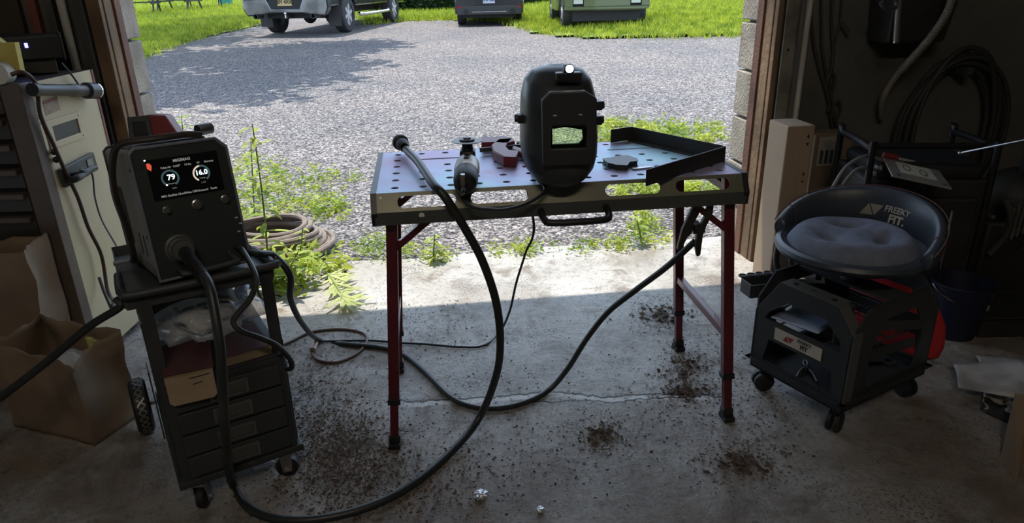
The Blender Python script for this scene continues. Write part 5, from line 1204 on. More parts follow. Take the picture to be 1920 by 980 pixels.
# chrome bumper: wings with dropped centre
q = MB(); prof = [(-1.02, 0.80), (-0.44, 0.82), (-0.34, 0.60), (0.34, 0.60), (0.44, 0.82), (1.02, 0.80), (1.03, 0.60), (0.94, 0.44), (0.62, 0.46), (0.40, 0.50), (-0.40, 0.50), (-0.62, 0.46), (-0.94, 0.44), (-1.03, 0.60)]
q.prism(prof, (0, -1.30, 0), (1, 0, 0), (0, 0, 1), (0, 0.20, 0)); bp_ = q.build('rear_bumper', mat('dull_chrome', (0.22, 0.23, 0.24), 0.16, 1.0, var=0.6, vscale=2.2), truck, smooth=False, bevel=0.03)
q = MB(); q.bb((-0.40, -1.285, 0.60), (0.40, -1.10, 0.86)); q.build('plate_recess', M_under, bp_, smooth=False)
q = MB(); q.bb((-0.17, -1.300, 0.66), (0.17, -1.287, 0.82)); pt_ = q.build('licence_plate', mat('yellow_plate', (0.55, 0.42, 0.18), 0.5), truck, smooth=False)
q = MB(); puttext(q, 'EIY·4XX'.replace('·', ' '), 0.10, (0, -1.302, 0.74), (1, 0, 0), (0, 0, 1), bold=0.004, depth=0.001); q.build('lettering', M_under, pt_, smooth=False)
for x in (-0.72, 0.66):
    q = MB(); q.lathe((x, -1.34, 0.44), (x, -0.9, 0.44), [(0, 0.048), (0, 0.060), (0.3, 0.060), (0.3, 0), (0.29, 0), (0.29, 0.048), (0, 0.048)], 20); q.build('exhaust_tip', M_dksteel, truck)
q = MB(); q.box((0, -1.18, 0.42), (0.08, 0.30, 0.08)); q.build('hitch_receiver', M_under, truck, smooth=False)
q = MB(); q.cyl((0, -1.32, 0.40), (0, -1.32, 0.47), 0.02); q.blob((0, -1.32, 0.50), 0.035); q.build('hitch_ball', M_chrome, truck)
for x in (-0.86, 0.86):
    q = MB(); q.bb((x - 0.15, -0.56, 0.17), (x + 0.15, -0.545, 0.62)); q.build('mud_flap', mat('flap_rubber', (0.045, 0.045, 0.045), 0.7) if x < 0 else bpy.data.materials['flap_rubber'], truck, smooth=False)
q = MB(); q.bb((-0.6, -1.0, 0.38), (0.6, 0.4, 0.60)); q.tube([(-0.85, 0, 0.38), (0.85, 0, 0.38)], 0.05, 10); q.blob((0, 0, 0.36), (0.16, 0.16, 0.15)); q.bb((-0.5, 0.4, 0.40), (0.5, 4.2, 0.62)); q.build('chassis', M_under, truck)
q = MB(); q.tube([(1.0, 0.75, 0.40), (1.06, 0.9, 0.38), (1.06, 2.8, 0.38), (1.0, 3.0, 0.40)], 0.045, 12, 4); q.build('side_step', M_chrome, truck)
for x in (-0.96, 0.96):
    q = MB(); q.bb((x - 0.04, -1.105, 0.90), (x + 0.04, -1.05, 1.22)); q.build('tail_light', mat('tail_red', (0.4, 0.01, 0.01), 0.2) if x < 0 else bpy.data.materials['tail_red'], truck, smooth=False)
# --- dark hatchback
pl_ = PG(858, 47); pr_ = PG(978, 45); mid = (pl_ + pr_) / 2; sc_ = (pr_ - pl_).length / 1.72
hb_ = thing('hatchback_car', 'dark grey hatchback seen from behind parked at the edge of the grass', 'car'); hb_.matrix_basis = Matrix.Translation((mid.x, mid.y + 0.25, gh(0, mid.y) - 0.02)) @ rotz(R(1)) @ Matrix.Scale(sc_, 4)
M_hpaint = mat('dark_grey_paint', (0.06, 0.062, 0.068), 0.22, 0.5, coat=0.7)
for x, sd_ in ((-0.76, -1), (0.76, 1)): wheel(hb_, x, 0.45, 0.33, 0.23, sd_); wheel(hb_, x, 3.05, 0.33, 0.23, sd_)
def hsec(y, hw, z0, z1, zr, hr):
    return [(-hw, y, z0), (hw, y, z0), (hw * 1.02, y, (z0 + z1) / 2), (hw * 0.96, y, z1), (hr, y, zr), (-hr, y, zr), (-hw * 0.96, y, z1), (-hw * 1.02, y, (z0 + z1) / 2)]
q = MB(); loft(q, [hsec(-0.42, 0.80, 0.34, 0.85, 0.88, 0.70), hsec(-0.30, 0.90, 0.30, 0.95, 1.05, 0.72), hsec(0.05, 0.92, 0.30, 0.98, 1.35, 0.60), hsec(0.5, 0.92, 0.66, 0.98, 1.44, 0.58), hsec(0.85, 0.92, 0.30, 0.96, 1.47, 0.58), hsec(2.0, 0.92, 0.30, 0.93, 1.44, 0.56), hsec(2.65, 0.92, 0.30, 0.90, 1.05, 0.60), hsec(3.05, 0.92, 0.62, 0.86, 0.95, 0.60), hsec(3.5, 0.88, 0.30, 0.75, 0.82, 0.6), hsec(3.75, 0.75, 0.32, 0.62, 0.68, 0.55)]); q.build('body', M_hpaint, hb_, angle=50)
q = MB(); q.prism([(-0.55, 1.02), (0.55, 1.02), (0.50, 1.30), (-0.50, 1.30)], (0, -0.34, 0), (1, 0, 0), (0, 0.95, 1), (0, 0.01, 0)) if False else q.add([(-0.60, -0.335, 1.02), (0.60, -0.335, 1.02), (0.52, -0.02, 1.30), (-0.52, -0.02, 1.30), (-0.60, -0.30, 1.02), (0.60, -0.30, 1.02), (0.52, 0.02, 1.30), (-0.52, 0.02, 1.30)], [(0, 1, 2, 3), (7, 6, 5, 4), (0, 4, 5, 1), (1, 5, 6, 2), (2, 6, 7, 3), (3, 7, 4, 0)]); q.build('rear_window', bpy.data.materials['dark_car_glass'], hb_, smooth=False)
q = MB(); q.prism([(-0.84, 0.28), (0.84, 0.28), (0.86, 0.44), (0.62, 0.50), (-0.62, 0.50), (-0.86, 0.44)], (0, -0.50, 0), (1, 0, 0), (0, 0, 1), (0, 0.14, 0)); q.build('rear_diffuser', mat('dull_black_trim', (0.035, 0.037, 0.038), 0.5), hb_, smooth=False, bevel=0.02)
q = MB(); q.prism([(-0.88, 0.44), (0.88, 0.44), (0.90, 0.60), (0.86, 0.72), (-0.86, 0.72), (-0.90, 0.60)], (0, -0.47, 0), (1, 0, 0), (0, 0, 1), (0, 0.12, 0)); q.build('rear_bumper', M_hpaint, hb_, smooth=False, bevel=0.03)
q = MB(); q.prism([(-0.38, 0.52), (0.38, 0.52), (0.28, 0.76), (-0.28, 0.76)], (0, -0.476, 0), (1, 0, 0), (0, 0, 1), (0, 0.02, 0)); q.build('plate_recess', M_under, hb_, smooth=False)
q = MB(); q.bb((-0.155, -0.490, 0.56), (0.155, -0.478, 0.71)); pt_ = q.build('licence_plate', mat('white_plate', (0.55, 0.60, 0.66), 0.5), hb_, smooth=False)
q = MB(); puttext(q, 'LPN 1685', 0.075, (0, -0.492, 0.635), (1, 0, 0), (0, 0, 1), bold=0.003, depth=0.001); q.build('lettering', mat('plate_blue', (0.05, 0.08, 0.25), 0.5), pt_, smooth=False)
for x in (-0.74, 0.74):
    q = MB(); q.bb((x - 0.10, -0.482, 0.445), (x + 0.10, -0.465, 0.485)); q.build('reflector', bpy.data.materials['tail_red'], hb_, smooth=False)
    q = MB(); q.lathe((x * 0.82, -0.53, 0.36), (x * 0.82, 0, 0.36), [(0, 0.045), (0, 0.058), (0.10, 0.058), (0.10, 0), (0.09, 0), (0.09, 0.045), (0, 0.045)], 18); q.build('exhaust_tip', M_under, hb_)
q = MB(); q.bb((-0.45, -0.512, 0.345), (0.45, -0.500, 0.362)); q.build('trim_strip', M_steel, hb_, smooth=False)
q = MB(); q.bb((-0.7, -0.30, 0.20), (0.7, 3.4, 0.34)); q.build('underbody', M_under, hb_, smooth=False)
for x in (-0.76, 0.76):
    q = MB(); q.prism([(x - 0.14, 0.86), (x + 0.14, 0.86), (x + 0.14, 0.98), (x - 0.14, 0.98)], (0, -0.42, 0), (1, 0, 0), (0, 0, 1), (0, 0.1, 0)); q.build('tail_light', bpy.data.materials['tail_red'], hb_, smooth=False)
# --- green vehicle
g_ = PG(1137, 36, 0.26); wdt = (PG(1217, 36, 0.26) - PG(1057, 36, 0.26)).length
gv = thing('green_car', 'olive green car with bumper slots standing in the grass behind the driveway', 'car'); gv.matrix_basis = Matrix.Translation((g_.x, g_.y + 0.2, float(rise(g_.x, g_.y)) - 0.03)) @ rotz(R(2)) @ Matrix.Scale(wdt / 1.86, 4)
M_gpaint = mat('olive_green_paint', (0.11, 0.135, 0.055), 0.35, 0.2, coat=0.5)
for x, sd_ in ((-0.80, -1), (0.80, 1)): wheel(gv, x, 0.40, 0.33, 0.22, sd_); wheel(gv, x, 2.95, 0.33, 0.22, sd_)
q = MB(); loft(q, [hsec(-0.10, 0.84, 0.36, 0.72, 0.80, 0.72), hsec(0.05, 0.93, 0.50, 0.84, 0.92, 0.74), hsec(0.6, 0.93, 0.66, 0.88, 0.96, 0.74), hsec(0.9, 0.93, 0.34, 0.90, 1.0, 0.70), hsec(1.3, 0.93, 0.32, 0.92, 1.42, 0.60), hsec(2.4, 0.93, 0.32, 0.93, 1.46, 0.60), hsec(3.0, 0.93, 0.62, 0.92, 1.2, 0.64), hsec(3.5, 0.88, 0.36, 0.85, 0.95, 0.66)]); q.build('body', M_gpaint, gv, angle=50)
q = MB(); 
for (a, b, c, d) in ((-0.90, 0.62, 0.90, 0.80), (-0.90, 0.38, 0.90, 0.44), (-0.90, 0.44, -0.74, 0.62), (-0.50, 0.44, -0.34, 0.62) , (-0.34, 0.44, 0.34, 0.62), (0.74, 0.44, 0.90, 0.62), (0.34, 0.44, 0.50, 0.62)): q.bb((a, -0.22, b), (c, -0.05, d))
q.build('front_bumper', M_gpaint, gv, smooth=False, bevel=0.012)
for x0, x1 in ((-0.74, -0.50), (0.50, 0.74)):
    q = MB(); q.bb((x0, -0.12, 0.44), (x1, -0.06, 0.62)); q.build('bumper_slot', M_under, gv, smooth=False)
    q = MB(); q.bb((x0 + 0.02, -0.20, 0.50), (x1 - 0.02, -0.12, 0.58)); q.build('fog_lamp', mat('lamp_glass', (0.55, 0.58, 0.5), 0.15) if x0 < 0 else bpy.data.materials['lamp_glass'], gv, smooth=False)
q = MB(); q.bb((-0.72, -0.04, 0.14), (0.76, 3.3, 0.37)); q.build('underbody', M_under, gv, smooth=False)
# --- picnic tables and the turquoise barrel
M_pic = mat('dark_metal_frame', (0.03, 0.032, 0.032), 0.6)
def picnic(u, v, rz, label):
    g = PG(u, v); t = thing('picnic_table', label, 'picnic table', (g.x, g.y, gh(0, g.y) - 0.02), rz, 'picnic tables on the grass')
    q = MB()
    for k in range(5): q.bb((-0.9, -0.36 + 0.15 * k, 0.72), (0.9, -0.24 + 0.15 * k, 0.75))
    q.build('tabletop', M_pic, t, smooth=False)
    for y in (-0.72, 0.60):
        q = MB(); q.bb((-0.9, y, 0.42), (0.9, y + 0.12, 0.45)); q.build('bench', M_pic, t, smooth=False)
    for x in (-0.65, 0.65):
        for s_ in (-1, 1):
            q = MB(); q.bar((x, s_ * 0.25, 0.72), (x, s_ * 0.62, 0.0), 0.05, 0.05, (1, 0, 0)); q.build('leg', M_pic, t, smooth=False)
        q = MB(); q.bar((x, -0.72, 0.40), (x, 0.72, 0.40), 0.05, 0.05); q.build('cross_beam', M_pic, t, smooth=False)
picnic(262, 26, R(12), 'dark picnic table at the left edge of the doorway on the far grass')
picnic(338, 20, R(-6), 'dark picnic table in the middle of the far row, left of the turquoise barrel')
picnic(385, 15, R(15), 'farthest dark picnic table, just left of the turquoise barrel')
g = PG(424, 9); t = thing('barrel', 'turquoise plastic barrel on the far grass beside the picnic tables', 'barrel', (g.x, g.y, gh(0, g.y) - 0.03))
q = MB(); q.lathe((0, 0, 0), (0, 0, 1), [(0, 0), (0, 0.29), (0.04, 0.31), (0.25, 0.32), (0.28, 0.335), (0.31, 0.32), (0.58, 0.32), (0.61, 0.335), (0.64, 0.32), (0.88, 0.31), (0.92, 0.28), (0.92, 0)], 30); q.build('drum', mat('turquoise_plastic', (0.06, 0.30, 0.30), 0.4), t)
q = MB(); q.lathe((0.1, 0.05, 0.92), (0.1, 0.05, 1), [(0, 0), (0, 0.04), (0.03, 0.04), (0.03, 0)], 14); q.build('cap', M_black, t)
# ================================================================ WEEDS NEAR THE DOORWAY
M_stem = mat('green_stem', (0.16, 0.22, 0.05), 0.6)
def leafblade(mb, base, d, L_, wd, droop):
    d = d.normalized(); side = d.cross(EZ).normalized(); N = 6; vs = []
    for k in range(N + 1):
        t_ = k / N; p = base + d * L_ * t_ + Vector((0, 0, -droop * L_ * t_ * t_)); ww = wd * math.sin(PI * min(1, (t_ * 0.92 + 0.06))) ** 0.8
        vs += [p - side * ww / 2, p + Vector((0, 0, -ww * 0.12)), p + side * ww / 2]
    fs = []
    for k in range(N):
        for j in (0, 1): a = 3 * k + j; fs.append((a, a + 1, a + 4, a + 3))
    mb.add(vs, fs)
def weed(base, tip, n, L_, wd, label, name='tall_weed', cat='weed', bend=0.0, spread=1.0, m=None, group=None, t0=0.15):
    t = thing(name, label, cat, tuple(base), 0, group); ax = tip - base; rr = random.Random(hash(label) % 999 if False else len(label) * 7 + n)
    pts = [ax * (k / 8) + Vector((bend * math.sin(PI * k / 8), 0, 0)) for k in range(9)]
    q = MB(); q.tube(pts, [0.0045, 0.004, 0.0035, 0.003, 0.002], 7); q.build('stem', M_stem, t)
    q = MB()
    for k in range(n):
        f = t0 + (1 - t0) * k / n; i = min(7, int(f * 8)); p = pts[i] + (pts[i + 1] - pts[i]) * (f * 8 - i); a = k * 2.4 + rr.uniform(-.4, .4)
        d = Vector((math.cos(a) * spread, math.sin(a) * spread, rr.uniform(0.1, 0.7))); leafblade(q, p, d, L_ * rr.uniform(0.6, 1.2) * (1.1 - 0.5 * f), wd * rr.uniform(0.7, 1.2), rr.uniform(0.2, 0.9))
    q.build('leaves', m or M_leaf, t, smooth=True); return t
b0 = P(505, 530); b0.z = -0.0
weed(b0, PY(473, 232, b0.y - 0.05), 34, 0.11, 0.024, 'tallest thin weed rising beside the welding machine at the threshold', bend=0.01)
b0 = P(560, 500); weed(b0, PY(568, 425, b0.y), 14, 0.06, 0.016, 'short upright weed in front of the coiled hose right of the tallest weed')
b0 = P(478, 420); weed(b0, PY(470, 260, b0.y), 22, 0.12, 0.024, 'weed growing just right of the welding machine behind the tallest weed')
b0 = P(350, 330); weed(b0, PY(340, 215, b0.y), 26, 0.16, 0.03, 'bright weed showing above the welding machine beside the left door jamb')
b0 = P(375, 330); weed(b0, PY(372, 236, b0.y), 18, 0.13, 0.03, 'shorter bright weed above the welding machine, right of its taller neighbour')
b0 = P(520, 540); weed(b0, PY(560, 470, b0.y), 18, 0.13, 0.035, 'broad-leaved drooping weed at the foot of the tallest weed')
b0 = P(500, 555); weed(b0, PY(520, 475, b0.y), 12, 0.12, 0.035, 'broad-leaved weed right behind the rim of the cart tray')
b0 = P(1205, 460); weed(b0, PY(1192, 402, b0.y), 16, 0.08, 0.02, 'small leafy weed seen under the right half of the table top')
b0 = P(812, 490); weed(b0, PY(815, 438, b0.y), 14, 0.08, 0.02, 'small upright weed behind the left legs of the table', t0=0.05)
# uprooted weed lying on the slab
b0 = P(608, 505, 0.02); t = thing('uprooted_weed', 'pulled pale green weed lying limp on the sunny edge of the concrete floor', 'weed', tuple(b0))
e0 = P(650, 570, 0.012) - b0; q = MB(); q.tube([Vector((0, 0, 0)), e0 * 0.5 + Vector((0, 0, 0.015)), e0], 0.004, 7, 4); q.build('stem', M_stem, t)
q = MB(); rr = random.Random(5)
for k in range(46):
    f = rr.uniform(0.2, 1.0); p = e0 * f + Vector((0, 0, 0.008)); a = rr.uniform(-2.2, 1.0); leafblade(q, p, Vector((math.cos(a), math.sin(a), 0.12)), rr.uniform(0.06, 0.13), 0.016, 0.1)
q.v = [(x, y, max(z, -b0.z + 0.004)) for x, y, z in q.v]
q.build('leaves', M_pale, t)
def patch(name, label, poly, n, size, m=None, h=0.02, w_=None):
    us = [p[0] for p in poly]; vs = [p[1] for p in poly]; pts = []
    while len(pts) < n * 0.55:
        u = rng.uniform(min(us), max(us)); v = rng.uniform(min(vs), max(vs))
        if inpoly(np.array([u]), np.array([v]), poly)[0] and noise.noise(Vector((u * 0.045, v * 0.09, len(label)))) > rng.uniform(-0.15, 0.45):
            p = P(u, v, 0); pts.append((p.x, p.y, -0.028 if p.y > 3.2 else 0.0))
    c = np.array(pts); q_ = leafquads(c + np.array([0, 0, h * 0.5]), size * 0.62, int(n * 2.2), (0.02, 0.04, h * 0.5), 0.5, 0.4); q_[:, :, 2] = np.maximum(q_[:, :, 2], c[0, 2])
    o = tris(name, q_, m=m or M_leaf); tag(o, label, 'weeds', kind='stuff')
patch('ground_weeds', 'low yellow-green weeds spread over the gravel behind the tallest weed', [(430, 290), (560, 300), (680, 330), (640, 350), (600, 380), (560, 395), (490, 400), (440, 400)], 700, 0.05, h=0.03)
patch('ground_weeds', 'low leafy tuft of weeds on the gravel halfway between welder and table', [(585, 372), (655, 378), (650, 405), (590, 402)], 200, 0.05, h=0.05)
patch('ground_weeds', 'green weeds tangled beside the coiled hose at the threshold', [(480, 480), (620, 480), (650, 510), (560, 545), (490, 560)], 330, 0.07, h=0.05)
patch('ground_weeds', 'strip of small weeds behind the left table legs', [(660, 470), (700, 430), (720, 440), (770, 470), (860, 480), (850, 490), (700, 490)], 420, 0.035, h=0.03)
patch('ground_weeds', 'sparse small weeds along the threshold in the middle of the doorway', [(920, 475), (960, 460), (1060, 465), (1180, 455), (1262, 438), (1255, 458), (1050, 475)], 350, 0.04, h=0.03)
patch('ground_weeds', 'bright green weeds on the gravel behind the helmet and the steel strip', [(1112, 228), (1350, 232), (1360, 258), (1300, 262), (1115, 262)], 1300, 0.06, h=0.05)
patch('ground_weeds', 'bright green weeds seen through the right slots of the table front', [(1140, 342), (1355, 338), (1360, 366), (1150, 368)], 800, 0.05, h=0.05)
patch('ground_weeds', 'thin weeds beside the right door jamb', [(1180, 395), (1225, 395), (1235, 425), (1185, 432)], 130, 0.05, h=0.04)
# coiled hose at the threshold
cc_ = P(500, 462); t = thing('coiled_hose', 'heap of coiled grey-brown hose at the threshold right of the welding machine', 'hose', (cc_.x, cc_.y, -0.02))
q = MB()
for k in range(9):
    rr = 0.17 + 0.014 * k + 0.01 * math.sin(k * 2.1); z_ = 0.012 + 0.020 * ((9 - k) * 0.62)
    q.tube([(rr * 1.15 * math.cos(R(a)) + 0.012 * math.sin(k * 3), rr * 0.85 * math.sin(R(a)) + 0.01 * math.cos(k * 5), z_ + 0.010 * math.sin(R(a * 2) + k)) for a in range(0, 360, 15)], 0.013, 8, closed=True)
q.build('hose_coils', mat('grey_brown_hose', (0.20, 0.165, 0.14), 0.7, var=0.3, vscale=20), t)
# pebbles on the near gravel
n = 9000; x = rng.uniform(-3.2, 2.4, n); y = 3.25 + rng.uniform(0, 1, n) ** 1.4 * 4.5; k = (x > -0.55 * y) & (x < 0.4 * y); x = x[k]; y = y[k]; n = len(x)
r_ = rng.uniform(0.003, 0.010, n); c = np.stack([x, y, -0.03 + r_ * 0.4], 1)
U = np.array([[1, 0, 0], [-1, 0, 0], [0, 1, 0], [0, -1, 0], [0, 0, 0.6], [0, 0, -0.6]]); T = np.array([[0, 2, 4], [2, 1, 4], [1, 3, 4], [3, 0, 4]])
sc = rng.uniform(0.6, 1.4, (n, 6, 1)); an = rng.uniform(0, PI, n); ca, sa = np.cos(an), np.sin(an)
Vv = U[None] * sc; Vr = np.stack([Vv[:, :, 0] * ca[:, None] - Vv[:, :, 1] * sa[:, None], Vv[:, :, 0] * sa[:, None] + Vv[:, :, 1] * ca[:, None], Vv[:, :, 2]], 2)
Vw = c[:, None, :] + Vr * r_[:, None, None]
tag(tris('loose_pebbles', Vw[:, T].reshape(-1, 3, 3), m=mat('pebble_grey', (0.26, 0.26, 0.27), 0.85, var=0.7, vscale=40)), 'loose grey stones scattered over the near gravel', 'gravel', kind='stuff')
# ================================================================ CABLES
M_cable = mat('black_cable_rubber', (0.022, 0.025, 0.025), 0.42)
def cable(name, label, pts, r, n=10, seg=10, m=None, cat='cable'):
    q = MB(); q.tube(crom(pts, n), r, seg); o = q.build(name, m or M_cable); return tag(o, label, cat)
def fl(u, v, r=0.008): return P(u, v, r)
# torch lead: socket -> floor -> hanging loop -> over the table
s0 = wmp(0.28, 0.775, -0.047)
tl = thing('torch_lead', 'thick black torch lead looping from the welder over the floor and across the table', 'cable')
end = Vector(PY(752, 268, 1.99))
pts = [s0, s0 + Vector((0.035, -0.045, -0.012)), PY(390, 530, 1.335), PY(404, 590, 1.30), PY(414, 660, 1.275), PY(418, 740, 1.262), PY(424, 830, 1.262), fl(436, 905, 0.012), fl(465, 950, 0.012), fl(520, 973, 0.012), fl(600, 972, 0.012), fl(690, 950, 0.012), fl(770, 910, 0.012), fl(850, 843, 0.014), PY(900, 780, 1.66), PY(930, 705, 1.65), PY(938, 640, 1.62), PY(930, 565, 1.60), PY(905, 490, 1.585), PY(873, 430, 1.57), PY(835, 370, 1.56), PY(812, 345, 1.60), PY(785, 305, 1.78), PY(764, 283, 1.92), end]
q = MB(); q.tube(crom(pts, 10), 0.0105, 12); q.build('cable_jacket', M_cable, tl)
q = MB(); sp_ = crom(pts[:3], 12)
for k in range(2, 20): q.lathe(sp_[k], sp_[k + 1], [(0, 0.0), (0, 0.0145), (0.003, 0.0145), (0.003, 0)], 12) if (sp_[k + 1] - sp_[k]).length > 1e-5 else None
q.build('strain_relief', M_rubber, tl)
dd = (end - pts[-3]).normalized(); q = MB(); q.lathe(end - dd * 0.05, end + dd * 0.03, [(0, 0.011), (0.012, 0.016), (0.034, 0.018), (0.040, 0.014), (0.046, 0.015), (0.050, 0.022), (0.060, 0.0235), (0.062, 0.020), (0.063, 0)], 24); q.build('end_plug', M_rubber, tl)
# ground lead and clamp
gl_ = thing('ground_lead', 'black ground lead running from the cart along the floor to the clamp under the table', 'cable')
pts = [wmp(0.97, 0.92, -0.006), wmp(1.05, 0.93, -0.03), CW(0.300, 0.09, 0.575), CW(0.325, 0.06, 0.53), PY(545, 560, 1.66), PY(566, 605, 1.85), fl(598, 637, 0.010), fl(650, 645, 0.009), fl(705, 650, 0.009), fl(752, 662, 0.009), fl(795, 695, 0.009), fl(842, 742, 0.009), fl(885, 762, 0.009), fl(935, 765, 0.009), fl(985, 754, 0.009), fl(1030, 730, 0.012), PY(1065, 690, 1.86), PY(1100, 635, 1.84), PY(1140, 585, 1.82), PY(1190, 545, 1.79), PY(1250, 500, 1.74), PY(1303, 452, 1.705)]
q = MB(); q.tube(crom(pts, 10), 0.0085, 10); q.build('cable_jacket', M_cable, gl_)
cl = thing('ground_clamp', 'dark ground clamp gripping the lower rail near the right end of the table', 'clamp')
M_clamp = mat('worn_dark_metal', (0.06, 0.06, 0.055), 0.45, 0.6, var=0.3)
yc_ = 1.690
def c2_(u, v, y=yc_): return PY(u, v, y)
q = MB()
pl = [c2_(*p) for p in ((1304, 380), (1314, 386), (1312, 400), (1301, 420), (1298, 438), (1290, 445), (1276, 472), (1270, 468), (1280, 430), (1292, 405))]
o_ = pl[0]; q.prism([((p - o_).x, (p - o_).z) for p in pl], o_, (1, 0, 0), (0, 0, 1), (0, 0.018, 0)); q.build('left_handle', M_clamp, cl, smooth=False, bevel=0.003)
pl = [c2_(*p) for p in ((1326, 382), (1338, 384), (1336, 402), (1325, 422), (1318, 440), (1313, 478), (1306, 481), (1303, 462), (1306, 440), (1312, 425), (1324, 400))]
q = MB(); o_ = pl[0] - Vector((0, 0.004, 0)); q.prism([((p - pl[0]).x, (p - pl[0]).z) for p in pl], o_, (1, 0, 0), (0, 0, 1), (0, 0.018, 0)); q.build('right_handle', M_clamp, cl, smooth=False, bevel=0.003)
q = MB(); a = c2_(1309, 426); q.cyl(a + Vector((0, -0.008, 0)), a + Vector((0, 0.026, 0)), 0.011, seg=16); q.bar(c2_(1298, 432, yc_ + 0.008), c2_(1320, 428, yc_ + 0.008), 0.014, 0.022, (0, 1, 0)); q.build('pivot_spring', M_clamp, cl, smooth=False)
# small loop lead at the cart front
cable('control_lead', 'thinner black lead curling from the welder front to the right side of the cart', [wmp(0.86, 0.86, 0.0), wmp(0.88, 0.88, -0.04), PY(480, 520, 1.42), PY(470, 558, 1.40), PY(446, 588, 1.37), PY(438, 604, 1.36), PY(452, 620, 1.36), PY(490, 634, 1.385), PY(520, 648, 1.415), PY(543, 672, 1.46), PY(547, 688, 1.475), PY(538, 690, 1.49), PY(530, 668, 1.51), PY(531, 650, 1.54)], 0.0065)
# grinder cord
gb = Matrix.Translation(gr.location) @ rotz(gr.rotation_euler.z)
gc = [gb @ Vector((-0.002, -0.030, 0.022)), PY(868, 368, 1.60), PY(885, 388, 1.545), PY(915, 392, 1.53), PY(950, 392, 1.53), PY(990, 380, 1.56), PY(1022, 357, 1.60), TW(0.398, 0.02, 0.730), TW(0.402, 0.12, 0.727), TW(0.415, 0.25, 0.727), TW(0.418, 0.43, 0.728), TW(0.415, 0.475, 0.69), PY(1001, 420, 2.10), PY(985, 475, 2.13), PY(968, 530, 2.16), PY(955, 585, 2.18), fl(935, 625, 0.006), fl(905, 648, 0.006), fl(860, 650, 0.006), fl(800, 645, 0.006), fl(745, 642, 0.006), fl(690, 638, 0.006), fl(600, 640, 0.006)]
cable('grinder_cord', 'thin black cord from the grinder draped over the table and along the floor behind it', gc, 0.0042, 8, 8)
ec = thing('extension_cord', 'brown extension cord with white plug end looped on the floor between cart and table', 'cable')
q = MB(); q.tube(crom([fl(512, 655, 0.005), fl(545, 640, .005), fl(585, 622, .005), fl(640, 617, .005), fl(680, 624, .005), fl(688, 640, .006), fl(670, 662, .005), fl(635, 678, .005), fl(600, 676, .005), fl(585, 662, .005), fl(590, 648, .008)], 10), 0.0048, 8); q.build('cable_jacket', mat('brown_cord', (0.11, 0.065, 0.05), 0.5), ec)
q = MB(); q.tube([fl(586, 656, .012), fl(590, 644, .012), fl(592, 638, .012)], 0.011, 10); q.build('plug', mat('pale_pink_plug', (0.55, 0.42, 0.36), 0.4), ec)
# cords on the left
cable('power_cord', 'dark red-black cord hanging down the cream cabinet side from the black box', [PX(20, 140, -1.40), PX(45, 136, -1.375), PX(68, 160, -1.37), PX(76, 215, -1.375), PX(100, 270, -1.375), PX(122, 320, -1.375), PX(146, 370, -1.375), PX(165, 425, -1.375), PX(190, 478, -1.37), PX(201, 540, -1.36), PX(212, 565, -1.30), CW(-0.06, 0.50, 0.36)], 0.006, m=mat('dark_red_cord', (0.05, 0.022, 0.018), 0.5))
cable('thin_cord', 'thin black cord curving from the outlet plate down to the cart tray', [PX(150, 318, -1.35), PX(172, 325, -1.35), PX(178, 370, -1.35), PX(190, 410, -1.33), PX(212, 450, -1.25), PX(226, 474, -1.15)], 0.0028, 8, 8)
cable('usb_cord', 'short thin cord hanging under the black box in front of the cabinet side', [PX(115, 118, -1.39), PX(124, 128, -1.385), PX(138, 145, -1.38), PX(148, 160, -1.375)], 0.003, 8, 8)
cable('earbud_cord', 'thin pale cord hanging beside the red label on the cabinet side', [PX(72, 215, -1.385), PX(80, 235, -1.385), PX(90, 262, -1.385), PX(95, 285, -1.385)], 0.0022, 8, 8, m=M_stick)
tw_ = lambda x, y, z: WM @ Vector((x, y, z))
cable('mains_cord', 'thick brown-black cord draped over the top of the welder and down its left side', [tw_(0.165, 0.05, WZ + 0.008), tw_(0.13, 0.045, WZ + 0.0125), tw_(0.06, 0.045, WZ + 0.0125), tw_(0.0, 0.07, WZ + 0.009), tw_(-0.02, 0.10, WZ - 0.03), tw_(-0.028, 0.13, WZ - 0.10), tw_(-0.02, 0.16, 0.12), tw_(-0.015, 0.2, 0.04), tw_(-0.01, 0.3, 0.012)], 0.0075, m=mat('brown_black_cord', (0.035, 0.024, 0.020), 0.45))
cable('gas_hose', 'thick black hose running from the cart down to the left over the paper bag', [CW(-0.045, 0.22, 0.50), PY(225, 575, 1.50), PY(170, 610, 1.50), PY(110, 660, 1.48), PY(60, 700, 1.46), PY(10, 738, 1.44), PY(-60, 790, 1.44)], 0.0095)
cable('short_rod', 'short black rod standing up between the cabinet and the cart', [PX(186, 520, -1.30), PX(196, 548, -1.28), PX(210, 580, -1.25)], 0.005, 4, 8, cat='rod')
# ================================================================ RIGHT SIDE OF THE WORKSHOP
def WU(u, v, w_=-0.02):
    n = EY; return PPL(u, v, W(0, w_), n)
M_bl = M_black
M_dk = mat('grimy_dark_plastic', (0.022, 0.022, 0.020), 0.6, var=0.4, vscale=8)
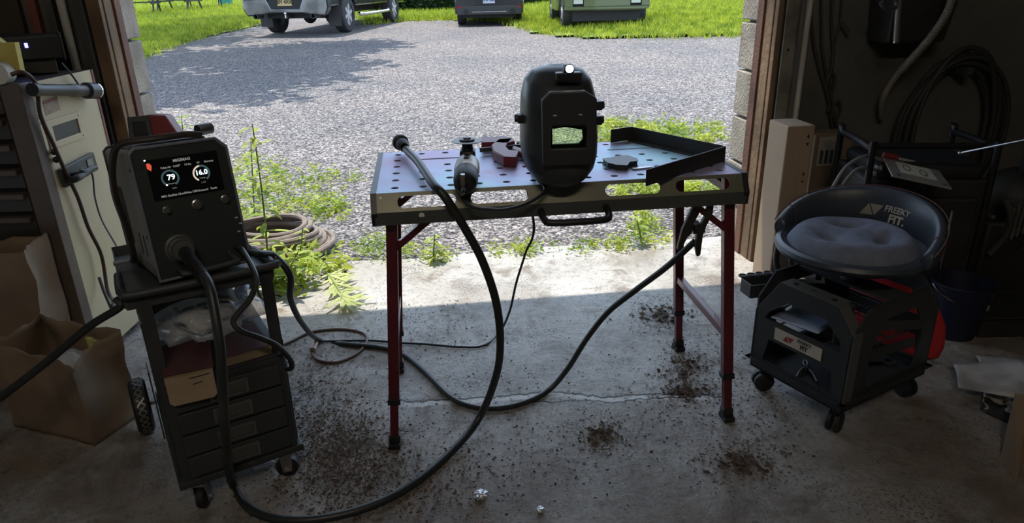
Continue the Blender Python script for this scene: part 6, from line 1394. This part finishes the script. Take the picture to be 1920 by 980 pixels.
# vertical strip of trim and old conduit on the block wall
s = MB(); a = WU(1474, 120, 0.0); b = WU(1466, 320, 0.0); s.X = rotz(WA); s.X.translation = R0
lx = (a - R0).dot(EX); s.bb((lx, -0.02, 0.35), (lx + 0.05, -0.001, 1.6)); struct(s.build('trim_4', mat('grey_green_strip', (0.13, 0.14, 0.13), 0.6), smooth=False))
def hang(label, pts, r, m=None, name='hanging_cord'):
    cable(name, label, [WU(u, v, -0.025 - 0.001 * (k % 3)) for k, (u, v) in enumerate(pts)], r, 8, 8, m or mat_cord)
mat_cord = mat('dark_brown_cord', (0.035, 0.033, 0.028), 0.6)
hang('leftmost dark cord hanging on the grey wall right of the doorway', [(1521, -10), (1522, 40), (1528, 90), (1536, 125), (1548, 165), (1556, 200), (1560, 235), (1575, 290), (1583, 330)], 0.0055)
hang('second dark cord from the left hanging on the grey wall', [(1540, -10), (1541, 50), (1542, 90), (1550, 140), (1556, 175), (1552, 210)], 0.005)
hang('third dark cord from the left hanging on the grey wall', [(1561, -10), (1560, 60), (1563, 105), (1556, 150), (1560, 190), (1568, 230), (1585, 270), (1594, 315)], 0.0055)
hang('rightmost thin dark cord with a short tail on the grey wall', [(1580, -10), (1575, 45), (1568, 70), (1560, 105), (1562, 140)], 0.004)
for lab_, c_, rr_ in (('small loop knot of cord bunched on the grey wall', (1555, 155), 0.03), ('lower loop of cord on the grey wall under the knot', (1566, 205), 0.028)):
    p = WU(*c_); cable('cord_loop', lab_, [p + EX * rr_ * math.cos(a) * 0.6 + EZ * rr_ * 1.3 * math.sin(a) - EY * 0.012 for a in [2 * PI * i / 12 for i in range(13)]], 0.005, 4, 8, mat_cord)
cable('cord_end', 'short cord end sticking out beside the rightmost hanging cord', [WU(1578, 42, -.03), WU(1586, 52, -.04), WU(1593, 62, -.05)], 0.006, 4, 8, mat_cord)
# coil of hose hanging on the wall
q = MB(); c0 = WU(1778, 245, -0.06)
for k in range(8):
    ax_ = 0.165 + 0.012 * ((k * 5) % 8) ; az_ = 0.27 + 0.012 * ((k * 3) % 8)
    q.tube([c0 + EX * (ax_ * math.cos(a) + 0.01 * math.sin(k)) + EZ * (az_ * math.sin(a) - 0.012 * k * (1 if math.sin(a) < 0 else 0.2)) - EY * (0.012 * ((k * 3) % 4)) for a in [2 * PI * i / 36 for i in range(36)]], 0.010, 8, closed=True)
hc_ = thing('wall_hose', 'big coil of black hose hanging on the grey wall behind the stool', 'hose')
q.build('hose_coils', mat('black_hose', (0.03, 0.032, 0.030), 0.5), hc_)
q = MB(); q.cyl(c0 + EZ * 0.25, c0 + EZ * 0.25 + EY * 0.06, 0.02); q.bar(c0 + EZ * 0.25 - EY * 0.05, c0 + EZ * 0.25 + EY * 0.058, 0.03, 0.03); q.build('wall_hook', M_dksteel, hc_)
# flexible conduit with ribs
fc = [WU(1790, -20, -0.26), WU(1775, 25, -0.26), WU(1745, 70, -0.24), WU(1710, 110, -0.18), WU(1675, 150, -0.11), WU(1656, 185, -0.09), WU(1653, 220, -0.05)]
q = MB(); cp = crom(fc, 10); q.tube(cp, 0.013, 12); fo = thing('flexible_conduit', 'ribbed grey-brown conduit curving down the wall above the hose coil', 'conduit'); q.build('conduit_sleeve', mat('grey_brown_conduit', (0.20, 0.18, 0.15), 0.5, var=0.2), fo)
q = MB()
for k in range(0, 36): 
    a = cp[k]; b = cp[k + 1]; d = (b - a).normalized(); q.lathe(a, a + d * 0.006, [(0, 0.013), (0.002, 0.0155), (0.004, 0.0155), (0.006, 0.013)], 12)
q.build('ribs', bpy.data.materials['grey_brown_conduit'], fo)
# black bin and chrome tube at the top
a = WU(1675, -30, -0.16); b = WU(1785, 78, -0.16); bn = thing('black_bin', 'black plastic bin hanging high on the wall at the top right', 'bin', tuple(W((a - R0).dot(EX), -0.16, b.z)), WA)
wd_ = (b - a).dot(EX); q = MB(); loft(q, [[(0.02, 0, 0), (wd_ - 0.03, 0, 0), (wd_ - 0.03, 0.14, 0), (0.02, 0.14, 0)], [(0, -0.03, 0.30), (wd_, -0.03, 0.30), (wd_, 0.155, 0.30), (0, 0.155, 0.30)]]); q.build('bin_body', M_dk, bn, smooth=False, bevel=0.012)
q = MB(); q.bb((-0.008, -0.04, 0.29), (wd_ + 0.008, 0.158, 0.31)); q.build('bin_rim', M_bl, bn, smooth=False, bevel=0.004)
tb = thing('air_nozzle', 'dark tube with bright metal tip hanging in front of the black bin', 'air tool'); a = WU(1686, -5, -0.24); b = WU(1680, 79, -0.24)
q = MB(); q.tube([a, b], 0.011, 14); q.build('tube', mat('satin_grey_metal', (0.30, 0.30, 0.28), 0.35, 0.8), tb); q = MB(); d = (b - a).normalized(); q.lathe(b - d * 0.006, b, [(0, 0.0118), (0.008, 0.012), (0.010, 0.0)], 14); q.build('metal_tip', M_chrome, tb)
q = MB(); q.tube([WU(1652, 4, -.24), WU(1660, 14, -.24), WU(1676, 14, -.24), WU(1682, 4, -.24), WU(1676, -14, -.24)], 0.010, 10, 5); q.build('trigger_loop', M_dksteel, tb)
# tall cardboard cartons leaning against the wall
def carton(name, label, px, w_, dep, m, ht, lean=0.0):
    """px: bottom-left and bottom-right px on plane at wall offset w_"""
    a = WU(px[0][0], px[0][1], w_); b = WU(px[1][0], px[1][1], w_); return a, b
ta = WU(1478, 237, -0.30); tb2 = WU(1530, 235, -0.30); t = thing('tall_carton', 'tall narrow tan cardboard carton with small black arrow marks standing against the wall', 'box', tuple(W((ta - R0).dot(EX), -0.30, 0)), WA)
wd_ = (tb2 - ta).dot(EX); hh_ = ta.z; q = MB(); q.bb((0, 0, 0), (wd_, 0.15, hh_)); q.build('carton_body', mat('tan_carton', (0.36, 0.265, 0.18), 0.75, var=0.12, vscale=5), t, smooth=False, bevel=0.006)
q = MB(); q.bb((wd_ * 0.55, -0.0010, 0.01), (wd_ * 0.56, -0.0003, hh_ - 0.01)); q.build('centre_fold', mat('fold_brown', (0.28, 0.20, 0.13), 0.8), t, smooth=False)
for z in (hh_ - 0.055, hh_ - 0.20):
    for s_ in (1, -1):
        q = MB(); zz = z + s_ * 0.012; x = wd_ * 0.78; q.prism([(x - 0.006, zz), (x + 0.006, zz), (x, zz + s_ * 0.010)], (0, -0.0012, 0), (1, 0, 0), (0, 0, 1), (0, 0.0008, 0)); q.bb((x - 0.0015, -0.0012, zz - 0.006), (x + 0.0015, -0.0004, zz + 0.001)); q.build('arrow_mark', M_bl, t, smooth=False)
ta = WU(1528, 262, -0.12); tb2 = WU(1600, 262, -0.12); t = thing('labelled_carton', 'brown cardboard carton with a pale printed label behind the tall carton', 'box', tuple(W((ta - R0).dot(EX), -0.12, 0)), WA)
wd_ = (tb2 - ta).dot(EX); hh_ = ta.z + 0.02; q = MB(); q.bb((0, 0, 0), (wd_, 0.10, hh_)); q.build('carton_body', mat('brown_carton', (0.19, 0.14, 0.095), 0.8, var=0.15, vscale=5), t, smooth=False, bevel=0.004)
q = MB(); q.bb((0.02, -0.0015, hh_ - 0.13), (wd_ * 0.72, -0.0003, hh_ + 0.02 - 0.03)); lb_ = q.build('printed_label', mat('grey_label', (0.30, 0.28, 0.24), 0.7), t, smooth=False)
q = MB()
for k in range(3): q.bb((0.03 + 0.022 * k, -0.0022, hh_ - 0.12), (0.043 + 0.022 * k, -0.0016, hh_ - 0.065))
q.build('label_blocks', M_dksteel, lb_, smooth=False)
# dark machine behind the stool with a metal plate, rails and leads
mo = W(0.10, -0.60, 0); mc = thing('portable_generator', 'black machine behind the stool with chrome handle rails and a metal plate leaning on top', 'machine', tuple(mo), WA - R(12))
q = MB(); q.bb((0, 0, 0.10), (0.40, 0.30, 0.52)); q.bb((0.03, -0.02, 0.14), (0.37, 0.0, 0.46)); q.build('machine_body', M_dk, mc, smooth=False, bevel=0.015)
q = MB(); q.bb((0.02, -0.005, 0.52), (0.38, 0.29, 0.575)); q.build('top_housing', M_bl, mc, smooth=False, bevel=0.02)
for x in (0.0, 0.40):
    q = MB(); q.tube([(x, 0.0, 0.02), (x, 0.0, 0.60), (x, 0.03, 0.625), (x, 0.27, 0.625), (x, 0.30, 0.60), (x, 0.30, 0.02)], 0.012, 12, 5); q.build('frame_tube', mat('glossy_black_tube', (0.008, 0.008, 0.009), 0.4) if x == 0 else bpy.data.materials['glossy_black_tube'], mc)
q = MB(); q.tube([(0.0, 0.05, 0.625), (0.40, 0.05, 0.625)], 0.011, 12); q.build('handle_rail', bpy.data.materials['glossy_black_tube'], mc)
for x in (0.05, 0.35):
    q = MB(); q.lathe((x - 0.03, 0.24, 0.09), (x + 0.03, 0.24, 0.09), [(0, 0), (0, 0.085), (0.01, 0.09), (0.05, 0.09), (0.06, 0.085), (0.06, 0)], 24); q.build('wheel', M_rubber, mc)
    q = MB(); q.bb((x - 0.02, 0.02, 0.0), (x + 0.02, 0.06, 0.11)); q.build('rest_foot', M_rubber, mc, smooth=False)
# engraved metal plate on the machine
PC = [PY(1655, 298, 2.35), PY(1737, 322, 2.30), PY(1784, 356, 2.10), PY(1672, 332, 2.14)]
plt = thing('metal_plate', 'pressed metal plate with round dial marks lying tilted on the black machine', 'metal plate', tuple(PC[3]))
o = PC[3]; axx = (PC[2] - PC[3]); ayy = (PC[0] - PC[3]); nn = axx.cross(ayy).normalized()
q = MB(); q.prism([(0, 0), (1, 0), (1, 1), (0, 1)], (0, 0, 0), axx, ayy, nn * 0.006); q.build('plate', mat('worn_plate_metal', (0.34, 0.33, 0.30), 0.4, 0.5, var=0.25, vscale=15), plt, smooth=False, bevel=0.002)
q = MB(); q.prism([(0.20, 0.28), (0.82, 0.24), (0.80, 0.86), (0.20, 0.88)], nn * 0.0062, axx, ayy, nn * 0.001); q.build('inner_panel', mat('pale_panel', (0.42, 0.40, 0.33), 0.55), plt, smooth=False)
for cx_, cy_, r_ in ((0.35, 0.6, 0.13), (0.62, 0.5, 0.13)):
    q = MB(); q.frame([(cx_ + r_ * 0.5 * math.cos(a), cy_ + r_ * 1.3 * math.sin(a)) for a in [2 * PI * i / 20 for i in range(20)]], [(cx_ + r_ * 0.38 * math.cos(a), cy_ + r_ * 1.0 * math.sin(a)) for a in [2 * PI * i / 20 for i in range(20)]], nn * 0.0073, axx, ayy, nn * 0.0006); q.build('dial_mark', M_dksteel, plt, smooth=False)
for cx_, cy_ in ((0.12, 0.1), (0.9, 0.1)):
    q = MB(); c_ = axx * cx_ + ayy * cy_ + nn * 0.006; q.cyl(c_, c_ + nn * 0.001, 0.006, seg=12); q.build('bolt_hole', M_bl, plt)
q = MB(); q.tube([o - Vector((0, 0, 0)) + axx * -0.02 + ayy * 1.0 + nn * 0.015, o + axx * 0.25 + ayy * 1.02 + nn * 0.014], 0.010, 10); t = q.build('red_grip', M_clampred); tag(t, 'dull red grip lying along the back edge of the metal plate', 'grip')
q = MB(); q.tube([o + axx * 0.30 + ayy * 1.05 + nn * 0.010, o + axx * 0.62 + ayy * 1.07 + nn * 0.008, o + axx * 0.80 + ayy * 1.1 + nn * 0.006], 0.005, 8); t = q.build('white_tipped_cord', mat('pale_grey_cord', (0.3, 0.3, 0.28), 0.5)); tag(t, 'pale grey cord end lying behind the metal plate, right of the red grip', 'cord')
# leads arching left of the machine
cable('pale_lead', 'upper pale grey lead arching from the black machine behind the seat', [PY(1655, 302, 2.35), PY(1625, 292, 2.33), PY(1590, 310, 2.30), PY(1565, 345, 2.28), PY(1550, 385, 2.26), PY(1545, 440, 2.3)], 0.006, m=mat('grey_lead', (0.16, 0.16, 0.155), 0.35))
cable('pale_lead', 'lower pale grey lead arching behind the seat beneath the upper one', [PY(1640, 318, 2.33), PY(1610, 316, 2.31), PY(1582, 345, 2.28), PY(1568, 385, 2.26), PY(1560, 430, 2.3)], 0.006, m=bpy.data.materials['grey_lead'])
cable('black_lead', 'thick black lead bulging out left of the seat down towards the floor', [PY(1600, 372, 2.35), PY(1560, 368, 2.32), PY(1510, 385, 2.30), PY(1478, 418, 2.28), PY(1460, 455, 2.28), PY(1456, 495, 2.28), PY(1470, 530, 2.30), PY(1490, 555, 2.34)], 0.010)
cable('black_lead', 'second black lead curving close behind the left edge of the seat', [PY(1590, 385, 2.30), PY(1540, 392, 2.28), PY(1505, 415, 2.26), PY(1486, 450, 2.25), PY(1484, 500, 2.3), PY(1500, 540, 2.33)], 0.008)
# rods
cable('aerial_rod', 'thin bright metal rod pointing in from the right edge of the picture', [PY(1800, 287, 2.2), PY(1925, 262, 2.05)], 0.0035, 2, 8, M_steel, 'rod')
q = MB(); q.blob(PY(1800, 287, 2.2), 0.007, 10, 8); t = q.build('rod_tip_ball', M_steel); tag(t, 'small round ball at the left end of the bright rod', 'ball')
cable('upright_rod', 'thin bright upright rod behind the right side of the seat', [PY(1786, 395, 2.25), PY(1770, 470, 2.25), PY(1760, 530, 2.26)], 0.004, 3, 8, M_steel, 'rod')
# blue bucket, white cylinder
a = P(1790, 650, 0); bu = thing('blue_bucket', 'dark blue bucket standing behind the red panel', 'bucket', (a.x + 0.045, a.y + 0.10, 0.001))
q = MB(); q.lathe((0, 0, 0), (0, 0, 1), [(0, 0), (0, 0.07), (0.19, 0.095), (0.195, 0.101), (0.20, 0.095), (0.02, 0.066), (0.02, 0)], 30); q.build('bucket_body', mat('dark_blue_plastic', (0.006, 0.010, 0.030), 0.5), bu)
q = MB(); q.tube([(0.100 * math.cos(a_), -0.08 * math.sin(a_), 0.19 - 0.10 * math.sin(a_) * 0.5) for a_ in [PI * i / 12 for i in range(13)]], 0.003, 6); q.build('bucket_handle', M_steel, bu)
a = PY(1810, 573, 2.2); b = PY(1853, 576, 2.2); cn = thing('spray_can', 'pale grey spray can lying on its side on the dark crate behind the stool', 'can')
q = MB(); q.lathe(a, b, [(0, 0), (0, 0.008), (0.006, 0.014), (0.010, 0.016), (0.075, 0.016), (0.078, 0.013), (0.080, 0)], 20); q.build('can_body', mat('pale_can', (0.36, 0.36, 0.33), 0.4, 0.3), cn)
cr = thing('dark_crate', 'dark grimy crate on the floor at the right carrying the spray can', 'crate', (a.x + 0.02, 2.13, 0.001))
q = MB(); zc_ = a.z - 0.017; q.frame([(0, 0), (0.55, 0), (0.55, 0.22), (0, 0.22)], [(0.01, 0.01), (0.54, 0.01), (0.54, 0.21), (0.01, 0.21)], (0, 0, 0), (1, 0, 0), (0, 1, 0), (0, 0, zc_)); q.bb((0.0, 0.0, zc_ - 0.012), (0.55, 0.22, zc_ - 0.0)); q.build('crate_body', M_dk, cr, smooth=False, bevel=0.004)
# greasy engine on the crate
M_alu = mat('dirty_aluminium', (0.42, 0.40, 0.35), 0.45, 0.7, var=0.5, vscale=25)
ea = PY(1890, 560, 2.35); en = thing('engine_unit', 'greasy dark engine with ribbed metal parts at the right edge', 'engine', (ea.x + 0.02, 2.46, 0))
q = MB(); q.bb((-0.08, 0.0, 0.002), (0.30, 0.26, 0.30)); q.blob((0.10, 0.12, 0.36), (0.15, 0.13, 0.12), 20, 12); q.build('engine_block', M_dk, en, smooth=True, bevel=0.01)
q = MB()
for k in range(7): q.box((-0.02 + 0.018 * k, -0.012, 0.30 + 0.01 * k), (0.007, 0.03, 0.13), rotz(0))
q.build('cooling_fins', M_alu, en, smooth=False)
q = MB(); q.tube([(-0.06, -0.02, 0.40), (-0.03, -0.03, 0.34), (-0.02, -0.02, 0.26), (-0.06, -0.01, 0.18)], 0.012, 10, 5); q.build('intake_pipe', M_dksteel, en)
q = MB(); q.cyl((0.12, -0.05, 0.52), (0.12, 0.08, 0.50), 0.085, seg=26); q.build('air_filter', M_dk, en)
for x, z in ((-0.08, 0.33), (0.02, 0.27), (0.08, 0.20), (0.16, 0.28), (-0.04, 0.22)):
    q = MB(); q.cyl((x, -0.014, z), (x, 0.004, z), 0.008, seg=8); q.build('bolt', M_steel, en, smooth=False)
# paper, stained sheet, cardboard on the floor
M_wp = mat('soiled_white_paper', (0.46, 0.43, 0.41), 0.8, col2=(0.22, 0.19, 0.16), vscale=9)
def sheet(name, label, pxs, zs, m, cat, th=0.0012):
    c = [P(u, v, z) for (u, v), z in zip(pxs, zs)]; t = thing(name, label, cat, tuple(c[0]))
    q = MB(); f = lambda a, b: (c[0] * (1 - a) * (1 - b) + c[1] * a * (1 - b) + c[2] * a * b + c[3] * (1 - a) * b) - c[0] + Vector((0, 0, 0.010 * max(0, math.sin(a * 7 + b * 3)) * math.sin(PI * b)))
    q.grid(f, 16, 10); q.build('sheet_body', m, t, solid=th); return t
sheet('paper_sheet', 'large crumpled dirty white paper sheet on the dark floor at the right', [(1787, 682), (1922, 676), (1940, 752), (1797, 727)], [0.03, 0.05, 0.05, 0.03], M_wp, 'paper')
sheet('paper_sheet', 'second white sheet lying behind the crumpled one at the right edge', [(1829, 665), (1912, 672), (1925, 720), (1845, 710)], [0.02, 0.02, 0.02, 0.02], M_wp, 'paper')
sheet('stained_sheet', 'white sheet with black smears in front of the crumpled paper', [(1845, 735), (1902, 738), (1893, 792), (1838, 768)], [0.006, 0.006, 0.006, 0.006], mat('black_smeared_paper', (0.50, 0.48, 0.44), 0.8, col2=(0.02, 0.018, 0.016), vscale=16, ramp=(0.50, 0.54), detail=2), 'paper')
cb = thing('cardboard_flap', 'folded brown cardboard piece standing at the lower right edge', 'cardboard', tuple(P(1900, 890, 0)))
o = P(1900, 890, 0); A = [P(1876, 855, 0) - o, P(1902, 740, 0.10) - o, P(1930, 745, 0.10) - o, P(1935, 820, 0.04) - o, P(1905, 905, 0.002) - o]
q = MB(); q.add(A + [v + Vector((0.004, 0.004, 0.003)) for v in A], [(0, 1, 2, 3, 4), (9, 8, 7, 6, 5)] + [(i, (i + 1) % 5, (i + 1) % 5 + 5, i + 5) for i in range(5)]); q.build('board', M_kraft, cb, smooth=False)
# foil scrap and small litter on the floor
for k, (u, v, r_) in enumerate(((901, 932, 0.016), (1014, 958, 0.010))):
    p = P(u, v, 0); t = MB(); t.blob((0, 0, 0), (r_, r_ * 1.1, r_ * 0.55), 16, 10)
    t.v = [tuple(Vector(w_) * (1 + 0.5 * noise.noise(Vector(w_) * 160 + Vector((k * 9, 0, 0))))) for w_ in t.v]
    o = t.build('foil_scrap', mat('bright_foil', (0.8, 0.8, 0.82), 0.3, 0.7) if k == 0 else bpy.data.materials['bright_foil'], smooth=False); o.location = (p.x, p.y, r_ * 0.5)
    tag(o, ('larger' if k == 0 else 'smaller') + ' crumpled silver scrap on the floor at the bottom of the picture', 'foil scrap')
q = MB(); p = P(482, 885, 0); q.blob((0, 0, 0), (0.035, 0.03, 0.012), 20, 10); q.v = [tuple(Vector(w_) * (1 + 0.5 * noise.noise(Vector(w_) * 90))) for w_ in q.v]
o = q.build('plastic_scrap', M_bag, angle=180); o.location = (p.x, p.y + 0.03, 0.012); tag(o, 'crumpled clear plastic scrap on the floor under the cart', 'plastic scrap')
# dirt, chips and straw scattered on the concrete
def debris(name, label, spots, n, size, m, aspect=0.5, kind='dirt'):
    P_ = []
    for (u, v, su, sv, wgt) in spots:
        k = int(n * wgt); uu = rng.normal(u, su, k); vv = rng.normal(v, sv, k)
        for a, b in zip(uu, vv):
            if b < 560 + (950 - a) * 0.03 or b > 1050: continue
            p = P(a, b, 0); 
            if p.y < 2.9: P_.append((p.x, p.y, 0.0025))
    c = np.array(P_); n_ = len(c); an = rng.uniform(0, 2 * PI, n_); L_ = size * rng.uniform(0.25, 1.3, n_) ** 1.3; w_ = L_ * aspect * rng.uniform(0.4, 1.2, n_)
    dx = np.stack([np.cos(an), np.sin(an), rng.uniform(-.2, .2, n_)], 1) * L_[:, None] / 2; dy = np.stack([-np.sin(an), np.cos(an), rng.uniform(-.2, .2, n_)], 1) * w_[:, None] / 2
    hz_ = np.array([0, 0, 1.0]) * (w_ * 0.35)[:, None]
    q4 = np.stack([c - dx, c + dy * rng.uniform(.6, 1.3, (n_, 1)) + hz_, c + dx, c - dy * rng.uniform(.6, 1.3, (n_, 1))], 1); q4[:, :, 2] = np.maximum(q4[:, :, 2], 0.001)
    o = tris(name, q4, m=m); tag(o, label, 'debris', kind='stuff')
M_dirt = mat('dark_dirt_chip', (0.11, 0.07, 0.048), 0.9, var=0.6, vscale=60)
M_pchip = mat('pale_chip', (0.42, 0.38, 0.32), 0.85, var=0.4, vscale=60)
dark = [(640, 850, 60, 50, .42), (560, 760, 60, 60, .12), (600, 700, 50, 40, .05), (1240, 590, 40, 18, .05), (1285, 690, 30, 30, .05), (1390, 860, 60, 30, .05), (1130, 820, 30, 18, .03), (900, 840, 160, 60, .08), (1300, 750, 80, 30, .04), (790, 610, 100, 30, .05), (1100, 700, 250, 90, .06), (720, 930, 120, 40, .08), (1420, 750, 60, 50, .03)]
debris('floor_dirt', 'dark dirt crumbs and wood chips scattered over the concrete floor', dark, 15000, 0.0095, M_dirt)
debris('floor_chips', 'small pale chips and grit scattered over the concrete floor', [(640, 830, 90, 70, .4), (800, 750, 150, 60, .15), (1200, 750, 120, 40, .15), (1000, 850, 250, 80, .2), (1280, 690, 30, 25, .1)], 1300, 0.007, M_pchip, 0.6)
debris('floor_straw', 'fine dry straw bits lying in the dirt between cart and table', [(640, 860, 70, 45, .7), (560, 700, 60, 60, .3)], 700, 0.022, M_pchip, 0.10)
debris('dark_clods', 'larger dark dirt clods on the floor near the right table legs', [(1235, 590, 28, 10, .25), (1285, 735, 16, 6, .2), (1280, 690, 22, 20, .2), (1125, 815, 14, 8, .15), (1390, 870, 35, 12, .2)], 420, 0.022, M_dirt, 0.7)
